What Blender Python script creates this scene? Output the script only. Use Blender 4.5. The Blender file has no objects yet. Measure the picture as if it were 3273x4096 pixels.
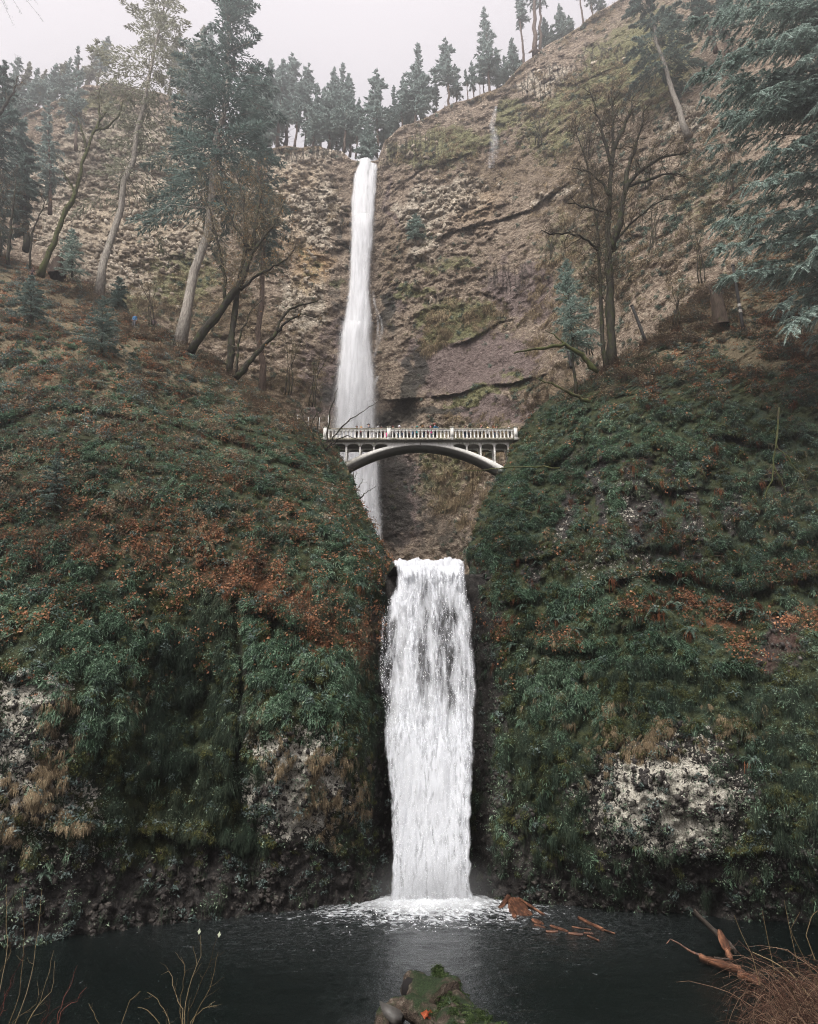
import bpy, math, random
import numpy as np
from mathutils import Vector, Matrix, Euler
random.seed(11)
rng = np.random.default_rng(11)
R = math.radians
scene = bpy.context.scene
col = scene.collection
PITCH = R(20.0); CP = math.cos(PITCH); SP = math.sin(PITCH)
FP = 1024 * 24.0 / 36.0            # focal length in pixels of a 818x1024 frame
CAM = np.array([0.0, 0.0, 8.0])

# ---------------------------------------------------------------- camera
cd = bpy.data.cameras.new('camera'); cam = bpy.data.objects.new('camera', cd); col.objects.link(cam)
cd.sensor_fit = 'VERTICAL'; cd.sensor_height = 36.0; cd.lens = 24.0
cd.clip_start = 0.2; cd.clip_end = 3000
cam.location = CAM; cam.rotation_euler = (R(90) + PITCH, 0, 0)
scene.camera = cam

def ray(px, py):
    u = (np.asarray(px, float) - 409.0) / FP; v = (512.0 - np.asarray(py, float)) / FP
    return np.stack([u + 0 * v, CP - v * SP + 0 * u, SP + v * CP + 0 * u], -1)
def at(px, py, Y):
    d = ray(px, py)
    return CAM + d * (np.asarray(Y, float) / d[..., 1])[..., None]
def mpp(px, py, Y):                # metres per pixel there
    d = ray(px, py); return float(Y / d[1] / FP)

# ---------------------------------------------------------------- numpy noise
_T = rng.random((64, 64, 64)).astype(np.float32)
_O = rng.random((32, 32, 32, 3)).astype(np.float32)
_I = rng.random((32, 32, 32)).astype(np.float32)
def vnoise(p):
    p = np.asarray(p, np.float32); i = np.floor(p).astype(np.int32); f = p - i
    f = f * f * f * (f * (f * 6 - 15) + 10)
    x0, y0, z0 = i[..., 0] & 63, i[..., 1] & 63, i[..., 2] & 63
    x1, y1, z1 = (x0 + 1) & 63, (y0 + 1) & 63, (z0 + 1) & 63
    fx, fy, fz = f[..., 0], f[..., 1], f[..., 2]
    def L(a, b, t): return a + (b - a) * t
    return L(L(L(_T[x0, y0, z0], _T[x1, y0, z0], fx), L(_T[x0, y1, z0], _T[x1, y1, z0], fx), fy),
             L(L(_T[x0, y0, z1], _T[x1, y0, z1], fx), L(_T[x0, y1, z1], _T[x1, y1, z1], fx), fy), fz)
def fbm(p, octv=5, gain=.5, lac=2.03):
    s = 0; a = 1.0; tot = 0; p = np.asarray(p, np.float32)
    for k in range(octv):
        s = s + a * vnoise(p + 17.3 * k); tot += a; a *= gain; p = p * lac
    return s / tot * 2 - 1           # about -1..1
def ridged(p, octv=4):
    s = 0; a = 1.0; tot = 0; p = np.asarray(p, np.float32)
    for k in range(octv):
        s = s + a * (1 - np.abs(vnoise(p + 9.1 * k) * 2 - 1)); tot += a; a *= .5; p = p * 2.1
    return s / tot
def cells(p):
    p = np.asarray(p, np.float32); i = np.floor(p).astype(np.int32)
    f1 = np.full(p.shape[:-1], 9, np.float32); f2 = f1.copy(); cid = np.zeros_like(f1)
    for dx in (-1, 0, 1):
        for dy in (-1, 0, 1):
            for dz in (-1, 0, 1):
                c = i + np.array([dx, dy, dz]); k = c & 31
                q = c + _O[k[..., 0], k[..., 1], k[..., 2]]
                d = ((q - p) ** 2).sum(-1)
                near = d < f1
                f2 = np.where(near, f1, np.minimum(f2, d))
                cid = np.where(near, _I[k[..., 0], k[..., 1], k[..., 2]], cid)
                f1 = np.where(near, d, f1)
    return np.sqrt(f1), np.sqrt(f2), cid
def sstep(a, b, x):
    t = np.clip((x - a) / (b - a), 0, 1); return t * t * (3 - 2 * t)

# ---------------------------------------------------------------- meshes and objects
class MB:                            # collects shapes, builds one mesh
    def __init__(s): s.v = []; s.f4 = []; s.f3 = []; s.n = 0; s.at = []
    def add(s, v, quads=None, tris=None, attr=None):
        v = np.asarray(v, np.float32).reshape(-1, 3)
        if quads is not None and len(quads): s.f4.append(np.asarray(quads, np.int32) + s.n)
        if tris is not None and len(tris): s.f3.append(np.asarray(tris, np.int32) + s.n)
        s.v.append(v); s.n += len(v)
        if attr is not None: s.at.append(np.broadcast_to(np.asarray(attr, np.float32), (len(v),)))
        else: s.at.append(np.zeros(len(v), np.float32))
    def box(s, x0, x1, y0, y1, z0, z1, bev=0.0, attr=None):
        if bev <= 0:
            v = [(x, y, z) for x in (x0, x1) for y in (y0, y1) for z in (z0, z1)]
            s.add(v, [(0, 1, 3, 2), (4, 6, 7, 5), (0, 4, 5, 1), (2, 3, 7, 6), (0, 2, 6, 4), (1, 5, 7, 3)], attr=attr)
        else:                        # chamfered in plan and top and bottom
            b = bev; ring = [(x0 + b, y0), (x1 - b, y0), (x1, y0 + b), (x1, y1 - b), (x1 - b, y1), (x0 + b, y1), (x0, y1 - b), (x0, y0 + b)]
            cx, cy = (x0 + x1) / 2, (y0 + y1) / 2
            v = []
            for z, k in ((z0, b), (z0 + b, 0), (z1 - b, 0), (z1, b)):
                for x, y in ring: v.append((x - np.sign(x - cx) * k, y - np.sign(y - cy) * k, z))
            q = [(r * 8 + i, r * 8 + (i + 1) % 8, (r + 1) * 8 + (i + 1) % 8, (r + 1) * 8 + i) for r in range(3) for i in range(8)]
            v += [(cx, cy, z0), (cx, cy, z1)]
            t = [(32, (i + 1) % 8, i) for i in range(8)] + [(33, 24 + i, 24 + (i + 1) % 8) for i in range(8)]
            s.add(v, q, t, attr=attr)
    def tube(s, pts, rad, sides=5, attr=None, cap=False):
        p = np.asarray(pts, float); n = len(p)
        if n < 2: return
        rad = np.broadcast_to(np.asarray(rad, float), (n,))
        t = np.gradient(p, axis=0); t /= np.linalg.norm(t, axis=1)[:, None] + 1e-9
        up = np.array([0, 0, 1.0]) if abs(t[0, 2]) < .9 else np.array([1.0, 0, 0])
        a = np.cross(t, up); a /= np.linalg.norm(a, axis=1)[:, None] + 1e-9
        b = np.cross(t, a)
        th = np.arange(sides) * 2 * math.pi / sides
        v = p[:, None] + rad[:, None, None] * (a[:, None] * np.cos(th)[None, :, None] + b[:, None] * np.sin(th)[None, :, None])
        i = np.arange(n - 1)[:, None] * sides; j = np.arange(sides)[None]; j2 = (j + 1) % sides
        q = np.stack([i + j, i + sides + j, i + sides + j2, i + j2], -1).reshape(-1, 4)
        tr = None
        v = v.reshape(-1, 3)
        if cap:
            v = np.concatenate([v, p[:1], p[-1:]]); c0 = n * sides; e = (n - 1) * sides
            tr = [(c0, (k + 1) % sides, k) for k in range(sides)] + [(c0 + 1, e + k, e + (k + 1) % sides) for k in range(sides)]
            tr = np.array(tr)[:, ::-1]
        s.add(v, q, tr, attr=attr)
    def arrays(s):
        v = np.concatenate(s.v) if s.v else np.zeros((0, 3), np.float32)
        f4 = np.concatenate(s.f4) if s.f4 else np.zeros((0, 4), np.int32)
        f3 = np.concatenate(s.f3) if s.f3 else np.zeros((0, 3), np.int32)
        return v, f4, f3, np.concatenate(s.at) if s.at else np.zeros(0, np.float32)
    def mesh(s, name, mat=None, smooth=False, attr=True):
        v, f4, f3, a = s.arrays()
        return make_mesh(name, v, f4, f3, mat, smooth, {'tone': a} if attr else None)
    def obj(s, name, mat=None, parent=None, smooth=False):
        return link(name, s.mesh(name, mat, smooth), parent)

def make_mesh(name, v, f4, f3, mat=None, smooth=False, attrs=None, cattrs=None):
    me = bpy.data.meshes.new(name)
    v = np.ascontiguousarray(v, np.float32); nv = len(v)
    n4, n3 = len(f4), len(f3)
    me.vertices.add(nv); me.vertices.foreach_set('co', v.ravel())
    idx = np.concatenate([np.asarray(f4, np.int32).ravel(), np.asarray(f3, np.int32).ravel()]).astype(np.int32)
    me.loops.add(len(idx)); me.loops.foreach_set('vertex_index', idx)
    me.polygons.add(n4 + n3)
    st = np.concatenate([np.arange(n4) * 4, n4 * 4 + np.arange(n3) * 3]).astype(np.int32)
    me.polygons.foreach_set('loop_start', st)
    if smooth: me.polygons.foreach_set('use_smooth', np.ones(n4 + n3, bool))
    for k, a in (attrs or {}).items():
        at_ = me.attributes.new(k, 'FLOAT', 'POINT'); at_.data.foreach_set('value', np.ascontiguousarray(a, np.float32).ravel())
    for k, a in (cattrs or {}).items():
        at_ = me.attributes.new(k, 'FLOAT_COLOR', 'POINT'); at_.data.foreach_set('color', np.ascontiguousarray(a, np.float32).ravel())
    me.update(calc_edges=True); me.validate(verbose=False)
    if mat: me.materials.append(mat)
    return me
def link(name, me, parent=None):
    o = bpy.data.objects.new(name, me); col.objects.link(o)
    if parent is not None: o.parent = parent
    return o
def tag(o, label=None, cat=None, group=None, kind=None):
    if label: o['label'] = label
    if cat: o['category'] = cat
    if group: o['group'] = group
    if kind: o['kind'] = kind
    return o
def empty(name, loc=(0, 0, 0), rz=0.0, sc=1.0):
    o = bpy.data.objects.new(name, None); col.objects.link(o)
    o.location = loc; o.rotation_euler = (0, 0, rz); o.scale = (sc, sc, sc); o.empty_display_size = .3
    return o
def dup(root):                       # a thing with its parts and sub-parts
    r = root.copy(); col.objects.link(r)
    for ch in root.children:
        c = ch.copy(); col.objects.link(c); c.parent = r
        for g in ch.children:
            d = g.copy(); col.objects.link(d); d.parent = c
    return r

# ---------------------------------------------------------------- material helper
class NT:
    def __init__(s, name):
        s.m = bpy.data.materials.new(name); s.m.use_nodes = True
        s.t = s.m.node_tree; s.t.nodes.clear()
        s.out = s.t.nodes.new('ShaderNodeOutputMaterial')
    def n(s, typ, ins=None, **props):
        nd = s.t.nodes.new(typ)
        for k, v in props.items(): setattr(nd, k, v)
        for k, v in (ins or {}).items(): s.put(nd.inputs[k], v)
        return nd
    def put(s, sock, v):
        if isinstance(v, bpy.types.NodeSocket): s.t.links.new(v, sock)
        elif isinstance(v, (tuple, list)):
            sock.default_value = tuple(v) + (1.0,) if len(v) == 3 and sock.type == 'RGBA' else v
        else: sock.default_value = v
    def pos(s): return s.n('ShaderNodeNewGeometry').outputs['Position']
    def obj(s): return s.n('ShaderNodeTexCoord').outputs['Object']
    def attr(s, name, typ='GEOMETRY'): return s.n('ShaderNodeAttribute', attribute_name=name, attribute_type=typ)
    def noise(s, vec, scale, detail=4, rough=.55, dist=0.0):
        return s.n('ShaderNodeTexNoise', {'Vector': vec, 'Scale': scale, 'Detail': detail, 'Roughness': rough, 'Distortion': dist}).outputs['Fac']
    def voro(s, vec, scale, feature='F1', out='Distance', rand=1.0):
        return s.n('ShaderNodeTexVoronoi', {'Vector': vec, 'Scale': scale, 'Randomness': rand}, feature=feature).outputs[out]
    def map(s, vec, scale=(1, 1, 1), loc=(0, 0, 0), rot=(0, 0, 0)):
        return s.n('ShaderNodeMapping', {'Vector': vec, 'Scale': scale, 'Location': loc, 'Rotation': rot}).outputs[0]
    def math(s, op, a, b=0.0, c=0.0, clamp=False):
        nd = s.n('ShaderNodeMath', operation=op, use_clamp=clamp); s.put(nd.inputs[0], a); s.put(nd.inputs[1], b); s.put(nd.inputs[2], c); return nd.outputs[0]
    def mul(s, a, b): return s.math('MULTIPLY', a, b)
    def sm(s, x, a, b):              # smoothstep
        nd = s.n('ShaderNodeMapRange', {'Value': x, 'From Min': a, 'From Max': b, 'To Min': 0.0, 'To Max': 1.0}, interpolation_type='SMOOTHSTEP'); return nd.outputs[0]
    def mr(s, x, a, b, c, d):
        return s.n('ShaderNodeMapRange', {'Value': x, 'From Min': a, 'From Max': b, 'To Min': c, 'To Max': d}).outputs[0]
    def mix(s, f, a, b, mode='MIX'):
        nd = s.n('ShaderNodeMix', data_type='RGBA', blend_type=mode); s.put(nd.inputs[0], f); s.put(nd.inputs[6], a); s.put(nd.inputs[7], b); return nd.outputs[2]
    def ramp(s, f, stops):
        nd = s.n('ShaderNodeValToRGB', {'Fac': f}); e = nd.color_ramp.elements
        while len(e) < len(stops): e.new(.5)
        for el, (p, c) in zip(e, stops): el.position = p; el.color = tuple(c) + (1,)
        return nd.outputs[0]
    def bump(s, h, strength=.5, dist=.1, normal=None):
        i = {'Height': h, 'Strength': strength, 'Distance': dist}
        if normal is not None: i['Normal'] = normal
        return s.n('ShaderNodeBump', i).outputs[0]
    def bsdf(s, color, rough=.8, normal=None, spec=.3, **kw):
        i = {'Base Color': color, 'Roughness': rough, 'Specular IOR Level': spec}
        if normal is not None: i['Normal'] = normal
        i.update(kw)
        return s.n('ShaderNodeBsdfPrincipled', i)
    def done(s, sh):
        s.t.links.new(sh.outputs[0] if hasattr(sh, 'outputs') else sh, s.out.inputs['Surface']); return s.m

def simple_mat(name, c0, c1, scale=6.0, rough=.85, tone=0.0, spec=.25, bump=.0, bscale=20.0, inst=0.0, third=None):
    """noise-mixed colour; 'tone' mixes towards c1 by the vertex attribute, 'inst' by the per-instance attribute tint."""
    t = NT(name); p = t.obj()
    f = t.sm(t.noise(p, scale, 4), .3, .7)
    if tone: f = t.math('ADD', t.mul(f, 1 - tone), t.mul(t.attr('tone').outputs['Fac'], tone), clamp=True)
    if inst: f = t.math('ADD', t.mul(f, 1 - inst), t.mul(t.attr('tint', 'INSTANCER').outputs['Fac'], inst), clamp=True)
    c = t.mix(f, c0, c1)
    if third: c = t.mix(t.sm(t.noise(p, scale * .37, 3), .5, .68), c, third)
    nm = t.bump(t.noise(p, bscale, 4), bump, .05) if bump else None
    return t.done(t.bsdf(c, rough, nm, spec))
def leaf_mat(name, c0, c1, c2=None, rough=.6, spec=.3, inst=True, thin=.38):
    """leaf colours; each instance leans by 'tint', each face by 'tone'."""
    t = NT(name)
    f = t.attr('tone').outputs['Fac']
    if inst: f = t.math('ADD', t.mul(f, .45), t.mul(t.attr('tint', 'INSTANCER').outputs['Fac'], .55), clamp=True)
    stops = [(0.0, c0), (.55, c1)] if c2 is None else [(0.0, c0), (.5, c1), (1.0, c2)]
    c = t.ramp(f, stops); b = t.bsdf(c, rough, None, spec)
    tr = t.n('ShaderNodeBsdfTranslucent', {'Color': c}); mx = t.n('ShaderNodeMixShader', {'Fac': thin})
    t.t.links.new(b.outputs[0], mx.inputs[1]); t.t.links.new(tr.outputs[0], mx.inputs[2])
    return t.done(mx.outputs[0])

# ---------------------------------------------------------------- scattering (instances, for stuff only)
def scatter(name, protos, pos, rot, scl, idx, tint, label, cat, mat=None):
    n = len(pos)
    me = bpy.data.meshes.new(name)
    me.vertices.add(n); me.vertices.foreach_set('co', np.ascontiguousarray(pos, np.float32).ravel())
    a = me.attributes.new('rot', 'FLOAT_VECTOR', 'POINT'); a.data.foreach_set('vector', np.ascontiguousarray(rot, np.float32).ravel())
    a = me.attributes.new('scl', 'FLOAT', 'POINT'); a.data.foreach_set('value', np.ascontiguousarray(scl, np.float32))
    a = me.attributes.new('pick', 'INT', 'POINT'); a.data.foreach_set('value', np.ascontiguousarray(idx, np.int32))
    a = me.attributes.new('tint', 'FLOAT', 'POINT'); a.data.foreach_set('value', np.ascontiguousarray(tint, np.float32))
    me.update()
    o = link(name, me)
    cl = bpy.data.collections.new(name + '_kinds')
    for k, m in enumerate(protos): cl.objects.link(bpy.data.objects.new('%s_kind_%02d' % (name, k), m))
    g = bpy.data.node_groups.new(name + '_scatter', 'GeometryNodeTree')
    g.interface.new_socket('Geometry', in_out='INPUT', socket_type='NodeSocketGeometry')
    g.interface.new_socket('Geometry', in_out='OUTPUT', socket_type='NodeSocketGeometry')
    N = g.nodes.new; L = g.links.new
    gi = N('NodeGroupInput'); go = N('NodeGroupOutput')
    ci = N('GeometryNodeCollectionInfo'); ci.inputs['Collection'].default_value = cl
    ci.inputs['Separate Children'].default_value = True; ci.inputs['Reset Children'].default_value = True
    ip = N('GeometryNodeInstanceOnPoints'); ip.inputs['Pick Instance'].default_value = True
    def na(nm, ty):
        x = N('GeometryNodeInputNamedAttribute'); x.data_type = ty; x.inputs['Name'].default_value = nm; return x.outputs[0]
    e = N('FunctionNodeEulerToRotation')
    L(na('rot', 'FLOAT_VECTOR'), e.inputs[0]); L(e.outputs[0], ip.inputs['Rotation'])
    L(na('scl', 'FLOAT'), ip.inputs['Scale']); L(na('pick', 'INT'), ip.inputs['Instance Index'])
    L(gi.outputs[0], ip.inputs['Points']); L(ci.outputs[0], ip.inputs['Instance']); L(ip.outputs[0], go.inputs[0])
    md = o.modifiers.new('scatter', 'NODES'); md.node_group = g
    tag(o, label, cat, kind='stuff')
    return o
# ---------------------------------------------------------------- terrain sheets: real surfaces at their own distances
def tps(ctrl):                       # smooth interpolation of Y through control points given in view directions
    c = np.asarray(ctrl, float); xy = c[:, :2] / 200.0; y = c[:, 2]; n = len(c)
    def phi(r2): return np.where(r2 > 0, r2 * np.log(r2 + 1e-12) * .5, 0)
    K = phi(((xy[:, None] - xy[None]) ** 2).sum(-1)) + np.eye(n) * .02
    Pm = np.concatenate([np.ones((n, 1)), xy], 1)
    A = np.block([[K, Pm], [Pm.T, np.zeros((3, 3))]])
    w = np.linalg.solve(A, np.concatenate([y, np.zeros(3)]))
    def f(px, py):
        q = np.stack([px, py], -1) / 200.0; out = w[n] + w[n + 1] * q[..., 0] + w[n + 2] * q[..., 1]
        for k in range(n): out = out + w[k] * phi(((q - xy[k]) ** 2).sum(-1))
        return out
    return f
def interp(xs, table):
    t = np.asarray(table, float); return np.interp(xs, t[:, 0], t[:, 1])
def blobs(px, py, lst, warp=9.0, wscale=.035, seed=0.0):
    z = np.full_like(px, seed)
    wx = px + 3.2 * warp * fbm(np.stack([px * wscale, py * wscale, z + 3.3], -1), 6, .62)
    wy = py + 2.6 * warp * fbm(np.stack([px * wscale, py * wscale, z + 8.7], -1), 6, .62)
    out = np.zeros_like(px)
    for b in lst:
        cx, cy, rx, ry = b[:4]; rot = R(b[4]) if len(b) > 4 else 0; st = b[5] if len(b) > 5 else 1.0
        dx, dy = wx - cx, wy - cy; c, s = math.cos(rot), math.sin(rot)
        d = np.sqrt(((dx * c + dy * s) / rx) ** 2 + ((-dx * s + dy * c) / ry) ** 2)
        out = np.maximum(out, st * (1 - sstep(.35, 1.3, d)))
    return out

class Sheet: pass
def blur(a, k):
    for ax in (0, 1):
        p = np.pad(a, [(k, k) if i == ax else (0, 0) for i in range(2)], mode='edge'); c = np.cumsum(p, axis=ax)
        c = np.concatenate([np.zeros_like(np.take(c, [0], ax)), c], ax); n = a.shape[ax]
        a = (np.take(c, np.arange(2 * k + 1, 2 * k + 1 + n), ax) - np.take(c, np.arange(n), ax)) / (2 * k + 1)
    return a
def grid_faces(r, c):
    i = np.arange(r - 1)[:, None] * c + np.arange(c - 1)[None]
    return np.stack([i, i + c, i + c + 1, i + 1], -1).reshape(-1, 4)
def normals(P):
    du = np.gradient(P, axis=1); dv = np.gradient(P, axis=0)
    n = np.cross(dv, du); n /= np.linalg.norm(n, axis=-1)[..., None] + 1e-9
    flip = ((P - CAM) * n).sum(-1) > 0
    n[flip] *= -1
    return n

# ---- the near walls, left and right of the lower fall
LEFT_EDGE = [(-150, -160), (170, -160), (235, -30), (256, 10), (285, 88), (300, 112), (322, 150), (345, 190), (365, 234), (390, 266), (412, 292), (440, 330), (455, 339), (470, 346), (500, 360), (530, 375), (552, 386), (572, 397), (588, 391), (600, 386), (640, 380), (690, 381), (740, 386), (800, 392), (870, 396), (1000, 398)]
LEFT_Y = [(-160, 1010, 30), (0, 955, 35.6), (150, 935, 39.6), (300, 918, 43.4), (392, 905, 46.1), (0, 860, 36.4), (110, 850, 39.0), (200, 840, 42.0), (300, 830, 43.2), (390, 820, 46.4),
          (-160, 700, 32), (0, 700, 35.2), (90, 700, 36.6), (150, 720, 40.2), (195, 690, 42.6), (235, 720, 41.6), (300, 720, 40.4), (350, 740, 42.0), (388, 720, 46.4),
          (0, 600, 37.6), (100, 600, 39.6), (190, 600, 43.0), (300, 610, 43.2), (384, 610, 46.8),
          (-160, 520, 36), (0, 520, 41), (150, 525, 44), (300, 520, 48), (372, 530, 51), (-160, 440, 39), (0, 440, 46), (150, 440, 50), (290, 440, 57), (330, 445, 60.5),
          (0, 360, 53), (100, 360, 57.5), (200, 372, 64), (234, 368, 68), (290, 414, 63), (0, 300, 63), (100, 300, 72), (-160, 300, 52), (0, 256, 76), (-160, 170, 82)]
RIGHT_EDGE = [(-200, 1000), (120, 930), (190, 850), (215, 812), (240, 775), (270, 735), (300, 694), (330, 660), (348, 636), (364, 606), (378, 588), (400, 546), (418, 530), (436, 516), (460, 505), (475, 499), (495, 489), (520, 478), (545, 468), (562, 467), (580, 470), (640, 474), (700, 478), (760, 474), (830, 470), (1000, 472)]
RIGHT_Y = [(478, 905, 46.4), (540, 910, 45.6), (600, 915, 44.2), (740, 930, 42.4), (818, 938, 41), (980, 960, 37), (480, 840, 46.3), (540, 850, 44.6), (600, 850, 42.4), (670, 850, 41.2), (740, 855, 40.4), (818, 860, 39.2),
           (600, 800, 41.6), (671, 795, 39.9), (740, 800, 39.4), (818, 800, 38.3), (980, 800, 35),
           (490, 700, 46.6), (560, 700, 44.4), (600, 700, 43.3), (700, 700, 41.3), (818, 700, 39.2), (980, 690, 37),
           (490, 640, 46.8), (560, 642, 44.8), (640, 645, 42.6), (700, 648, 41.6), (818, 650, 40), (490, 600, 47.6), (560, 606, 46.6), (700, 600, 44.6), (818, 596, 43.2),
           (488, 520, 50.5), (600, 520, 47.8), (720, 520, 46.6), (818, 520, 44.6), (980, 500, 41), (520, 440, 60.5), (600, 440, 53), (720, 440, 50), (818, 440, 47.4),
           (600, 372, 60), (720, 370, 55), (818, 370, 51), (980, 370, 46), (700, 305, 66), (818, 300, 60), (980, 300, 53), (830, 205, 72), (980, 120, 74)]

def seg_dist(px, py, line):
    d = np.full(px.shape, 1e9); sg = np.zeros(px.shape)
    for (x0, y0), (x1, y1) in zip(line[:-1], line[1:]):
        ex, ey = x1 - x0, y1 - y0; l2 = ex * ex + ey * ey
        t = np.clip(((px - x0) * ex + (py - y0) * ey) / l2, 0, 1)
        dx, dy = px - (x0 + t * ex), py - (y0 + t * ey); dd = np.hypot(dx, dy)
        n = dd < d; d = np.where(n, dd, d); sg = np.where(n, np.sign(dy * ex - dx * ey), sg)
    return d, sg                        # sg > 0 : below the line
NEAR_LEDGES = {-1: [([(0, 418), (60, 405), (130, 422)], .8), ([(30, 472), (110, 460), (175, 474)], .8), ([(240, 606), (300, 622), (348, 650)], .9), ([(0, 556), (70, 572), (130, 600), (152, 645)], .9), ([(200, 430), (260, 448), (312, 474)], .8), ([(10, 672), (60, 690), (110, 720)], .7), ([(250, 722), (300, 716), (350, 738)], .8), ([(0, 838), (90, 826), (200, 840), (330, 850)], .9), ([(300, 520), (340, 540), (370, 560)], .6)],
               1: [([(620, 578), (680, 572), (740, 588), (830, 572)], 1.3), ([(500, 640), (560, 650), (620, 642), (650, 650), (720, 662), (780, 680)], .9), ([(560, 484), (600, 458), (645, 452)], .8), ([(640, 552), (700, 540), (770, 546), (830, 530)], 1.0), ([(690, 430), (750, 442), (830, 430)], .9), ([(515, 600), (600, 588), (650, 596)], .8), ([(520, 560), (570, 548), (610, 556)], .8), ([(660, 484), (720, 492), (780, 478)], .8), ([(580, 835), (660, 858), (760, 852), (830, 862)], 1.1), ([(520, 500), (545, 470), (575, 440)], .6)]}
NEAR_CLEFTS = {-1: [([(236, 596), (240, 680), (237, 765)], 1.1), ([(150, 590), (156, 660), (150, 730)], .7), ([(330, 470), (345, 530), (362, 585)], .6), ([(90, 400), (96, 440)], .6)], 1: [([(586, 430), (592, 500), (582, 566)], 1.1), ([(655, 440), (650, 530)], .9), ([(708, 470), (702, 556)], .9), ([(614, 462), (610, 560)], .8), ([(545, 480), (538, 560)], .8), ([(760, 450), (764, 530)], .8), ([(672, 450), (676, 520)], .7)]}
def near_sheet(edge, ctrl, far_px, rows, side, seed):
    fY = tps(ctrl)
    py = rows; E = interp(py, edge)
    E = E + side * -1 * (4.6 * fbm(np.stack([py * .085, py * 0 + seed, py * 0], -1), 4, .6) + sstep(430, 400, py) * sstep(200, 260, py) * 9 * fbm(np.stack([py * .035, py * 0 + seed + 4, py * 0], -1), 3))
    NC = 330
    u = np.linspace(0, 1, NC)
    w = u if side < 0 else u
    px = far_px + (E - far_px)[:, None] * u[None]
    PY = np.repeat(py[:, None], NC, 1)
    Y = fY(px, PY)
    P0 = at(px, PY, Y)
    Rr = np.linalg.norm(P0 - CAM, axis=-1)
    Dn = (P0 - CAM) / Rr[..., None]
    q = P0 + seed * 31
    soft = sstep(330, 560, PY)         # steeper rock lower down carries more relief
    d = 1.3 * fbm(q * np.array([.16, .16, .07]), 4) * (.4 + .6 * soft)
    steep = sstep(380, 520, PY); d += (1.5 - .7 * steep) * (ridged(q * np.array([.36, .36, .15]), 4) - .5)
    if side > 0: d += 1.1 * (ridged(q * np.array([.75, .75, .10]), 3) - .5) * sstep(390, 430, PY) * sstep(640, 560, PY)
    hollow = fbm(q * np.array([.80, .80, .24]) + 40, 4); d += 1.15 * np.clip(hollow - .06, 0, 1) ** .8 * (.5 + .5 * steep)
    f1, f2, cid = cells(q * np.array([.75, .75, .5]) + .6 * fbm(q * .7, 3)[..., None])
    d += (.85 - .3 * steep) * (f1 - .5) + (.55 - .2 * steep) * (cid - .5)
    f1, f2, cid = cells(q * np.array([2.2, 2.2, 1.7]))
    d += .30 * (f1 - .5) * 2
    d += .22 * fbm(q * 3.1, 3)
    for line, amp in NEAR_LEDGES[side]:
        dd, sg = seg_dist(px + 5 * fbm(q * .5, 3), PY + 7 * fbm(q * .5 + 9, 3), line)
        d += amp * np.clip(.35 + 1.7 * fbm(q * .26 + amp * 9, 3), 0, 1.3) * np.where(sg > 0, 1.25 * np.exp(-dd / 7.0), -.85 * np.exp(-dd / 9.0))
    for line, amp in NEAR_CLEFTS[side]:
        dd, sg = seg_dist(px + 7 * fbm(q * .5 + 3, 3), PY, line); d += amp * np.exp(-(dd / 4.0) ** 2) * np.clip(.6 + 1.3 * fbm(q * .3, 3), 0, 1.3)
    # the sheet turns away into the gorge at its inner edge
    turn = sstep(.93, 1.0, u)[None] ** 1.5
    d = d * (1 - .6 * sstep(.9, 1, u)[None]) + turn * 2.2
    if side > 0:                     # overhanging brow above the dark undercut
        d += 0.0
    P = CAM + Dn * (Rr + d)[..., None]
    # round the corner: real rock carries on, out of sight, along the gorge
    back = []
    for k, bk in enumerate((1.5, 4, 8, 14, 22, 34, 50)):
        e = P[:, -1].copy(); g = min(1, bk / 20)
        e[:, 1] += bk
        e[:, 0] = e[:, 0] + np.sign(far_px - 409) * (.15 * bk) * np.clip(1.2 - (e[:, 2] - 20) / 40, -.2, 1) + (P[:, -1, 0] / P[:, -1, 1]) * bk * np.clip((e[:, 2] - 20) / 25, 0, 1)
        e[:, 2] -= .12 * bk * sstep(18, 40, P[:, -1, 2])
        back.append(e)
    Pa = np.concatenate([P, np.stack(back, 1)], 1)
    S = Sheet(); S.P = P; S.N = normals(P); S.px = px; S.py = PY; S.full = Pa
    S.Y = fY; S.E = E; S.proud = np.maximum(np.clip(.5 - (d - blur(d, 9)) * 1.6, 0, 1), .85 * sstep(.88, .95, u)[None] * (.4 + .6 * vnoise(q * .9)))
    return S

rowsL = np.concatenate([np.arange(150, 240, 4.0), np.arange(240, 985, 1.9)])
L_ = near_sheet(LEFT_EDGE, LEFT_Y, -160.0, rowsL, -1, 1.0)
rowsR = np.concatenate([np.arange(90, 200, 4.0), np.arange(200, 975, 1.9)])
R_ = near_sheet(RIGHT_EDGE, RIGHT_Y, 980.0, rowsR, 1, 2.0)

def sheet_mesh(name, S, masks, mat):
    r, c = S.full.shape[:2]; c0 = S.P.shape[1]
    ca = {}
    for k, ch in masks.items():
        a = np.zeros((r, c, 4), np.float32)
        for i, m in enumerate(ch): a[:, :c0, i] = m; a[:, c0:, i] = m[:, -1:]
        ca[k] = a.reshape(-1, 4)
    me = make_mesh(name, S.full.reshape(-1, 3), grid_faces(r, c), np.zeros((0, 3), np.int32), mat, True, None, ca)
    return link(name, me)

Zero = lambda S: np.zeros_like(S.px)
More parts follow.
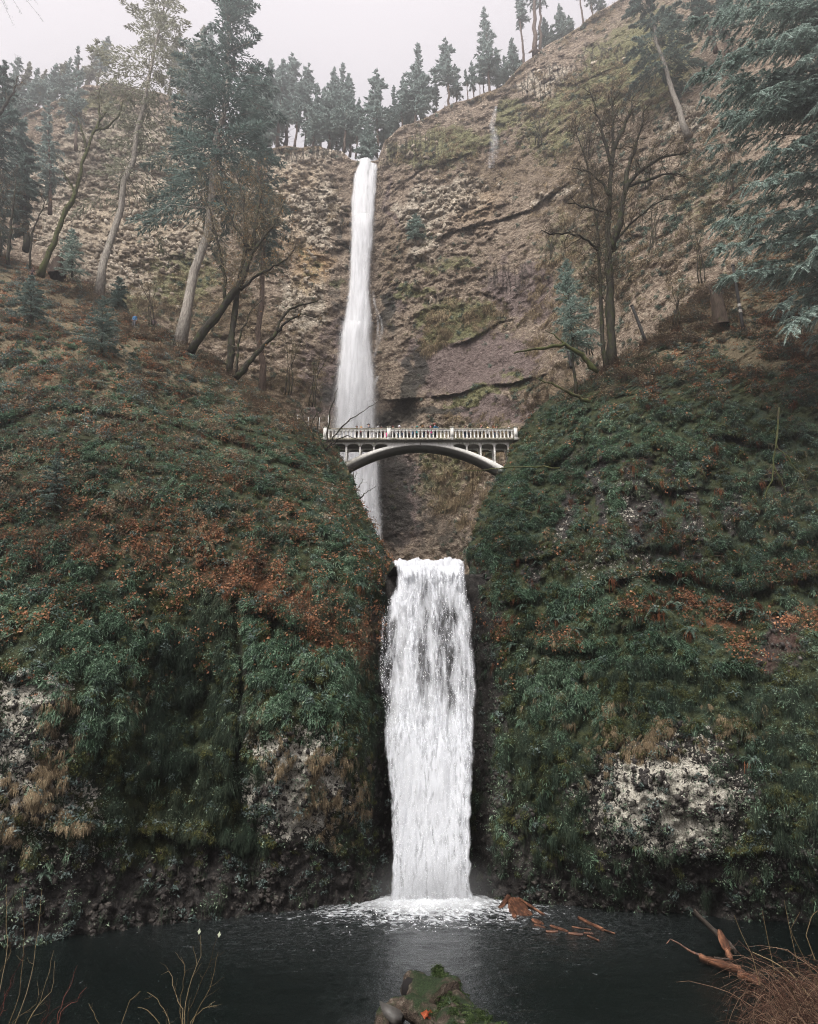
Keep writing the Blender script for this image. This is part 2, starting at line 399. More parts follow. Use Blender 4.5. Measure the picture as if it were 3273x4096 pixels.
# masks: where leaf litter, pale lichen, bare wet rock, moss, tan grass, drape ferns stand (surface patches with shapes of their own)
def near_masks_left(S):
    px, py = S.px, S.py
    litter = blobs(px, py, [(60, 262, 90, 16, 25, .9), (110, 322, 90, 20, 32, .9), (40, 300, 60, 24, 10, .8), (200, 352, 40, 10, 20, .9),
                            (20, 500, 60, 18, 0, .6), (60, 548, 110, 13, 4, .85), (170, 525, 110, 24, 8, .85), (240, 575, 80, 26, 14, 1), (300, 602, 70, 22, 35, 1), (345, 645, 42, 17, 40, 1),
                            (210, 480, 70, 18, 15, .6), (60, 585, 60, 14, 15, .7), (360, 640, 22, 34, 0, .8), (130, 440, 70, 15, 10, .4), (300, 545, 50, 14, 30, .6)], 14)
    lichen = blobs(px, py, [(298, 785, 60, 80, 0, 1), (262, 760, 18, 66, 8, .8), (30, 700, 56, 38, 0, .9), (15, 770, 80, 80, 0, .8), (80, 800, 34, 50, 10, .7), (70, 850, 60, 50, 20, .45), (330, 742, 22, 40, 0, .5),
                            (90, 415, 12, 26, 0, .55), (325, 500, 14, 30, 0, .6), (392, 545, 9, 40, 0, .35), (100, 430, 14, 12, 0, .5)], 10)
    bare = blobs(px, py, [(180, 905, 330, 62, -4, 1), (388, 740, 24, 220, 0, 1), (366, 820, 26, 90, 0, .6), (40, 900, 100, 66, 0, .8), (300, 800, 60, 76, 0, .75), (20, 760, 90, 80, 0, .55), (236, 700, 12, 90, 0, .6), (386, 600, 14, 26, 0, .6)], 10)
    tan = blobs(px, py, [(55, 745, 26, 60, 15, .9), (20, 800, 60, 40, 0, .9), (40, 830, 50, 22, 0, .8), (268, 730, 20, 60, 0, .5), (335, 770, 34, 66, 0, .7), (352, 812, 16, 40, 0, .8), (150, 545, 160, 14, 5, .55), (170, 515, 70, 16, 8, .7), (300, 665, 12, 30, 0, .3), (358, 650, 20, 36, 0, .8), (140, 680, 16, 70, 0, .35)], 10)
    fern = blobs(px, py, [(40, 590, 90, 46, 12, 1), (100, 640, 66, 56, 20, 1), (90, 700, 52, 48, 0, .95), (265, 645, 46, 46, 20, 1), (310, 690, 50, 50, 20, 1), (300, 715, 46, 20, 0, .8), (60, 370, 120, 30, 15, .85), (130, 400, 120, 30, 15, .8), (210, 395, 60, 30, 20, .8),
                          (120, 470, 120, 30, 10, .6), (290, 470, 50, 34, 25, .7), (330, 560, 46, 40, 30, .75), (20, 430, 60, 40, 0, .7), (230, 450, 60, 40, 10, .6), (350, 500, 22, 30, 30, .5), (20, 545, 60, 24, 0, .5), (265, 540, 30, 16, 0, .5), (60, 330, 60, 18, 20, .4)], 12)
    drape = blobs(px, py, [(190, 715, 58, 130, 3, 1), (160, 800, 50, 60, 10, .6), (240, 820, 40, 60, 0, .5), (372, 700, 14, 110, 0, .6), (340, 570, 40, 60, 20, .4), (225, 640, 18, 60, 0, .8)], 8)
    return dict(litter=litter, lichen=lichen, bare=bare, tan=tan, fern=fern, drape=drape)
def near_masks_right(S):
    px, py = S.px, S.py
    litter = blobs(px, py, [(700, 605, 64, 12, 8, 1), (725, 620, 40, 16, 10, 1), (640, 616, 40, 7, 5, .7), (745, 648, 36, 9, 20, .9), (805, 622, 26, 14, -15, 1), (560, 640, 40, 10, 10, .5), (700, 578, 26, 8, 0, .6), (770, 572, 50, 8, -10, .7), (780, 345, 80, 22, 5, .6), (700, 360, 70, 14, 10, .55),
                            (640, 380, 60, 14, 0, .5), (590, 395, 40, 14, -30, .5), (760, 380, 50, 30, 0, .35), (506, 670, 12, 22, 0, .5), (500, 625, 22, 12, 0, .5), (780, 400, 40, 10, 0, .4)], 12)
    lichen = blobs(px, py, [(668, 800, 104, 72, 4, 1), (690, 755, 60, 34, 0, .6), (620, 780, 28, 30, 0, .55), (745, 850, 80, 26, 8, .5), (640, 845, 26, 12, 0, .4), (672, 842, 50, 16, 5, .6), (632, 500, 10, 34, 0, .62), (640, 548, 10, 38, 0, .6), (602, 500, 8, 50, 0, .52), (560, 530, 8, 34, 0, .52), (692, 520, 9, 44, 0, .52), (737, 505, 8, 30, 0, .48), (700, 530, 20, 20, 0, .35), (600, 560, 34, 20, 0, .45), (650, 570, 40, 14, 0, .45), (575, 470, 12, 50, 0, .3), (530, 560, 16, 20, 0, .4), (800, 460, 10, 30, 0, .35)], 10)
    bare = blobs(px, py, [(650, 905, 260, 62, 3, 1), (490, 770, 22, 210, 0, 1), (478, 640, 12, 110, 0, .9), (668, 800, 116, 82, 0, 1), (520, 850, 40, 70, 0, .6), (800, 880, 60, 60, 0, .8), (640, 545, 100, 34, 0, .5), (575, 480, 14, 60, 0, .5), (700, 480, 120, 46, 0, .3), (790, 640, 22, 36, 20, 1), (770, 660, 26, 20, 10, .9), (600, 480, 10, 66, 3, .95), (640, 505, 16, 60, -2, .95), (560, 520, 9, 44, 4, .9), (690, 520, 12, 54, 0, .9), (735, 500, 10, 44, 3, .8), (530, 575, 10, 36, 0, .8), (668, 470, 9, 40, 0, .8), (775, 470, 12, 50, 0, .7)], 9)
    tan = blobs(px, py, [(650, 715, 60, 18, 10, .8), (600, 745, 20, 40, 0, .8), (640, 735, 60, 22, 8, .8), (740, 720, 60, 24, 0, .3), (560, 690, 40, 60, 0, .3), (740, 300, 90, 36, -18, .7), (700, 325, 60, 20, 0, .7), (800, 290, 40, 40, 0, .5), (545, 540, 20, 60, 0, .35), (600, 430, 60, 30, 0, .25), (770, 500, 60, 50, 0, .25)], 10)
    fern = blobs(px, py, [(575, 685, 40, 26, 30, 1), (545, 705, 26, 22, 20, .8), (620, 650, 60, 16, 5, .6), (690, 655, 60, 12, 0, .6), (560, 600, 60, 26, 10, .5), (570, 480, 22, 60, 0, .8), (600, 440, 36, 40, 0, .75), (620, 500, 20, 60, 0, .7), (530, 490, 30, 40, -20, .6), (585, 405, 50, 16, -15, .6),
                          (690, 440, 60, 30, 0, .5), (740, 600, 40, 12, 0, .5), (660, 365, 60, 14, 0, .5), (720, 340, 40, 14, 0, .3), (780, 560, 60, 20, -8, .5), (680, 575, 60, 20, 0, .5), (500, 560, 20, 40, 0, .4), (640, 610, 30, 10, 0, .5), (760, 450, 60, 30, 0, .4)], 12)
    drape = blobs(px, py, [(545, 745, 46, 80, 0, 1), (620, 680, 120, 30, 4, .8), (560, 800, 44, 70, 0, .6), (770, 720, 60, 60, 0, .8), (800, 790, 40, 50, 0, .7), (590, 850, 60, 40, 0, .4), (540, 620, 50, 30, 0, .5), (520, 520, 40, 60, 0, .5), (640, 440, 120, 70, 0, .45), (760, 520, 80, 80, 0, .45)], 8)
    return dict(litter=litter, lichen=lichen, bare=bare, tan=tan, fern=fern, drape=drape)
ML = near_masks_left(L_); MR = near_masks_right(R_)

def near_material(name):
    t = NT(name); p = t.pos()
    A = t.n('ShaderNodeSeparateColor', {'Color': t.attr('maskA').outputs['Color']}); al = t.attr('maskA').outputs['Alpha']
    litter, lichen, bare = A.outputs[0], A.outputs[1], A.outputs[2]
    B = t.n('ShaderNodeSeparateColor', {'Color': t.attr('maskB').outputs['Color']}); soil = B.outputs[1]
    n1 = t.noise(p, .9, 5, .6); n2 = t.noise(p, 4.5, 5, .6); n3 = t.noise(p, 17, 3, .6)
    vs = t.map(p, (1, 1, .28)); nv = t.noise(vs, 6.0, 4, .6)
    rock = t.ramp(n2, [(.3, (.009, .0085, .009)), (.55, (.026, .023, .021)), (.8, (.080, .070, .062))])
    moss = t.ramp(n3, [(.25, (.008, .012, .007)), (.5, (.028, .035, .014)), (.8, (.085, .088, .034))])
    moss = t.mix(t.sm(n1, .45, .7), moss, t.ramp(nv, [(.3, (.010, .020, .014)), (.7, (.034, .055, .038))]))
    lit = t.ramp(n3, [(.25, (.035, .018, .010)), (.55, (.11, .045, .020)), (.85, (.26, .10, .042))])
    c = t.mix(t.sm(t.math('ADD', n2, t.math('SUBTRACT', t.mul(bare, 1.0), .52)), .28, .62), moss, rock)
    c = t.mix(t.sm(t.math('ADD', n3, t.math('SUBTRACT', litter, 1.0)), .28, .52), c, lit)
    c = t.mix(t.mul(t.sm(t.math('ADD', n2, t.math('SUBTRACT', al, .75)), .1, .45), .9), c, t.ramp(n3, [(.25, (.060, .048, .030)), (.55, (.17, .135, .085)), (.85, (.34, .28, .185))]))
    c = t.mix(t.mul(soil, .9), c, t.ramp(n2, [(.3, (.035, .018, .013)), (.7, (.075, .042, .032))]))
    w = t.n('ShaderNodeVectorMath', {0: p, 1: t.n('ShaderNodeVectorMath', {0: t.n('ShaderNodeTexNoise', {'Vector': p, 'Scale': 3.0, 'Detail': 3}).outputs['Color'], 1: (.5, .5, .5)}, operation='MULTIPLY').outputs[0]}, operation='ADD').outputs[0]
    v1 = t.voro(w, 2.6); v2 = t.voro(w, 6.0)
    lf = t.math('ADD', t.mul(t.math('SUBTRACT', .62, v1), .55), t.mul(t.math('SUBTRACT', .55, v2), .75))
    lf = t.math('ADD', lf, t.math('SUBTRACT', t.mul(lichen, .80), .59)); lf = t.math('ADD', lf, t.mul(t.math('SUBTRACT', n3, .5), .55))
    lc = t.ramp(t.noise(p, 9, 3), [(.3, (.17, .158, .135)), (.5, (.36, .34, .29)), (.75, (.58, .56, .50))])
    c = t.mix(t.mul(t.sm(lf, .02, .10), t.sm(lichen, .05, .2)), c, lc)
    h = t.math('ADD', t.mul(n2, .6), t.math('ADD', t.mul(n3, .35), t.mul(t.sm(lf, -.1, .15), .35)))
    nm = t.bump(h, 1.0, .22)
    rough = t.mr(bare, 0, 1, .9, .62)
    return t.done(t.bsdf(c, rough, nm, .25))
NEAR_MAT = near_material('mossy wet rock')
def near_obj(name, S, M):
    soil = blobs(S.px, S.py, [(790, 636, 16, 30, 25, 1), (766, 664, 22, 14, 10, .8), (746, 640, 8, 20, 0, .5)], 5) if S is R_ else Zero(S)
    return sheet_mesh(name, S, {'maskA': [M['litter'], M['lichen'], M['bare'], (sstep(470, 330, S.py) if S is L_ else sstep(405, 335, S.py)) * .95], 'maskB': [M['tan'], soil, M['fern'], M['drape']]}, NEAR_MAT)
tag(near_obj('mossy_cliff_west', L_, ML), 'mossy fern covered rock wall and leaf strewn slope west of the lower waterfall', 'cliff', kind='structure')
tag(near_obj('mossy_cliff_east', R_, MR), 'dark mossy rock wall with pale lichen patch east of the lower waterfall', 'cliff', kind='structure')

# ---- rock behind the lower fall and the ledge it leaps from
def gap_sheet():
    pyv = np.arange(574.0, 925, 2.4); pxv = np.linspace(366, 500, 80)
    px, py = np.meshgrid(pxv, pyv)
    P0 = at(px, py, 49.6 - 0 * px)
    q = P0 + 77
    P = P0.copy(); P[..., 1] += .5 * fbm(q * .5, 4) + .35 * (ridged(q * 1.2, 3) - .5) + .0
    top = []
    for bk in (.4, 1.2, 3, 8, 16, 30, 50, 70, 82):
        e = P[0].copy(); e[:, 1] = P[0, :, 1] + bk; e[:, 2] = P[0, :, 2] - .10 - .004 * bk
        e[:, 0] = P[0, :, 0] * (1 + bk / 60.0); top.append(e)
    S = Sheet(); S.P = P; S.full = np.concatenate([np.stack(top[::-1], 0), P], 0)
    r, c = S.full.shape[:2]
    m = np.zeros((r * c, 4), np.float32); m[:, 2] = 1
    me = make_mesh('wet_rock_wall', S.full.reshape(-1, 3), grid_faces(r, c), np.zeros((0, 3), np.int32), NEAR_MAT, True, None, {'maskA': m, 'maskB': m * 0})
    return tag(link('wet_rock_wall', me), 'dark wet rock face behind the lower waterfall', 'cliff', kind='structure')
gap_sheet()

# ---- the tall cliff of the upper fall
RIDGE = [(-200, 190), (-60, 152), (0, 126), (30, 112), (60, 98), (85, 86), (110, 82), (180, 98), (230, 138), (262, 150), (285, 146), (320, 147), (340, 151), (352, 160), (366, 162), (378, 160), (384, 142), (400, 128), (420, 119), (440, 111), (456, 101), (470, 98), (486, 92), (500, 86), (512, 76), (524, 62), (536, 54), (548, 44), (565, 36), (580, 27), (596, 13), (610, 6), (622, -2), (650, -40), (700, -110), (760, -170), (1000, -330)]
BACK_Y = [(-200, 300, 92), (-60, 150, 108), (0, 126, 116), (0, 300, 104), (95, 84, 126), (95, 200, 122), (100, 300, 112), (200, 100, 136), (200, 300, 122), (285, 148, 130), (290, 300, 126), (300, 430, 122), (365, 160, 131.5), (365, 250, 131.5), (365, 330, 132), (365, 420, 131.5), (330, 330, 128.5), (330, 420, 126),
          (400, 130, 129), (400, 230, 128), (415, 330, 128), (410, 420, 129), (400, 540, 130), (450, 105, 127), (450, 230, 125.5), (470, 340, 123.5), (470, 420, 121.5), (470, 545, 121), (520, 70, 124), (530, 200, 119), (540, 330, 116), (545, 400, 112), (500, 600, 116), (400, 600, 128), (620, 0, 116), (600, 150, 108), (610, 300, 100), (640, 360, 90), (700, 100, 96), (720, 220, 86), (700, -120, 108), (818, 0, 84), (818, 200, 74), (1000, 100, 58), (1000, -300, 90), (760, -170, 104)]
LEDGES = [([(402, 262), (430, 246), (446, 234), (470, 226), (500, 220), (530, 210), (556, 190), (590, 172), (640, 150)], 1.6), ([(405, 212), (440, 206), (470, 212), (500, 206)], .5),
          ([(400, 352), (440, 350), (470, 340), (500, 322), (520, 318)], 1.0), ([(395, 400), (420, 398), (460, 394), (480, 386), (510, 384), (548, 374)], 1.5), ([(300, 390), (340, 372), (352, 368)], .8),
          ([(270, 232), (300, 240), (330, 238), (352, 250)], .7), ([(500, 96), (540, 84), (575, 84), (610, 70)], .8), ([(385, 270), (410, 262), (420, 290), (425, 330)], .7), ([(384, 350), (400, 345), (420, 330), (425, 315)], .6), ([(395, 190), (420, 170), (450, 160), (480, 150)], .7), ([(60, 180), (120, 168), (180, 176), (230, 190)], .5), ([(440, 300), (480, 292), (500, 300)], .5), ([(560, 250), (600, 232), (640, 236)], .8)]
def back_sheet():
    fY = tps(BACK_Y)
    pxv = np.concatenate([np.arange(-200, 0, 4.0), np.arange(0, 690, 1.35), np.arange(690, 1000, 3.5)])
    T = interp(pxv, RIDGE)
    T = T + 2.6 * fbm(np.stack([pxv * .07, pxv * 0 + 5, pxv * 0], -1), 4) * (np.abs(pxv - 365) > 16)
    NR = 430; u = np.linspace(0, 1, NR) ** 1.06
    py = T[None] + (612 - T)[None] * u[:, None]; px = np.repeat(pxv[None], NR, 0)
    Y = fY(px, py); P0 = at(px, py, Y)
    Rr = np.linalg.norm(P0 - CAM, axis=-1); Dn = (P0 - CAM) / Rr[..., None]
    q = P0 + 13
    rocky = blobs(px, py, [(300, 215, 70, 62, 0, 1), (450, 210, 60, 34, -12, 1), (410, 240, 30, 40, 0, 1), (480, 228, 50, 16, -18, 1), (130, 200, 120, 110, 0, .8), (390, 290, 30, 20, 0, .8), (570, 190, 46, 14, -28, .9), (690, 120, 40, 30, -30, .7), (300, 330, 44, 60, 0, .5), (440, 175, 50, 26, -15, .7)], 8)
    smooth = blobs(px, py, [(480, 362, 86, 38, -5, 1), (500, 415, 60, 22, 0, .7), (420, 500, 50, 60, 0, .6), (392, 386, 22, 40, 20, .8), (330, 400, 34, 34, 0, .6)], 8)
    colm = blobs(px, py, [(300, 152, 46, 10, 0, .9), (415, 150, 40, 22, -22, .7), (550, 80, 50, 15, -12, 1), (600, 60, 34, 16, -25, .8), (510, 275, 34, 20, -5, .6), (440, 300, 40, 12, 0, .5)], 6)
    d = 2.0 * fbm(q * np.array([.06, .06, .04]), 4) + 1.2 * (ridged(q * .12, 4) - .5)
    f1, f2, ci = cells(q * np.array([.42, .42, .5]) + .5 * fbm(q * .5, 3)[..., None])
    g1, g2, gi = cells(q * np.array([1.0, 1.0, 1.2]))
    rk = np.maximum(rocky, .42 * (1 - smooth) * np.clip(.6 + 1.3 * fbm(q * .05, 3), 0, 1.3)); d += rk * (2.0 * (f1 - .45) + 1.4 * (ci - .5) + .8 * (g1 - .45) + .6 * (gi - .5))
    s1, s2, si = cells(q * np.array([.16, .16, .42]) + .35 * fbm(q * .3, 3)[..., None]); d += (1 - .7 * smooth) * np.clip(.5 + 1.2 * fbm(q * .07, 2), .1, 1) * (.45 * (si - .5) + .35 * (s1 - .5))
    d += (1 - .6 * smooth) * (.9 * fbm(q * .45, 4) + .12 * fbm(q * np.array([.16, .16, .7]), 4) + .45 * fbm(q * np.array([.7, .7, .16]), 4)) + .25 * fbm(q * 1.4, 3) * (1 - .5 * smooth)
    c1, c2, cc = cells(q * np.array([.8, .3, .05]))
    d += colm * (1.7 * (c1 - .45) + 1.2 * (cc - .5))
    for line, amp in LEDGES:
        dd, sg = seg_dist(px, py, line)
        jit = np.clip(.45 + 1.5 * fbm(q * .16 + amp * 7, 3), 0, 1.3)
        d += amp * jit * np.where(sg > 0, np.exp(-dd / 5.0), -.75 * np.exp(-dd / 9.0))
    # the hollow beside the plunge pool
    d += 3.2 * np.exp(-(((px - 404) / 13) ** 2 + ((py - 414) / 12) ** 2)) + 1.5 * np.exp(-(((px - 392) / 14) ** 2 + ((py - 425) / 14) ** 2))
    d += 1.2 * np.exp(-((px - 392) / 7) ** 2) * sstep(160, 180, py) * (1 - sstep(300, 330, py))
    d *= sstep(0, 6, py - T[None]) * .75 + .25
    P = CAM + Dn * (Rr + d)[..., None]
    top = []
    for bk in (.8, 2, 4, 7, 11, 16, 24, 34, 46, 60, 75):
        e = P[0].copy(); e[:, 1] += bk; rise = .20 * bk
        e[:, 0] += P[0, :, 0] / P[0, :, 1] * bk
        e[:, 2] += rise + .6 * fbm(e * .15, 3)
        top.append(e)
    base = P[-1].copy(); base[:, 2] = -3
    S = Sheet(); S.P = P; S.N = normals(P); S.px = px; S.py = py; S.T = T; S.pxv = pxv; S.Y = fY
    S.full = np.concatenate([np.stack(top[::-1], 0), P, base[None]], 0); S.ntop = len(top)
    S.rocky, S.smooth, S.colm = rocky, smooth, colm
    return S
B_ = back_sheet()
def back_material():
    t = NT('tall cliff rock'); p = t.pos()
    a = t.attr('maskA'); A = t.n('ShaderNodeSeparateColor', {'Color': a.outputs['Color']})
    pale, moss, brown = A.outputs[0], A.outputs[1], A.outputs[2]; wet = a.outputs['Alpha']
    b = t.attr('maskB'); Bc = t.n('ShaderNodeSeparateColor', {'Color': b.outputs['Color']}); orange, tan, scrub = Bc.outputs[0], Bc.outputs[1], Bc.outputs[2]
    n0 = t.noise(p, .12, 4); n1 = t.noise(p, .5, 5, .62); n2 = t.noise(p, 1.7, 5, .62); n3 = t.noise(p, 5.0, 3, .6)
    nv = t.noise(t.map(p, (1, 1, .3)), 1.8, 4, .62)
    base = t.ramp(n2, [(.28, (.088, .066, .050)), (.5, (.245, .19, .145)), (.75, (.45, .38, .30))])
    pr = t.ramp(n2, [(.25, (.15, .118, .088)), (.48, (.40, .345, .275)), (.75, (.60, .545, .46))])
    br = t.ramp(nv, [(.25, (.105, .080, .072)), (.55, (.195, .150, .138)), (.8, (.29, .235, .215))])
    ms = t.ramp(n3, [(.25, (.070, .075, .034)), (.55, (.18, .18, .086)), (.85, (.34, .32, .17))])
    sc = t.ramp(n3, [(.25, (.095, .068, .044)), (.6, (.22, .168, .108)), (.85, (.34, .275, .18))])
    c = t.mix(t.sm(t.math('ADD', n1, t.math('SUBTRACT', pale, .75)), .2, .5), base, pr)
    c = t.mix(t.mul(t.sm(n2, .3, .55), t.mul(orange, .8)), c, (.42, .27, .13))
    c = t.mix(t.sm(t.math('ADD', n1, t.math('SUBTRACT', brown, .8)), .15, .45), c, br)
    c = t.mix(t.sm(t.math('ADD', n2, t.math('SUBTRACT', scrub, .9)), .15, .5), c, sc)
    mf = t.math('ADD', t.math('ADD', t.mul(n2, .55), t.mul(n1, .75)), t.math('SUBTRACT', t.mul(moss, .8), .95)); c = t.mix(t.mul(t.sm(mf, .02, .28), .85), c, ms)
    c = t.mix(t.mul(t.sm(t.math('ADD', n1, t.math('SUBTRACT', wet, .7)), .1, .5), .85), c, t.ramp(nv, [(.3, (.022, .022, .020)), (.7, (.050, .050, .042))]))
    ve = t.n('ShaderNodeTexVoronoi', {'Vector': t.map(p, (.85, .5, .045)), 'Scale': 1.0}, feature='DISTANCE_TO_EDGE').outputs['Distance']
    joint = t.mul(t.sm(ve, .12, .02), t.sm(b.outputs['Alpha'], .2, .6)); c = t.mix(t.mul(joint, .85), c, (.035, .030, .024))
    f1 = t.voro(p, 1.1); f2 = t.voro(p, 3.0)
    h = t.math('ADD', t.math('ADD', t.mul(n2, .7), t.mul(n3, .3)), t.math('ADD', t.mul(f1, .5), t.mul(f2, .2)))
    nm = t.bump(h, 1.0, .8)
    return t.done(t.bsdf(c, t.mr(wet, 0, 1, .92, .5), nm, .2))
def back_masks(S):
    px, py = S.px, S.py
    pale = np.maximum(blobs(px, py, [(300, 205, 62, 56, 0, 1), (300, 300, 30, 50, 0, .9), (440, 200, 60, 24, -14, .9), (420, 235, 30, 30, 0, .85), (130, 200, 130, 120, 0, 1), (200, 160, 60, 60, 0, .9), (545, 80, 50, 12, -12, .85), (570, 190, 46, 10, -28, .8), (300, 155, 60, 10, 0, .7), (410, 150, 34, 12, -20, .8), (685, 120, 30, 26, -30, 1), (300, 360, 20, 30, 0, .4), (450, 300, 36, 10, 0, .5), (600, 60, 40, 20, -25, .5), (140, 260, 80, 60, 0, .8)], 10), 0)
    moss = blobs(px, py, [(440, 145, 70, 26, -20, .85), (510, 120, 40, 20, -30, .8), (600, 90, 90, 30, -25, .9), (640, 60, 80, 60, -30, .8), (560, 130, 60, 40, -20, .6), (455, 315, 50, 26, 0, .85), (410, 290, 24, 10, -10, .8), (418, 320, 8, 24, 0, .7), (460, 335, 40, 14, -5, .85), (470, 395, 40, 8, -6, .8), (520, 380, 30, 6, 0, .8), (340, 280, 18, 10, 0, .7), (180, 280, 60, 40, 0, .7), (120, 320, 60, 40, 0, .7), (90, 100, 60, 14, 0, .7), (300, 270, 14, 40, 0, .5), (450, 258, 44, 14, -8, .6), (450, 470, 40, 60, 0, .6), (480, 440, 46, 20, 0, .6), (590, 260, 50, 80, 0, .5), (700, 200, 60, 60, 0, .5), (130, 140, 110, 50, 0, .45), (560, 240, 40, 40, 0, .5), (430, 232, 12, 20, 0, .5)], 10)
    brown = blobs(px, py, [(480, 360, 90, 40, -6, 1), (500, 412, 66, 26, 0, .9), (520, 290, 44, 40, 0, .85), (400, 500, 40, 80, 0, .85), (500, 150, 36, 30, 0, .6), (320, 385, 50, 50, 0, .8), (340, 330, 24, 50, 0, .7), (395, 300, 16, 30, 0, .7), (430, 360, 40, 50, 0, .8), (515, 500, 40, 60, 0, .6), (560, 300, 20, 50, 0, .5), (390, 210, 10, 40, 0, .7), (505, 250, 40, 12, -10, .5)], 9)
    wet = blobs(px, py, [(410, 380, 16, 48, 22, 1), (402, 414, 26, 16, -10, 1), (390, 310, 10, 34, 0, .9), (340, 300, 12, 40, 0, .5), (322, 390, 22, 24, -30, .6), (395, 500, 26, 80, 0, .8), (440, 410, 40, 7, -3, .9), (344, 360, 14, 40, 0, .5), (395, 425, 30, 14, 0, .8), (430, 520, 60, 60, 0, .5), (346, 235, 6, 20, 0, .6)], 7)
    orange = blobs(px, py, [(306, 268, 20, 30, 10, 1), (300, 180, 30, 20, 0, .4), (280, 230, 24, 30, 0, .4), (470, 205, 30, 20, 0, .3), (130, 230, 80, 60, 0, .3)], 8)
    tan = blobs(px, py, [(455, 320, 44, 26, -6, .9), (465, 470, 34, 60, 0, .9), (480, 425, 24, 12, 0, 1), (555, 300, 30, 60, 8, .8), (430, 330, 20, 24, 0, .5), (590, 220, 60, 70, 0, .4), (500, 440, 40, 10, 0, .6), (160, 290, 60, 30, 0, .4), (440, 150, 60, 26, -15, .4), (600, 90, 80, 40, -20, .5)], 9)
    scrub = blobs(px, py, [(500, 165, 60, 50, 0, .7), (560, 150, 60, 60, -20, .7), (600, 200, 60, 60, 0, .7), (480, 85, 60, 14, -20, .9), (580, 25, 60, 12, -30, .9), (540, 100, 80, 30, -20, .5), (395, 260, 24, 50, 0, .7), (340, 200, 12, 50, 0, .7), (460, 265, 50, 12, 0, .6), (640, 120, 70, 90, 0, .5), (220, 320, 90, 40, 0, .8), (280, 390, 60, 40, 0, .8), (150, 320, 60, 20, 0, .6), (560, 400, 60, 50, 0, .8), (110, 90, 90, 10, 0, .8), (310, 146, 60, 6, 0, .9), (620, 260, 40, 60, 0, .5), (480, 280, 40, 14, 0, .5)], 9)
    bush = blobs(px, py, [(700, 230, 90, 110, 0, 1), (650, 120, 70, 60, -30, .7), (600, 270, 50, 80, 0, .6), (560, 400, 60, 40, 0, .6), (270, 400, 60, 30, 0, .6), (150, 320, 90, 20, 0, .5)], 10)
    return dict(bush=bush, pale=pale, moss=moss, brown=brown, wet=wet, orange=orange, tan=tan, scrub=scrub)
MBk = back_masks(B_)
def back_obj():
    S = B_; r, c = S.full.shape[:2]; nt = S.ntop
    def ch(names):
        a = np.zeros((r, c, 4), np.float32)
        for i, k in enumerate(names):
            if k is None: continue
            m = MBk[k]; a[nt:nt + m.shape[0], :, i] = m; a[:nt, :, i] = m[:1]; a[-1, :, i] = m[-1]
        return a.reshape(-1, 4)
    A = ch(['pale', 'moss', 'brown', 'wet']); MBk['colm'] = B_.colm; Bm = ch(['orange', 'tan', 'scrub', 'colm'])
    me = make_mesh('tall_cliff', S.full.reshape(-1, 3), grid_faces(r, c), np.zeros((0, 3), np.int32), back_material(), True, None, {'maskA': A, 'maskB': Bm})
    return tag(link('tall_cliff', me), 'tall pale and brown basalt cliff carrying the upper waterfall', 'cliff', kind='structure')
back_obj()

# ---- ground sheet, near shore, pool
def ground_obj():
    t = NT('dark forest soil'); p = t.pos()
    m = t.done(t.bsdf(t.ramp(t.noise(p, .7, 5), [(.3, (.03, .024, .018)), (.7, (.075, .06, .04))]), .9))
    n = 40; x = np.linspace(-230, 230, n); y = np.linspace(-110, 330, n); X, Y = np.meshgrid(x, y)
    Z = -2.2 + .25 * fbm(np.stack([X * .05, Y * .05, X * 0], -1), 3)
    tag(link('ground', make_mesh('ground', np.stack([X, Y, Z], -1).reshape(-1, 3), grid_faces(n, n), np.zeros((0, 3), np.int32), m, True)), kind='structure')
    # the near bank, from under the viewpoint down to the water
    nx, ny = 150, 90; x = np.linspace(-34, 34, nx); y = np.linspace(-14, 30, ny); X, Y = np.meshgrid(x, y)
    side = sstep(7, 14, np.abs(X + .5))
    Z = np.interp(Y, [-14, 0, 6, 14, 20, 23, 26, 30], [6.6, 6.3, 5.2, 2.7, 1.0, .25, -.5, -1.4]) + side * .35 * sstep(30, 20, Y)
    Z += .3 * fbm(np.stack([X * .35, Y * .35, X * 0 + 4], -1), 4)
    t = NT('stony bank'); p = t.pos(); v = t.voro(p, 5.0)
    c = t.mix(t.sm(t.noise(p, 1.2, 4), .4, .6), t.ramp(v, [(.1, (.07, .062, .055)), (.5, (.022, .02, .018))]), (.035, .03, .018))
    m = t.done(t.bsdf(c, .7, t.bump(v, .8, .08)))
    tag(link('near_bank', make_mesh('near_bank', np.stack([X, Y, Z], -1).reshape(-1, 3), grid_faces(ny, nx), np.zeros((0, 3), np.int32), m, True)), 'stony near bank of the pool', 'bank', kind='structure')
ground_obj()
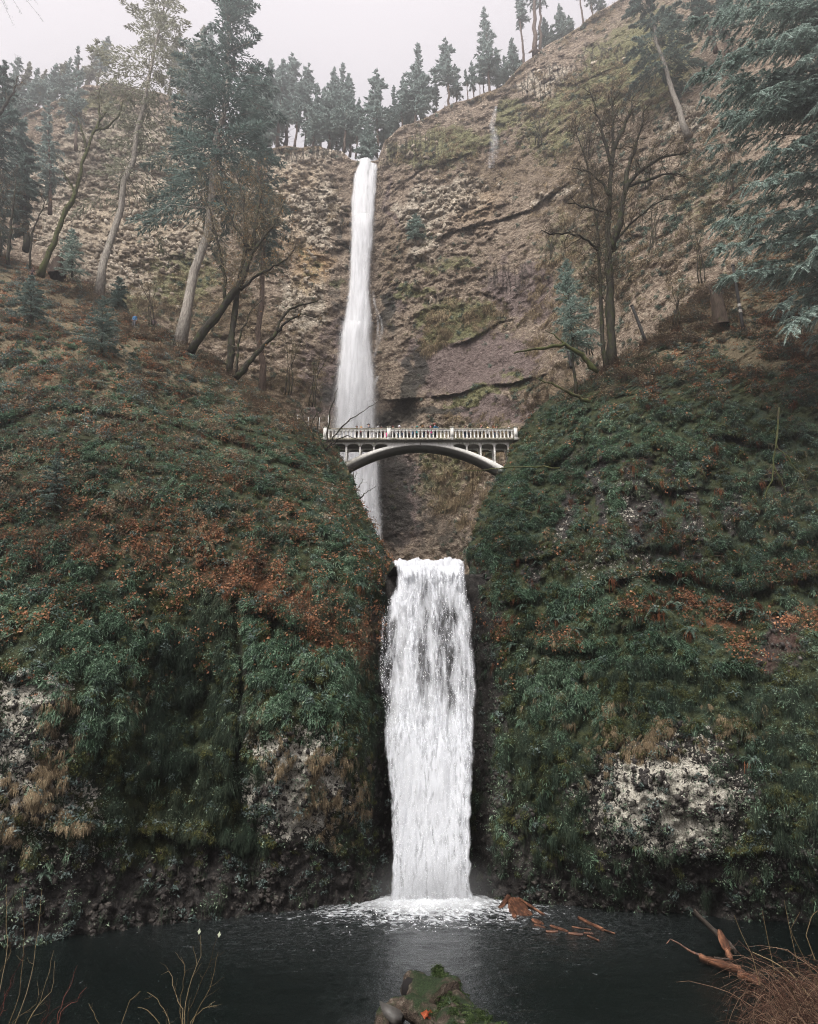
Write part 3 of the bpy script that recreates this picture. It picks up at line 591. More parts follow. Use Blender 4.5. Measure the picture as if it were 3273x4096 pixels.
# ---------------------------------------------------------------- light
SUN_EL, SUN_AZ = R(50), R(208)       # high, from behind the viewpoint and a little to its west
def lights():
    w = bpy.data.worlds.new('World'); scene.world = w; w.use_nodes = True
    nt = w.node_tree; nt.nodes.clear()
    out = nt.nodes.new('ShaderNodeOutputWorld'); bg = nt.nodes.new('ShaderNodeBackground')
    sky = nt.nodes.new('ShaderNodeTexSky'); sky.sky_type = 'NISHITA'; sky.sun_disc = False
    sky.sun_elevation = SUN_EL; sky.sun_rotation = SUN_AZ; sky.air_density = 1.0; sky.dust_density = 4.0
    hs = nt.nodes.new('ShaderNodeHueSaturation'); hs.inputs['Saturation'].default_value = .25; hs.inputs['Value'].default_value = .4
    mx = nt.nodes.new('ShaderNodeMix'); mx.data_type = 'RGBA'; mx.inputs[0].default_value = .85
    mx.inputs[7].default_value = (2.22, 2.10, 2.18, 1)       # the closed cloud layer
    nt.links.new(sky.outputs[0], hs.inputs['Color']); nt.links.new(hs.outputs[0], mx.inputs[6])
    nt.links.new(mx.outputs[2], bg.inputs['Color']); bg.inputs['Strength'].default_value = .12
    nt.links.new(bg.outputs[0], out.inputs['Surface'])
    sd = bpy.data.lights.new('sun', 'SUN'); sd.energy = 1.5; sd.angle = R(32); sd.color = (1.0, .965, .90)
    s = bpy.data.objects.new('sun', sd); col.objects.link(s)
    d = Vector((math.sin(SUN_AZ) * math.cos(SUN_EL), math.cos(SUN_AZ) * math.cos(SUN_EL), math.sin(SUN_EL)))
    s.rotation_euler = d.to_track_quat('Z', 'Y').to_euler(); s.location = d * 60
    scene.view_settings.view_transform = 'Standard'; scene.view_settings.look = 'None'
    scene.view_settings.exposure = EXPOSURE; scene.view_settings.gamma = 1
    c = scene.cycles
    c.max_bounces = 6; c.diffuse_bounces = 3; c.glossy_bounces = 2; c.transmission_bounces = 2; c.transparent_max_bounces = 16; c.volume_bounces = 0
    c.use_denoising = True; c.caustics_reflective = False; c.caustics_refractive = False
    try: c.denoiser = 'OPENIMAGEDENOISE'; c.denoising_input_passes = 'RGB_ALBEDO_NORMAL'; c.denoising_prefilter = 'NONE'; c.denoising_quality = 'HIGH'
    except Exception: pass
    c.use_adaptive_sampling = True; c.adaptive_threshold = .01; c.pixel_filter_type = 'BLACKMAN_HARRIS'; c.filter_width = 1.05
    c.volume_step_rate = 4; c.sample_clamp_indirect = 6
EXPOSURE = 2.42
HAZE = 0.0024
lights()
def haze():
    t = NT('damp air')
    v = t.n('ShaderNodeVolumePrincipled', {'Color': (.93, .92, .93), 'Density': HAZE, 'Anisotropy': 0.84})
    t.t.links.new(v.outputs[0], t.out.inputs['Volume'])
    m = MB(); m.box(-260, 260, -140, 360, -3.4, 330)
    o = m.obj('haze', t.m); tag(o, 'thin damp mist between the cliffs', 'mist', kind='stuff')
    t.m.cycles.homogeneous_volume = True
haze()

# ---------------------------------------------------------------- falling water
def water_mat(name, su, sv, bias, gain, soft, tint=(.66, .68, .72)):
    t = NT(name)
    f = t.attr('flow'); S = t.n('ShaderNodeSeparateColor', {'Color': f.outputs['Color']}); u, v, edge = S.outputs
    dens = f.outputs['Alpha']
    vec = t.n('ShaderNodeCombineXYZ', {'X': t.mul(u, su), 'Y': t.mul(v, sv), 'Z': t.attr('layer').outputs['Fac']}).outputs[0]
    vec2 = t.n('ShaderNodeCombineXYZ', {'X': t.mul(u, su * .33), 'Y': t.mul(v, sv * .16), 'Z': 4.0}).outputs[0]
    a = t.noise(vec, 1.0, 4, .62, .3); b = t.noise(vec2, 1.0, 3, .55)
    s = t.math('ADD', t.mul(a, .6), t.mul(b, .55))
    s = t.math('ADD', s, t.math('SUBTRACT', t.mul(dens, gain), bias))
    al = t.mul(t.sm(s, 0.0, soft), t.sm(edge, 0.0, 1.0))
    c = t.mix(t.sm(a, .35, .65), tuple(x * .86 for x in tint), tint)
    # drops in the air scatter light from above as well as from the front
    nb = t.n('ShaderNodeVectorMath', {0: t.n('ShaderNodeVectorMath', {0: t.bump(a, .35, .2), 1: (0, -.45, .75)}, operation='ADD').outputs[0]}, operation='NORMALIZE').outputs[0]
    d = t.n('ShaderNodeBsdfDiffuse', {'Color': c, 'Normal': nb})
    tr = t.n('ShaderNodeBsdfTranslucent', {'Color': c})
    m1 = t.n('ShaderNodeMixShader', {'Fac': .35}); t.t.links.new(d.outputs[0], m1.inputs[1]); t.t.links.new(tr.outputs[0], m1.inputs[2])
    m2 = t.n('ShaderNodeMixShader', {'Fac': al}); t.t.links.new(t.n('ShaderNodeBsdfTransparent').outputs[0], m2.inputs[1]); t.t.links.new(m1.outputs[0], m2.inputs[2])
    return t.done(m2.outputs[0])
LOW_L = [(560, 393), (566, 396), (574, 397), (586, 395), (601, 385), (623, 379.5), (653, 377), (684, 377.5), (708, 382), (732, 384), (769, 389), (799, 392), (850, 393), (890, 393), (912, 388)]
LOW_R = [(560, 464.5), (574, 467), (611, 472), (647, 474.5), (690, 478), (699, 476), (732, 474), (769, 472), (799, 470), (850, 469), (890, 470), (912, 476)]
def sheet_water(name, Lt, Rt, py0, py1, Yf, nu, nv, mat, layer, grow=0.0, edge_w=.12, densf=None, rag=0.0, parent=None, amp=.25, nscale=.8, lip=0.0):
    py = np.linspace(py0, py1, nv); l = interp(py, Lt) - grow; r = interp(py, Rt) + grow
    l = l + rag * fbm(np.stack([py * .09, py * 0 + layer, py * 0 + 2], -1), 4); r = r + rag * fbm(np.stack([py * .09, py * 0 + layer, py * 0 + 7], -1), 4)
    u = np.linspace(0, 1, nu)
    px = l[:, None] + (r - l)[:, None] * u[None]; PY = np.repeat(py[:, None], nu, 1)
    Y = Yf(px, PY)
    PY = PY + (lip * fbm(np.stack([px * .22, px * 0 + 3, px * 0 + layer], -1), 3)) * np.exp(-np.arange(nv) / 6.0)[:, None] if lip else PY
    P = at(px, PY, Y)
    P[..., 1] += amp * fbm(np.stack([P[..., 0] * nscale * 1.8, P[..., 2] * nscale * .35, P[..., 0] * 0 + layer * 3], -1), 4)
    P[..., 1] += .5 * amp * (np.abs(u - .5) * 2)[None] ** 3
    fl = np.zeros(px.shape + (4,), np.float32)
    fl[..., 0] = P[..., 0]; fl[..., 1] = P[..., 2]
    fl[..., 2] = np.minimum(u, 1 - u)[None] / edge_w
    fl[..., 3] = densf(u[None] + 0 * px, (PY - py0) / (py1 - py0), px, PY) if densf else 1
    nr = len(py)
    me = make_mesh(name, P.reshape(-1, 3), grid_faces(nr, nu), np.zeros((0, 3), np.int32), mat, True, {'layer': np.full(nr * nu, layer * 5.0)}, {'flow': fl.reshape(-1, 4)})
    return link(name, me, parent)

def lower_fall():
    def Yf(px, py): return np.interp(py, [556, 563, 580, 640, 760, 915], [47.6, 47.0, 46.5, 46.0, 45.7, 45.3])
    def dens(u, v, px, py):
        e = np.minimum(u, 1 - u)
        d = .70 + .30 * sstep(.30, .62, v) - .26 * sstep(.14, .0, e) * (1 - .45 * sstep(.45, .75, v))
        d -= .22 * np.exp(-((px - 425) / 6) ** 2) * sstep(.02, .12, v) * (1 - sstep(.35, .6, v))
        d -= .18 * np.exp(-((px - 449) / 12) ** 2) * sstep(.06, .2, v) * (1 - sstep(.4, .6, v))
        d -= .22 * np.exp(-((px - 393) / 8) ** 2) * sstep(.1, .2, v) * (1 - sstep(.4, .5, v))
        d += .25 * sstep(.06, .0, v)
        return d
    root = empty('lower_waterfall', tuple(at(430, 905, 45.4)))
    tag(root, 'lower waterfall, a broad white curtain plunging into the dark pool', 'waterfall')
    inv = Matrix.Translation(-Vector(root.location))
    m0 = water_mat('falling water broad', 2.4, .5, .95, .95, .34)
    m1 = water_mat('falling water broken', 5.4, 1.25, 1.13, .95, .26, (.66, .68, .72))
    parts = [sheet_water('water_curtain', LOW_L, LOW_R, 559, 913, Yf, 110, 240, m0, 0.0, .2, .045, dens, 1.8, root, .35, lip=3.2),
             sheet_water('water_curtain', LOW_L, LOW_R, 560, 912, lambda a, b: Yf(a, b) - .3, 90, 240, m1, 1.0, 1.0, .04, dens, 2.6, root, .35, lip=3.2),
             sheet_water('water_curtain', LOW_L, LOW_R, 566, 912, lambda a, b: Yf(a, b) - .55, 90, 240, m1, 2.0, 1.8, .04, lambda *a: dens(*a) - .12, 2.6, root, .35)]
    # thrown drops and torn shreds of water over the curtain
    n = 8000; v = rng.random(n) ** .8; py = 561 + v * 350
    l = interp(py, LOW_L); r = interp(py, LOW_R)
    uu = rng.beta(.75, .75, n); px = l + (r - l) * (.03 + .94 * uu)
    P = at(px, py, Yf(px, py) - .55 - .35 * rng.random(n))
    L = .015 + .05 * rng.random(n) ** 2; W = .007 + .012 * rng.random(n)
    ax = np.stack([.35 * rng.normal(size=n), .3 * rng.normal(size=n), -1 - 0 * v], -1); ax /= np.linalg.norm(ax, axis=1)[:, None]
    sd = np.stack([np.ones(n), .4 * rng.normal(size=n), .35 * rng.normal(size=n)], -1)
    V = np.stack([P - ax * L[:, None], P + sd * W[:, None], P + ax * L[:, None], P - sd * W[:, None]], 1)
    t = NT('thrown drops'); dm = t.done(t.bsdf((.86, .88, .91), .5))
    me = make_mesh('flying_drops', V.reshape(-1, 3), np.arange(4 * n).reshape(-1, 4), np.zeros((0, 3), np.int32), dm)
    o = link('flying_drops', me, root); o['kind'] = 'stuff'
    for c in root.children: c.matrix_parent_inverse = inv
lower_fall()

UP_L = [(150, 357), (163, 356), (174, 353), (200, 350), (244, 350.5), (279, 348.5), (300, 346.5), (316, 343.5), (335, 340), (369, 337), (389, 335), (411, 333.5), (430, 331), (470, 336), (520, 345), (560, 352), (700, 356)]
UP_R = [(150, 379), (158, 379), (174, 378), (209, 375.5), (252, 372), (287, 370), (316, 372), (338, 371), (360, 373), (382, 375.5), (418, 376), (461, 379), (505, 381), (545, 384), (700, 388)]
def upper_fall():
    def Yc(px, py): return np.interp(py, [150, 160, 166, 200, 330, 430, 560], [136, 131.8, 130.4, 129.4, 128.6, 128.0, 126.5])
    root = empty('upper_waterfall', tuple(at(355, 430, 128)))
    tag(root, 'upper waterfall, a tall narrow white veil dropping down the high cliff behind the bridge', 'waterfall')
    inv = Matrix.Translation(-Vector(root.location))
    ms = water_mat('veil water', 1.5, .16, .70, 1.0, .40, (.84, .85, .88))
    mw = water_mat('veil spray', 1.0, .10, .62, .85, .75, (.84, .85, .88))
    def d0(u, v, px, py):
        v = (py - 157) / 388.0
        d = 1.0 - .42 * np.exp(-((u - .66) / .12) ** 2) * (1 - sstep(.12, .5, v)) - .3 * np.exp(-((u - .8) / .05) ** 2) * (1 - sstep(.1, .3, v))
        d -= .45 * sstep(.55, .9, u) * sstep(.28, .40, v) * (1 - sstep(.62, .7, v)) * .6
        d -= .60 * sstep(470, 600, py); return d
    def d1(u, v, px, py):
        v = (py - 215) / 325.0; return .70 - .1 * sstep(.5, .8, u) - .30 * sstep(470, 600, py) - .12 * (1 - sstep(.2, .5, v))
    sheet_water('water_veil', UP_L, UP_R, 157.5, 690, Yc, 50, 280, ms, 0.0, 0, .16, d0, 1.2, root, .8, .25)
    sheet_water('water_veil', UP_L, UP_R, 158.5, 640, lambda a, b: Yc(a, b) - .9, 50, 220, ms, 1.0, -1.5, .22, lambda *a: d0(*a) - .12, 1.6, root, .8, .25)
    sheet_water('drifting_spray', UP_L, UP_R, 215, 660, lambda a, b: Yc(a, b) - 1.8, 40, 160, mw, 2.0, 2.6, .42, d1, 1.0, root, 1.2, .15)
    sheet_water('drifting_spray', UP_L, UP_R, 320, 660, lambda a, b: Yc(a, b) - 3.0, 40, 120, mw, 3.0, 5.0, .48, lambda *a: d1(*a) - .10, 1.0, root, 1.2, .15)
    for pts, w in (([(372, 290), (376, 306), (381, 320), (382.5, 330), (379, 342), (375, 353), (371, 364)], 2.2), ([(378, 376), (374, 386), (371, 398), (369, 410)], 3.0), ([(374, 300), (377, 318), (378, 330), (376, 345)], 2.0)):
        p = np.array(pts, float)
        sheet_water('side_rivulet', [(y, x - w * .5) for x, y in pts], [(y, x + w * .5) for x, y in pts], p[0, 1], p[-1, 1], lambda a, b: Yc(a, b) - .6, 8, 60, mw, 5.0, .8, .4, lambda u, v, a, b: .20 - .06 * v, .8, root, .3, .4)
    for c in root.children: c.matrix_parent_inverse = inv
    pts = [(106, 496), (112, 495), (125, 491), (130, 493), (144, 493), (168, 492)]
    o = sheet_water('thin_waterfall', [(y, x - np.interp(y, [106, 120, 168], [1.2, 2, 5])) for y, x in pts], [(y, x + np.interp(y, [106, 120, 135, 168], [1.2, 2.4, 7, 5])) for y, x in pts], 106, 168,
                    lambda a, b: B_.Y(a, b) - 1.6, 16, 80, mw, 7.0, 1.0, .45, lambda u, v, a, b: .46 - .14 * v - .12 * sstep(.55, 1, u), 1.0, None, .4, .4)
    tag(o, 'thin wispy cascade trickling over the cliff rim under the ridge trees', 'waterfall')
upper_fall()

# ---------------------------------------------------------------- the short stream between the two falls
def stream():
    y = np.linspace(47.3, 124, 90); x = np.linspace(-1, 1, 24); X, Y = np.meshgrid(x, y)
    zl = at(430, 574, 49.6)[2] - .12; wd = np.interp(Y, [47.3, 52, 70, 100, 124], [2.55, 3.2, 5, 9, 12]); cx = np.interp(Y, [47.3, 124], [1.45, -5])
    P = np.stack([cx + X * wd, Y, zl + .02 - np.interp(Y, [47.3, 52, 124], [.12, .02, .02]) + .06 * fbm(np.stack([X * wd, Y, X * 0], -1) * .9, 3) + .12], -1)
    t = NT('stream water'); p = t.pos(); n = t.noise(t.map(p, (1, .4, 1)), 1.6, 5, .65, .8)
    m = t.done(t.bsdf(t.mix(t.sm(n, .52, .68), (.012, .016, .017), (.62, .64, .67)), .3, t.bump(n, .5, .1), .3))
    tag(link('stream_water', make_mesh('stream_water', P.reshape(-1, 3), grid_faces(90, 24), np.zeros((0, 3), np.int32), m, True)), 'short stream running from the upper plunge basin to the lip of the lower fall', 'stream', kind='structure')
stream()

# ---------------------------------------------------------------- the pool
def pool():
    nx, ny = 420, 260
    x = np.linspace(-46, 46, nx); y = np.linspace(17, 49, ny); X, Y = np.meshgrid(x, y)
    bx, by = 1.35, 45.4
    d = np.sqrt(((X - bx) / 1.15) ** 2 + (Y - by) ** 2)
    q = np.stack([X, Y, X * 0], -1)
    turb = np.exp(-(d / 5.0) ** 2)
    Z = .05 * fbm(q * np.array([.9, 1.6, 1]), 4) + turb * (.10 + .42 * (ridged(q * 1.1, 4) - .45)) + .32 * np.exp(-(np.abs(d - 1.2) / 1.6) ** 2)
    t = NT('dark pool water'); p = t.pos()
    sx = t.n('ShaderNodeSeparateXYZ', {'Vector': p})
    dx = t.math('DIVIDE', t.math('SUBTRACT', sx.outputs[0], bx), 1.2); dy = t.math('SUBTRACT', sx.outputs[1], by)
    dx = t.math('SUBTRACT', dx, t.mul(t.math('MINIMUM', dx, 0.0), .12))
    dd = t.math('SQRT', t.math('ADD', t.mul(dx, dx), t.mul(dy, dy)))
    n1 = t.noise(p, .8, 4, .6); n2 = t.noise(p, 3.2, 5, .65, .8); n3 = t.noise(t.map(p, (1, 2.2, 1)), 7.0, 3, .6)
    ring = t.math('ADD', t.mul(t.math('SUBTRACT', 5.6, dd), .16), t.math('ADD', t.mul(t.math('SUBTRACT', n1, .5), 1.2), t.mul(t.math('SUBTRACT', n2, .5), 2.4)))
    foam = t.mul(t.sm(ring, -.05, .95), t.mr(n3, .3, .7, .72, 1.0))
    foam = t.math('MAXIMUM', foam, t.sm(t.math('ADD', dd, t.mul(n2, 2.0)), 4.4, 2.2))
    # drifting flecks of foam farther out
    fleck = t.mul(t.sm(t.noise(t.map(p, (1, 2.4, 1)), 1.9, 5, .68, 1.2), .655, .74), t.sm(dd, 26.0, 6.0))
    foam = t.math('MAXIMUM', foam, t.mul(fleck, .4))
    haze = t.mul(t.mul(t.sm(dd, 17, 4), t.sm(t.noise(t.map(p, (1.0, 1.8, 1)), 3.0, 5, .7, 1.5), .42, .70)), .10)
    c = t.mix(t.math('MAXIMUM', foam, haze), t.mix(n1, (.0018, .0036, .0036), (.0045, .0075, .0072)), (.80, .83, .87))
    nm = t.bump(t.math('ADD', t.mul(n3, .5), t.math('ADD', t.mul(n2, .8), n1)), .55, .12)
    m = t.done(t.bsdf(c, t.mr(foam, 0, 1, .16, .8), nm, .3))
    o = link('pool_water', make_mesh('pool_water', np.stack([X, Y, Z], -1).reshape(-1, 3), grid_faces(ny, nx), np.zeros((0, 3), np.int32), m, True))
    tag(o, 'dark rippled plunge pool with white foam under the lower waterfall', 'pool', kind='structure')
    # churned foam heaped round the foot of the fall
    n = 1500; a = rng.random(n) * 2 * math.pi; rr = np.abs(rng.normal(0, 1, n)) * 1.7 + .1
    px_ = bx + np.cos(a) * rr * 1.25 - .15; py_ = by - np.abs(np.sin(a)) * rr * 1.5 + .2
    h = np.exp(-(rr / 1.9) ** 2) * 1.0 * rng.random(n) ** 1.5
    P = np.stack([px_, py_, .04 + h + .10 * rng.random(n)], -1)
    mb_v = []; k = .015 + .035 * rng.random(n)
    oct_ = np.array([(1, 0, 0), (-1, 0, 0), (0, 1, 0), (0, -1, 0), (0, 0, .8), (0, 0, -.8)], float)
    V = P[:, None] + oct_[None] * k[:, None, None] * (.6 + .8 * rng.random((n, 6, 1)))
    F = np.array([(0, 2, 4), (2, 1, 4), (1, 3, 4), (3, 0, 4), (2, 0, 5), (1, 2, 5), (3, 1, 5), (0, 3, 5)])
    T = (F[None] + np.arange(n)[:, None, None] * 6).reshape(-1, 3)
    t = NT('white foam'); fm = t.done(t.bsdf((.86, .88, .91), .8))
    o = link('churned_foam', make_mesh('churned_foam', V.reshape(-1, 3), np.zeros((0, 4), np.int32), T, fm, True))
    tag(o, 'white churned foam round the foot of the lower waterfall', 'foam', kind='stuff')
    # spray hanging over the foot of the fall
    t = NT('hanging spray'); p = t.obj()
    r = t.n('ShaderNodeVectorMath', {0: p}, operation='LENGTH').outputs['Value']
    den = t.mul(t.sm(r, 1.0, .0), .22)
    v = t.n('ShaderNodeVolumePrincipled', {'Color': (.93, .94, .96), 'Density': den, 'Anisotropy': 0.0})
    t.t.links.new(v.outputs[0], t.out.inputs['Volume'])
    b = MB(); nu, nv = 24, 12
    th = np.linspace(0, math.pi, nv); ph = np.linspace(0, 2 * math.pi, nu)
    TH, PH = np.meshgrid(th, ph, indexing='ij')
    b.add(np.stack([np.sin(TH) * np.cos(PH), np.sin(TH) * np.sin(PH), np.cos(TH)], -1).reshape(-1, 3), grid_faces(nv, nu))
    o = b.obj('spray_mist', t.m); o.location = (bx, by - 1.2, .9); o.scale = (4.6, 2.8, 2.5)
    tag(o, 'soft white spray hanging at the foot of the lower waterfall', 'mist', kind='stuff')
    t2 = NT('drifting spray'); p = t2.obj(); r = t2.n('ShaderNodeVectorMath', {0: p}, operation='LENGTH').outputs['Value']
    v = t2.n('ShaderNodeVolumePrincipled', {'Color': (.95, .95, .96), 'Density': t2.mul(t2.sm(r, 1.0, .0), .05), 'Anisotropy': 0.0}); t2.t.links.new(v.outputs[0], t2.out.inputs['Volume'])
    o2 = o.copy(); o2.data = o.data.copy(); o2.data.materials.clear(); o2.data.materials.append(t2.m); col.objects.link(o2); o2.location = at(353, 418, 124); o2.scale = (9, 4.5, 14)
    tag(o2, 'soft white spray drifting at the foot of the upper waterfall', 'mist', kind='stuff')
pool()
# ---------------------------------------------------------------- the arched footbridge
BX, BY = 1.15, 62.0                  # middle of the span, front parapet plane
DECK = 38.40
def conc_mat(name, c0, c1, stain, moss_amt, grime=.5):
    t = NT(name); p = t.pos()
    n1 = t.noise(p, 1.1, 4); n2 = t.noise(p, 7, 4, .65); st = t.noise(t.map(p, (3.2, 3.2, .35)), 2.2, 4, .6)
    c = t.mix(n2, c0, c1)
    c = t.mix(t.mul(t.sm(st, .5, .72), grime), c, stain)
    c = t.mix(t.mul(t.sm(t.math('ADD', t.mul(n1, .5), t.mul(n2, .5)), .66 - moss_amt, .80 - moss_amt), .9), c, t.mix(n2, (.028, .040, .018), (.085, .085, .035)))
    return t.done(t.bsdf(c, .85, t.bump(n2, .35, .03), .25))
CW = conc_mat('weathered pale concrete', (.50, .49, .46), (.70, .69, .66), (.17, .155, .125), .05, .8)
CM = conc_mat('mossy concrete coping', (.22, .20, .16), (.42, .39, .33), (.08, .07, .05), .20, .7)
CD = conc_mat('shade toned concrete', (.16, .15, .14), (.26, .25, .235), (.07, .065, .055), .05, .7)  # darker concrete, shade under the deck put into its colour
def bridge():
    root = empty('arched_footbridge', (BX, BY, 35.0))
    tag(root, 'pale concrete footbridge on one shallow arch, with balustrades, spanning the gorge', 'bridge')
    inv = Matrix.Translation(-Vector(root.location))
    HL = 9.95
    # deck slab with mossy edge band
    m = MB(); m.box(BX - HL, BX + HL, BY - .12, BY + 2.72, DECK - .19, DECK, .02); m.obj('deck', CD, root)
    for y0, y1 in ((BY - .16, BY + .16), (BY + 2.44, BY + 2.76)):
        m = MB(); m.box(BX - HL, BX + HL, y0, y1, DECK - .165, DECK + .06, .02); m.obj('deck_edge', CM, root)
    posts = [-9.6, -3.185, 3.185, 9.6]
    bal = MB()                        # one baluster: square shaft with base and collar, drawn in to a neck
    prof = [(.085, .095, 0), (.085, .095, .06), (.062, .08, .10), (.075, .085, .36), (.066, .08, .60), (.085, .09, .63), (.085, .09, .68)]
    v = []
    for hx, hy, z in prof: v += [(-hx, -hy, z), (hx, -hy, z), (hx, hy, z), (-hx, hy, z)]
    q = [(k * 4 + i, k * 4 + (i + 1) % 4, k * 4 + 4 + (i + 1) % 4, k * 4 + 4 + i) for k in range(len(prof) - 1) for i in range(4)]
    bal.add(v, q); bme = bal.mesh('baluster', CW)
    z0 = DECK + .06
    for side, yc in ((0, BY + .02), (1, BY + 2.58)):
        for b in range(3):
            xa, xb = BX + posts[b] + .19, BX + posts[b + 1] - .19
            n = 16; gap = (xb - xa) / (n + 0.0)
            for k in range(n):
                o = link('baluster', bme, root); o.location = (xa + gap * (k + .5), yc, z0)
            # arcade band over the balusters: a strip with half-round notches
            m = MB(); zb, zt = z0 + .68, z0 + .98; pts = []
            for k in range(n + 1):
                c = xa + gap * k; r = gap / 2 - .085
                a0, a1 = (0, math.pi)
                for a in np.linspace(math.pi, 0, 9):
                    x = c + r * math.cos(a)
                    if xa - 1e-6 <= x <= xb + 1e-6: pts.append((x, zb + .155 * math.sin(a)))
            pts = [(xa, pts[0][1])] + pts + [(xb, pts[-1][1])] if pts[0][0] > xa else pts
            P = np.array(pts); nn = len(P); F, Bk = yc - .085, yc + .085
            vv = np.concatenate([np.stack([P[:, 0], np.full(nn, y), z], -1) for y in (F, Bk) for z in (P[:, 1], np.full(nn, zt))])
            i = np.arange(nn - 1)
            m.add(vv, np.concatenate([np.stack([i, i + 1, nn + i + 1, nn + i], -1), np.stack([2 * nn + i + 1, 2 * nn + i, 3 * nn + i, 3 * nn + i + 1], -1), np.stack([i + 1, i, 2 * nn + i, 2 * nn + i + 1], -1)]))
            m.obj('parapet_arcade', CW, root)
            m = MB(); m.box(xa - .02, xb + .02, yc - .15, yc + .15, zt - .005, zt + .12, .025); m.obj('parapet_coping', CM, root)
        for k, xp in enumerate(posts):
            x = BX + xp; m = MB()
            m.box(x - .185, x + .185, yc - .19, yc + .19, DECK - .17, z0 + 1.14, .03)
            m.box(x - .15, x + .15, yc - .205, yc - .19 + .01, z0 + .1, z0 + .95)
            o = m.obj('parapet_post', CW, root)
            c = MB(); c.box(x - .25, x + .25, yc - .25, yc + .25, z0 + 1.138, z0 + 1.25, .04); oc = c.obj('post_cap', CM, o)
    # arch: extrados z = 38.12 - .0388 x^2, intrados z = 37.84 - .0448 x^2
    ya, yb = BY + .38, BY + 2.18
    xs = np.linspace(-9.4, 9.4, 61)
    ze = np.minimum(38.17 - .0388 * xs ** 2, 38.19); zi = 37.84 - .0448 * xs ** 2
    n = len(xs); i = np.arange(n - 1)
    def A(xo, y, z): return np.stack([BX + xo, np.full(n, y), z], -1)
    m = MB(); m.add(np.concatenate([A(xs, ya, zi), A(xs, ya, ze), A(xs, yb, ze), A(xs, yb, zi)]),
                    np.concatenate([np.stack([i, i + 1, n + i + 1, n + i], -1), np.stack([n + i, n + i + 1, 2 * n + i + 1, 2 * n + i], -1), np.stack([2 * n + i, 2 * n + i + 1, 3 * n + i + 1, 3 * n + i], -1), np.stack([i + 1, i, 3 * n + i, 3 * n + i + 1], -1)]))
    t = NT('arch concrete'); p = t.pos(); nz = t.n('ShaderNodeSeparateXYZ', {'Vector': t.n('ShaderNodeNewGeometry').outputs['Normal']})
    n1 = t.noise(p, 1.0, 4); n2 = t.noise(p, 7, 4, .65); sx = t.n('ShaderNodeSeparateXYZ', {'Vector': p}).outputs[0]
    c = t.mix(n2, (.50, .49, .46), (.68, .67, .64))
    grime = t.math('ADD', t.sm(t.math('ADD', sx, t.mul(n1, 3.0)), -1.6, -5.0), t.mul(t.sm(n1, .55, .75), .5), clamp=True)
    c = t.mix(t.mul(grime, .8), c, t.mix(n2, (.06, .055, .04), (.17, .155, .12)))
    c = t.mix(t.sm(nz.outputs[2], -.3, -.7), c, t.mix(n2, (.17, .16, .15), (.27, .26, .245)))  # downward faces coloured darker, painting in the soffit shade
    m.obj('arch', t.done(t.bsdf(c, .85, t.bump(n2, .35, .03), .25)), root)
    m = MB(); m.box(BX - .05, BX + .05, ya - .06, ya + .1, 37.80, 38.2, .015); m.obj('keystone', CD, root)
    # spandrel walls with round-topped openings between slim columns
    piers = [4.70, 6.085, 7.47, 8.86]
    for side in (0, 1):
        y0 = BY + .45 + side * 1.45; y1 = y0 + .2; zt = DECK - .188
        for sgn in (-1, 1):
            # frieze over the openings
            m = MB(); pts = []
            edges = [3.32] + piers + [9.9]
            for a, b in zip(edges[:-1], edges[1:]):
                lo = a + (.09 if a > 3.4 else 0); hi = b - .09; c = (lo + hi) / 2; r = (hi - lo) / 2
                if a > 3.4: pts.append((a, zt - .52)); pts.append((lo, zt - .52))
                else: pts.append((lo, zt - .40)); 
                for th in np.linspace(math.pi, 0, 13):
                    sx_ = abs(math.cos(th)) ** .75 * (1 if math.cos(th) > 0 else -1)
                    pts.append((c + r * sx_, zt - .52 + .42 * math.sin(th) ** .75))
                pts.append((hi, zt - .52))
            P = np.array(pts); P = P[np.argsort(P[:, 0], kind='stable')]; nn = len(P)
            ex = np.minimum(38.17 - .0388 * P[:, 0] ** 2, 38.19)
            X = BX + sgn * P[:, 0]; zl = P[:, 1]; zl = np.minimum(zl, zt - .02)
            vv = np.concatenate([np.stack([X, np.full(nn, y), z], -1) for y in (y0, y1) for z in (zl, np.full(nn, zt))]); i2 = np.arange(nn - 1)
            m.add(vv, np.concatenate([np.stack([i2, i2 + 1, nn + i2 + 1, nn + i2], -1), np.stack([2 * nn + i2, 3 * nn + i2, 3 * nn + i2 + 1, 2 * nn + i2 + 1], -1), np.stack([i2, 2 * nn + i2, 2 * nn + i2 + 1, i2 + 1], -1)]))
            # solid spandrel near the crown
            m.obj('spandrel_frieze', CW, root)
            m = MB(); a = np.linspace(0.06, 3.32, 12); ez = np.minimum(38.16 - .0388 * a ** 2, 38.18)
            vv = np.concatenate([np.stack([BX + sgn * a, np.full(12, y), z], -1) for y in (y0, y1) for z in (ez - .05, np.full(12, zt))]); i3 = np.arange(11)
            m.add(vv, np.concatenate([np.stack([i3, i3 + 1, 12 + i3 + 1, 12 + i3], -1), np.stack([24 + i3, 36 + i3, 36 + i3 + 1, 24 + i3 + 1], -1)]))
            m.obj('spandrel_wall', CW, root)
            for c in piers:
                m = MB(); zb = 38.17 - .0388 * c * c - .12
                m.box(BX + sgn * c - .088, BX + sgn * c + .088, y0 + .01, y1 - .01, zb, zt - .5, .012); m.obj('spandrel_column', CW, root)
    for o in root.children:
        o.matrix_parent_inverse = inv
    # abutments where the arch springs
    for sgn in (-1, 1):
        m = MB(); x = BX + sgn * 9.9
        m.box(x - .9, x + .9, BY + .2, BY + 2.4, 31.5, DECK - .25, .1); o = m.obj('abutment', CD, root); o.matrix_parent_inverse = inv
bridge()
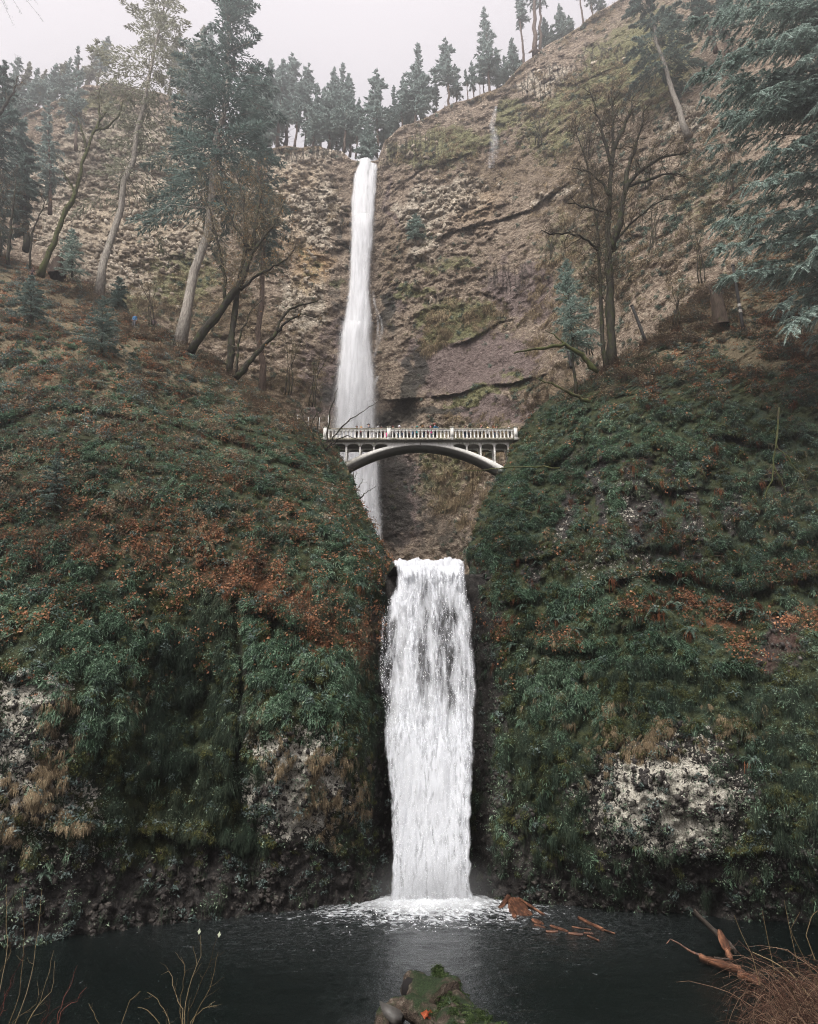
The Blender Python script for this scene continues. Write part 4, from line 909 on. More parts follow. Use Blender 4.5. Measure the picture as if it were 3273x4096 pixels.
# trail fence by the west end of the bridge
def fence():
    t = NT('painted white steel'); fm = t.done(t.bsdf((.40, .40, .39), .5))
    root = empty('trail_fence', tuple(at(319, 427, 63))); tag(root, 'white post and wire trail fence beside the west end of the bridge', 'fence')
    inv = Matrix.Translation(-Vector(root.location)); tops = []
    for px, py0, py1 in ((328, 430, 415), (319, 430, 417.5), (308, 428, 417), (297, 425, 415)):
        a = at(px, py0, 62.8); b = at(px, py1, 62.8); b[0] = a[0]; m = MB(); m.tube([a, b], .035, 6, cap=True); o = m.obj('fence_post', fm, root); tops.append((a, b))
    for k in (.15, .55, .95):
        m = MB(); m.tube([a + (b - a) * k for a, b in tops], .012, 4); m.obj('fence_wire', fm, root)
    for o in root.children: o.matrix_parent_inverse = inv
fence()
# ---------------------------------------------------------------- ground cover (nobody could count it): scattered clumps
def strips(mb, P, W, S, tone):
    n, k = P.shape[:2]
    a = P - S * W[..., None]; b = P + S * W[..., None]
    v = np.stack([a, b], 2).reshape(-1, 3)
    base = np.arange(n)[:, None] * (2 * k) + np.arange(k - 1)[None] * 2
    q = np.stack([base, base + 1, base + 3, base + 2], -1).reshape(-1, 4)
    mb.add(v, q, None, np.repeat(tone, 2 * k))
def unit(v): return v / (np.linalg.norm(v, axis=-1, keepdims=True) + 1e-9)
def fern_drape(r, n=22, lo=.22, hi=.46, w=.036):
    m = MB(); k = 5; s = np.linspace(0, 1, k)
    o = np.stack([r.normal(0, .22, n), -.02 - .10 * r.random(n), r.normal(0, .2, n)], -1)
    L = lo + (hi - lo) * r.random(n); yaw = r.normal(0, .75, n); lift = r.uniform(-.1, .5, n)
    d = np.stack([np.sin(yaw), -np.cos(yaw), lift], -1)
    P = o[:, None] + d[:, None] * (L[:, None] * .75 * s[None])[..., None]
    P[..., 2] -= L[:, None] * (.95 * s[None] ** 1.7)
    W = w * (.7 + .6 * r.random(n))[:, None] * np.array([.35, 1, .95, .6, .05])[None]
    S = unit(np.stack([np.cos(yaw), np.sin(yaw), r.normal(0, .35, n)], -1))[:, None]
    strips(m, P, W, S, r.random(n)); return m
def strands(r, n=26, lo=.3, hi=.9, w=.011, spread=.22, out=.12, k=4):
    m = MB(); s = np.linspace(0, 1, k)
    o = np.stack([r.normal(0, spread, n), -.02 - .08 * r.random(n), r.normal(0, spread * .6, n)], -1)
    L = lo + (hi - lo) * r.random(n); yaw = r.normal(0, .8, n)
    d = np.stack([np.sin(yaw), -np.cos(yaw), .5 + 0 * yaw], -1)
    P = o[:, None] + d[:, None] * (out * np.sin(s * 2.2)[None] * (.5 + r.random(n))[:, None])[..., None]
    P[..., 2] -= L[:, None] * s[None] ** 1.3
    P[..., 0] += r.normal(0, .05, (n, 1)) * s[None]
    W = w * (.6 + .8 * r.random(n))[:, None] * np.linspace(1, .35, k)[None]
    S = unit(np.stack([np.cos(yaw), np.sin(yaw), 0 * yaw], -1))[:, None]
    strips(m, P, W, S, r.random(n)); return m
def leafy(r, n=46, rad=.3, sz=.075, flat=.6):
    m = MB(); d = unit(r.normal(size=(n, 3)) + np.array([0, -.7, .35])); c = d * rad * (r.random((n, 1)) ** .5) * np.array([1.2, 1, flat + .3])
    ax = unit(r.normal(size=(n, 3)) + np.array([0, -.5, -.6])); sd = unit(np.cross(ax, d + .4 * r.normal(size=(n, 3)))); L = sz * (.7 + .8 * r.random(n))[:, None]
    V = np.stack([c - ax * L, c + sd * L * .45, c + ax * L, c - sd * L * .45], 1)
    m.add(V.reshape(-1, 3), np.arange(4 * n).reshape(-1, 4), None, np.repeat(r.random(n), 4)); return m
def rosette(r, n=13, lo=.5, hi=.85, w=.05):
    m = MB(); k = 6; s = np.linspace(0, 1, k); yaw = r.random(n) * 2 * math.pi; L = lo + (hi - lo) * r.random(n); el = r.uniform(.3, 1.1, n)
    d = np.stack([np.sin(yaw) * np.cos(el), -np.cos(yaw) * np.cos(el), np.sin(el)], -1)
    P = d[:, None] * (L[:, None] * s[None])[..., None]; P[..., 2] -= (L * .75)[:, None] * s[None] ** 2.1; P[..., 1] -= .1 * s[None]
    W = w * np.array([.35, .9, 1, .85, .5, .04])[None] * (.8 + .4 * r.random(n))[:, None]
    S = np.stack([np.cos(yaw), np.sin(yaw), 0 * yaw], -1)[:, None]
    strips(m, P, W, S, r.random(n)); return m
def litter_clump(r, n=8, spread=.26, sz=.085):
    m = MB(); c = np.stack([r.normal(0, spread, n), -.03 - .05 * r.random(n), r.normal(0, spread * .7, n)], -1)
    a = unit(r.normal(size=(n, 3)) * np.array([1, .6, 1])); b = unit(np.cross(a, r.normal(size=(n, 3)) * .5 + np.array([0, 1, 0]))); nn = np.cross(a, b); L = sz * (.6 + .8 * r.random(n))[:, None]
    th = np.linspace(0, 2 * math.pi, 8)[:-1]; rad = np.array([1, .55, .95, .5, .8, .6, .9])
    ring = c[:, None] + (a[:, None] * (np.cos(th) * rad)[None, :, None] + b[:, None] * (np.sin(th) * rad)[None, :, None]) * L[:, None] + nn[:, None] * (r.normal(0, .28, (n, 7, 1)) * L[:, None])
    V = np.concatenate([c[:, None], ring], 1); i = np.arange(7)
    T = np.stack([0 * i, 1 + i, 1 + (i + 1) % 7], -1)[None] + np.arange(n)[:, None, None] * 8
    m.add(V.reshape(-1, 3), None, T.reshape(-1, 3), np.repeat(r.random(n), 8)); return m
def brambles(r, n=5, lo=.7, hi=1.8, rad=.011):
    m = MB()
    for i in range(n):
        k = 7; s = np.linspace(0, 1, k); yaw = r.random() * 6.283; el = r.uniform(.1, 1.1); L = r.uniform(lo, hi)
        d = np.array([math.sin(yaw), -abs(math.cos(yaw)) * .6, math.sin(el)])
        p = np.array([r.normal(0, .2), -.02, r.normal(0, .15)])[None] + d[None] * (s * L)[:, None]; p[:, 2] -= L * r.uniform(.3, 1.1) * s ** 2; p += np.cumsum(r.normal(0, .03, (k, 3)), 0)
        m.tube(p, rad * np.linspace(1, .4, k), 3, r.random())
    return m
def stone(r):
    m = MB(); th = np.linspace(0, math.pi, 6); ph = np.linspace(0, 2 * math.pi, 9)[:-1]
    v = [(0, 0, 1)] + [(math.sin(t) * math.cos(p), math.sin(t) * math.sin(p), math.cos(t)) for t in th[1:-1] for p in ph] + [(0, 0, -1)]
    v = np.array(v) * (1 + .35 * r.normal(size=(len(v), 1))) * np.array([1, .7, .8]) * .12
    q = [(1 + a * 8 + b, 1 + (a + 1) * 8 + b, 1 + (a + 1) * 8 + (b + 1) % 8, 1 + a * 8 + (b + 1) % 8) for a in range(3) for b in range(8)]
    t = [(0, 1 + b, 1 + (b + 1) % 8) for b in range(8)] + [(len(v) - 1, 25 + (b + 1) % 8, 25 + b) for b in range(8)]
    m.add(v, q, t, r.random()); return m
def cushion(r, n=110, rad=.28):
    m = MB(); d = unit(r.normal(size=(n, 3)) * np.array([1, .9, .7]) + np.array([0, -.6, .1])); c = d * rad * np.array([1.15, .6, .8]) * (.75 + .25 * r.random((n, 1)))
    sd = unit(np.cross(d, r.normal(size=(n, 3)))); e = c + d * .05 + np.array([0, 0, -.05]) * (1 + r.random((n, 1)))
    V = np.stack([c - sd * .035, c + sd * .035, e], 1)
    m.add(V.reshape(-1, 3), None, np.arange(3 * n).reshape(-1, 3), np.repeat(r.random(n), 3)); return m

def pick(S, w, n, lim=(-40, 858)):
    px, py = S.px, S.py
    dx = np.abs(np.gradient(px, axis=1)); dy = np.abs(np.gradient(py, axis=0))
    p = np.clip(w, 0, None) * dx * dy * ((px > lim[0]) & (px < lim[1]))
    p = (p / p.sum()).ravel()
    k = rng.choice(len(p), n, p=p); i, j = np.unravel_index(k, px.shape)
    i1 = np.minimum(i + 1, px.shape[0] - 1); j1 = np.minimum(j + 1, px.shape[1] - 1)
    a, b = rng.random((2, n, 1))
    P = S.P[i, j]; P = P + (S.P[i1, j] - P) * a + (S.P[i, j1] - P) * b
    return P, S.N[i, j], px[i, j], py[i, j]
def orient(N, tilt=.8, jit=.25, ground=False):
    n = len(N); yaw = np.arctan2(N[:, 0], -N[:, 1]); th = np.arcsin(np.clip(N[:, 2], -.6, 1)) * tilt
    if ground: th = np.clip(th - math.pi / 2, -2, 1) ; return np.stack([th * -1 * 0, 0 * th, rng.random(n) * 6.28], -1)
    return np.stack([-th + rng.normal(0, jit, n), rng.normal(0, jit, n), yaw + rng.normal(0, jit * 1.6, n)], -1)
def cover(name, protos, groups, label, cat, s=(.7, 1.3), tilt=.8, jit=.25, clump=.88):
    """groups: [(sheet, weight, count, scale factor)]"""
    PP, RR, SS, TT = [], [], [], []
    for g in groups:
        S, w, n, k = g[:4]; toff = -.20 if S is R_ else -.02
        cl = .5 + .5 * fbm(S.P * (1.1 if S is not B_ else .4) + 5 * len(name), 3) * 2.2
        if S is not B_: w = w * (.06 + S.proud ** 2.5 * 2.6)
        P, N, px, py = pick(S, w * (1 - clump + clump * sstep(.38, .80, cl) * 2.4), n)
        PP.append(P); RR.append(orient(N, tilt, jit)); SS.append(k * (s[0] + (s[1] - s[0]) * rng.random(n)))
        TT.append(np.clip(.5 + toff + .42 * fbm(P * .22, 3) * 1.6 + rng.normal(0, .16, n), 0, 1))
    P = np.concatenate(PP); n = len(P)
    return scatter(name, protos, P, np.concatenate(RR), np.concatenate(SS), rng.integers(0, len(protos), n), np.concatenate(TT), label, cat)
r_ = np.random.default_rng(3)
GREEN = leaf_mat('fern green', (.018, .042, .024), (.115, .195, .122), (.33, .45, .32), .5, .35)
TEAL = leaf_mat('dark bushy green', (.012, .025, .018), (.072, .118, .090), (.25, .34, .275), .5, .35)
STRAND = leaf_mat('hanging moss green', (.010, .020, .014), (.040, .060, .040), (.110, .125, .075), .8, .15)
MOSS = leaf_mat('moss', (.024, .030, .014), (.080, .088, .034), (.19, .18, .070), .9, .1)
LIT = leaf_mat('fallen leaf rust', (.10, .048, .028), (.36, .17, .092), (.68, .38, .22), .7, .2)
TAN = leaf_mat('dry grass tan', (.085, .064, .040), (.28, .215, .135), (.52, .42, .285), .85, .15)
RUST = leaf_mat('dead frond rust', (.040, .016, .009), (.115, .042, .020), (.24, .10, .05), .8, .15)
TWIG = leaf_mat('bare twig', (.045, .030, .022), (.13, .088, .062), (.30, .24, .18), .8, .2)
STONE = leaf_mat('embedded stone', (.010, .009, .009), (.034, .029, .026), (.13, .115, .10), .7, .3, True, 0)
PALE = leaf_mat('pale lichened stone', (.10, .09, .08), (.30, .285, .25), (.55, .53, .48), .85, .2, True, 0)
def P_(f, mat, count, **k): return [f(r_, **k).mesh('%s_mesh' % f.__name__, mat) for _ in range(count)]
one = lambda S: np.ones_like(S.px)
edgeL = sstep(80, 6, L_.E[:, None] - L_.px) * sstep(440, 400, L_.py); edgeR = sstep(95, 6, R_.px - R_.E[:, None]) * sstep(410, 370, R_.py)
cleanL = np.clip(1 - .95 * ML['lichen'], 0, 1); cleanR = np.clip(1 - .95 * MR['lichen'], 0, 1)
gl = (L_.px < 860).astype(float)
slopeL = sstep(560, 420, L_.py); slopeR = sstep(420, 330, R_.py)
nobare = lambda M: np.clip(1 - 1.05 * M['bare'], .004, 1) * np.clip(1 - .95 * M['lichen'], 0, 1)
cover('fern_foliage', P_(fern_drape, GREEN, 6), [(L_, (ML['fern'] ** 1.3 + .012 + .04 * slopeL) * nobare(ML), 15000, .66), (R_, (MR['fern'] ** 1.3 + .035) * nobare(MR), 8000, .66)], 'drooping evergreen ferns clothing the gorge walls', 'ferns', (.55, 1.25))
cover('moss_strands', P_(strands, STRAND, 5), [(L_, (ML['drape'] + .15 * ML['fern'] * (1 - slopeL) + .05) * cleanL * (1 - .7 * ML['bare']), 7500, .85), (R_, (MR['drape'] + .14) * cleanR * (1 - .7 * MR['bare']), 8600, .85)], 'dark green hanging moss and fine grass on the wet rock', 'moss', (.5, 1.2), .4, .2)
cover('moss_cushions', P_(cushion, MOSS, 4), [(L_, (.3 + .3 * ML['fern'] + .2 * ML['drape']) * nobare(ML), 5600, .9), (R_, (.5 + .3 * MR['fern']) * nobare(MR), 6200, .9)], 'olive moss cushions on the gorge walls', 'moss', (.4, 1.3))
cover('leafy_undergrowth', P_(leafy, TEAL, 6), [(L_, (.25 * ML['fern'] + .40 * sstep(600, 500, L_.py) + .008) * nobare(ML), 6600, .8), (R_, (.4 * MR['fern'] + .30 * sstep(620, 540, R_.py) + .012) * nobare(MR), 4600, .8)], 'dark leafy undergrowth on the slopes', 'undergrowth', (.5, 1.3))
cover('small_leaves', P_(leafy, leaf_mat('small bright leaves', (.03, .055, .035), (.14, .21, .14), (.46, .54, .38), .5, .4), 6, n=13, rad=.34, sz=.055), [(L_, (.5 + .6 * ML['drape'] + .3 * ML['fern']) * np.clip(1 - .6 * ML['bare'], 0, 1) * sstep(330, 430, L_.py), 5200, 1.0), (R_, (.6 + .4 * MR['drape']) * np.clip(1 - .6 * MR['bare'], 0, 1) * sstep(350, 410, R_.py), 8200, 1.0)], 'small bright leaves dotted over the gorge walls', 'leaves', (.5, 1.2), .6, .4, .5)
cover('fallen_leaves', P_(litter_clump, LIT, 6), [(L_, ML['litter'] ** 1.5 * .34 + .24 * sstep(700, 560, L_.py) + .75 * sstep(440, 330, L_.py), 9500, 1.0), (R_, MR['litter'] ** 2 + .035 * sstep(680, 600, R_.py) + .5 * sstep(410, 340, R_.py), 4200, 1.0)], 'rust orange fallen maple leaves lying on ledges and slopes', 'leaves', (.6, 1.2), .9, .35)
cover('dry_grass', P_(strands, TAN, 5, n=20, lo=.25, hi=.6, w=.011, spread=.075, out=.14), [(L_, ML['tan'] ** 1.5 + .22 * slopeL, 3000, .9), (R_, MR['tan'] ** 1.5, 1700, .9)], 'tan dry grass tufts hanging on the rock', 'grass', (.5, 1.2), .5, .2)
cover('dead_fronds', P_(strands, RUST, 4, n=18, lo=.35, hi=.8, w=.016, spread=.10, out=.12), [(L_, .5 * ML['litter'] + .4 * ML['fern'] * sstep(640, 540, L_.py), 420, 1.0), (R_, .6 * MR['litter'] + .25 * sstep(640, 560, R_.py), 480, 1.0)], 'rusty dead fern fronds hanging below the ferns', 'dead fronds', (.6, 1.3), .4, .15)
cover('bramble_twigs', P_(brambles, TWIG, 6), [(L_, .7 * ML['litter'] + .25 * sstep(600, 500, L_.py) + .2 * sstep(420, 330, L_.py), 2300, 1.0), (R_, .25 * MR['litter'] + .10 * sstep(640, 540, R_.py) + .5 * slopeR, 1700, 1.0)], 'thin bare bramble stems tangled over the slopes', 'brambles', (.5, 1.3), .9, .4)
cover('dark_stones', P_(stone, STONE, 6), [(L_, ML['bare'] ** 1.5, 2200, .8), (R_, MR['bare'] ** 1.5, 2200, .8)], 'dark wet stones standing out of the rock face', 'stones', (.5, 1.9), .5, .8)
cover('pale_stones', P_(stone, PALE, 6), [(L_, ML['lichen'] ** 1.6, 500, .4), (R_, MR['lichen'] ** 1.8, 500, .4)], 'pale lichened stones standing out of the rock face', 'stones', (.5, 1.6), .5, .8)
SCRUBM = leaf_mat('scrub', (.085, .066, .044), (.24, .19, .128), (.42, .345, .25), .8, .15)
cover('slope_scrub', P_(leafy, SCRUBM, 4, n=60, rad=.55, sz=.07) + P_(brambles, TWIG, 5, n=12, lo=.7, hi=1.8, rad=.014), [(L_, edgeL + .16 * slopeL, 1800, 1.0), (R_, edgeR + .10 * slopeR, 1400, 1.1)], 'brown winter scrub along the tops of the gorge walls', 'scrub', (.5, 1.4), .9, .35)
cover('slope_greenery', P_(leafy, leaf_mat('pale slope leaves', (.035, .055, .048), (.12, .165, .15), (.28, .34, .32), .6, .3), 4, n=50, rad=.35, sz=.07), [(L_, sstep(460, 340, L_.py) + .03, 3400, 1.0), (R_, .6 * slopeR + .4 * edgeR + .02, 1900, 1.0)], 'grey green low plants on the upper slopes', 'plants', (.5, 1.2), .9, .3)
# tall cliff cover
bk = MBk; rim = np.exp(-((B_.py - B_.T[None] - 1) / 5.0) ** 2); vis = (B_.py < 600).astype(float) * (B_.py - B_.T[None] > 1)
cover('cliff_grass', P_(strands, TAN, 5, n=18, lo=.5, hi=1.2, w=.035, spread=.35, out=.3), [(B_, (bk['tan'] ** 1.3 + .04 * bk['scrub']) * vis, 2600, 1.1)], 'tan grass tufts hanging on the tall cliff', 'grass', (.5, 1.3), .6, .2)
cover('cliff_moss', P_(cushion, leaf_mat('cliff moss', (.055, .060, .026), (.15, .155, .066), (.30, .285, .13), .9, .1), 4), [(B_, (bk['moss'] + .06) * (1 - .7 * bk['wet']) * vis, 3400, 1.3)], 'yellow green moss pads on the tall cliff', 'moss', (.4, 1.4), .7)
cover('cliff_scrub', P_(leafy, SCRUBM, 4, n=50, rad=.6, sz=.12) + P_(brambles, TWIG, 3, n=7, lo=.8, hi=1.8, rad=.02), [(B_, (bk['scrub'] ** 1.2 + .03 + 1.2 * bk['bush'] + 2.2 * rim) * vis, 4300, 1.15)], 'brown winter scrub growing on the tall cliff', 'scrub', (.4, 1.3), .8, .3)
cover('cliff_greenery', P_(leafy, TEAL, 4, n=50, rad=.6, sz=.12), [(B_, (.4 * bk['moss'] + .10 * bk['scrub'] + .02 + .9 * bk['bush'] + .9 * rim) * vis, 3400, 1.0)], 'small green plants rooted on the tall cliff', 'plants', (.4, 1.3), .8, .3)
cover('cliff_blocks', P_(stone, leaf_mat('pale cliff block', (.13, .10, .075), (.38, .325, .26), (.62, .56, .475), .9, .15, True, 0), 6), [(B_, bk['pale'] ** 2 * (B_.rocky + .1) * vis, 2300, 3.4)], 'pale rounded lava blocks in the tall cliff', 'rock', (.3, 2.0), .4, .7)
# ---------------------------------------------------------------- trees
def poly_at(P, t):
    P = np.asarray(P, float); d = np.r_[0, np.cumsum(np.linalg.norm(np.diff(P, axis=0), axis=1))]; d /= d[-1]
    return np.stack([np.interp(t, d, P[:, k]) for k in range(3)], -1)
def conifer(P, r0, w, t0=.15, nb=110, nc=60, cl=.6, cw=.10, droop=.35, e0=-.25, e1=.6, taper=.85, seed=0, bare=0.0, limb=.035, gap=.0, low=.45, side=.30, hang=.35, dead=0):
    """conifer along the polyline P: returns (trunk shapes, crown shapes). w = longest branch in metres."""
    r = np.random.default_rng(seed); tr = MB(); cr = MB(); P = np.asarray(P, float)
    tt = np.linspace(0, 1, 14); pts = poly_at(P, tt); L = np.linalg.norm(np.diff(P, axis=0), axis=1).sum()
    pts[1:-1, :2] += r.normal(0, .004 * L, (12, 2))
    rad = r0 * (1 - tt) ** .8 * .92 + r0 * .06 + r0 * .35 * np.exp(-tt * L / (2.5 * r0 + .5))
    tr.tube(pts, rad, 9, cap=True)
    ga = 2.39996; az0 = r.random() * 6.28
    t = t0 + (1 - t0) * np.sort(r.random(nb)) ** .92; t = np.clip(t, 0, .995)
    x = (t - t0) / (1 - t0)
    prof = np.minimum((1 - x) ** taper, low + (1 - low) * np.clip(x / .22, 0, 1)) + .03
    prof *= .55 + .55 * r.random(nb); prof *= np.where(r.random(nb) < .08, 1.25, 1)
    az = az0 + ga * np.arange(nb) + r.normal(0, .4, nb)
    Lb = w * prof
    if gap: Lb *= np.where(fbm(np.stack([np.cos(az) * 1.3, np.sin(az) * 1.3, t * 7 + seed], -1), 2) < gap - .45, .35, 1)
    el = e0 + (e1 - e0) * x + r.normal(0, .12, nb)
    B = poly_at(pts, t); D = np.stack([np.cos(az) * np.cos(el), np.sin(az) * np.cos(el), np.sin(el)], -1)
    s5 = np.linspace(0, 1, 5)
    for i in range(nb):
        q = B[i] + D[i] * (Lb[i] * s5)[:, None]; q[:, 2] -= droop * Lb[i] * s5 ** 2 * (1 - .7 * x[i]); q[2:] += r.normal(0, .03 * Lb[i], (3, 3))
        tr.tube(q, limb * (.4 + Lb[i] / w) * np.linspace(1, .25, 5), 3)
    for i in range(dead):
        a = r.random() * 6.28; tb = r.uniform(.06, t0); b = poly_at(pts, np.array([tb]))[0]; l = w * r.uniform(.2, .6)
        q = b + np.array([math.cos(a), math.sin(a), -.1])[None] * (l * s5)[:, None]; q[:, 2] -= .25 * l * s5 ** 2
        tr.tube(q, limb * .6 * np.linspace(1, .2, 5), 3)
    k = np.maximum((nc * (Lb / w) ** .8).astype(int), 3); tot = int(k.sum()); ib = np.repeat(np.arange(nb), k)
    s = (bare + (1 - bare) * r.random(tot) ** .75); sg = np.where(r.random(tot) < .5, -1., 1.)
    lat = sg * r.random(tot) * side * Lb[ib] * (1.12 - s)
    Dd = D[ib]; Sd = np.stack([-np.sin(az[ib]), np.cos(az[ib]), 0 * s], -1)
    C = B[ib] + Dd * (Lb[ib] * s)[:, None] + Sd * lat[:, None]
    C[:, 2] -= droop * Lb[ib] * s ** 2 * (1 - .7 * x[ib]) + .25 * np.abs(lat) + r.normal(0, .05 * w / 4, tot)
    ax = unit(Dd * (.55 + .3 * r.random((tot, 1))) + Sd * (sg * (.35 + .5 * r.random(tot)))[:, None] + np.array([0, 0, -1.]) * (hang * r.random((tot, 1))) + r.normal(0, .16, (tot, 3)))
    l = cl * (.55 + .7 * r.random(tot)) * (.5 + .5 * Lb[ib] / w) ; ww = cw * (.7 + .6 * r.random(tot))
    sd = unit(np.cross(ax, np.stack([r.normal(0, .55, tot), r.normal(0, .55, tot), np.ones(tot)], -1)))
    V = np.stack([C - ax * (l * .35)[:, None], C + sd * ww[:, None] - ax * (.0 * l)[:, None], C + ax * (l * .75)[:, None], C - sd * ww[:, None]], 1)
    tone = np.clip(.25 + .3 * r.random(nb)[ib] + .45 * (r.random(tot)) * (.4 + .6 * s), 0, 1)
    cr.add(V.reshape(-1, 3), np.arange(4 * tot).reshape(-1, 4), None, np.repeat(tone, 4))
    return tr, cr
def tree_thing(name, tr, cr, bark, leaf, base, label, cat='tree', group=None, crown='crown'):
    root = empty(name, tuple(base)); tag(root, label, cat, group); inv = Matrix.Translation(-Vector(base))
    o = tr.obj('trunk', bark, root, smooth=True); o.matrix_parent_inverse = inv
    if cr is not None and cr.n: c = cr.obj(crown, leaf, root); c.matrix_parent_inverse = inv
    return root
def bark_mat(name, c0, c1, moss=0.0, mc=(.045, .060, .020)):
    t = NT(name); p = t.pos(); n = t.noise(t.map(p, (1, 1, .25)), 7, 4, .65)
    c = t.mix(t.sm(n, .3, .7), c0, c1)
    if moss: c = t.mix(t.sm(t.noise(p, 2.2, 4, .65), .72 - moss * .45, .86 - moss * .45), c, t.mix(n, tuple(x * .4 for x in mc), mc))
    return t.done(t.bsdf(c, .9, t.bump(n, .8, .05), .15))
BK_PALE = bark_mat('pale fir bark', (.13, .115, .10), (.36, .33, .29), .25, (.10, .11, .05))
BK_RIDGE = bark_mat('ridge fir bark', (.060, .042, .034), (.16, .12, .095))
BK_DARK = bark_mat('dark mossy bark', (.010, .009, .008), (.045, .040, .032), .5, (.050, .060, .022))
BK_OLIVE = bark_mat('olive mossy bark', (.022, .018, .013), (.075, .060, .042), .8, (.085, .095, .035))
BK_TWIG = leaf_mat('maple twigs', (.040, .034, .024), (.12, .100, .070), (.25, .21, .15), .85, .15, False)
BK_TAN = leaf_mat('tan maple twigs', (.10, .085, .055), (.27, .225, .145), (.46, .39, .27), .85, .15, False)
NEED = leaf_mat('fir needles', (.045, .066, .060), (.125, .175, .158), (.25, .31, .28), .6, .25, False)
NEED_D = leaf_mat('dark spruce needles', (.034, .054, .048), (.105, .155, .140), (.23, .295, .27), .6, .25, False)
NEED_O = leaf_mat('olive fir needles', (.095, .100, .070), (.24, .245, .18), (.40, .40, .32), .7, .2, False)
NEED_B = leaf_mat('pale cedar sprays', (.09, .128, .112), (.25, .325, .290), (.45, .535, .485), .55, .3, False)
NEED_R = leaf_mat('haze paled fir needles', (.11, .15, .14), (.25, .315, .295), (.40, .46, .435), .7, .15, False)  # paler needles, distance haze put into the colour
MLEAF = leaf_mat('clinging maple leaves', (.16, .085, .035), (.32, .17, .07), (.48, .29, .14), .7, .2, False)

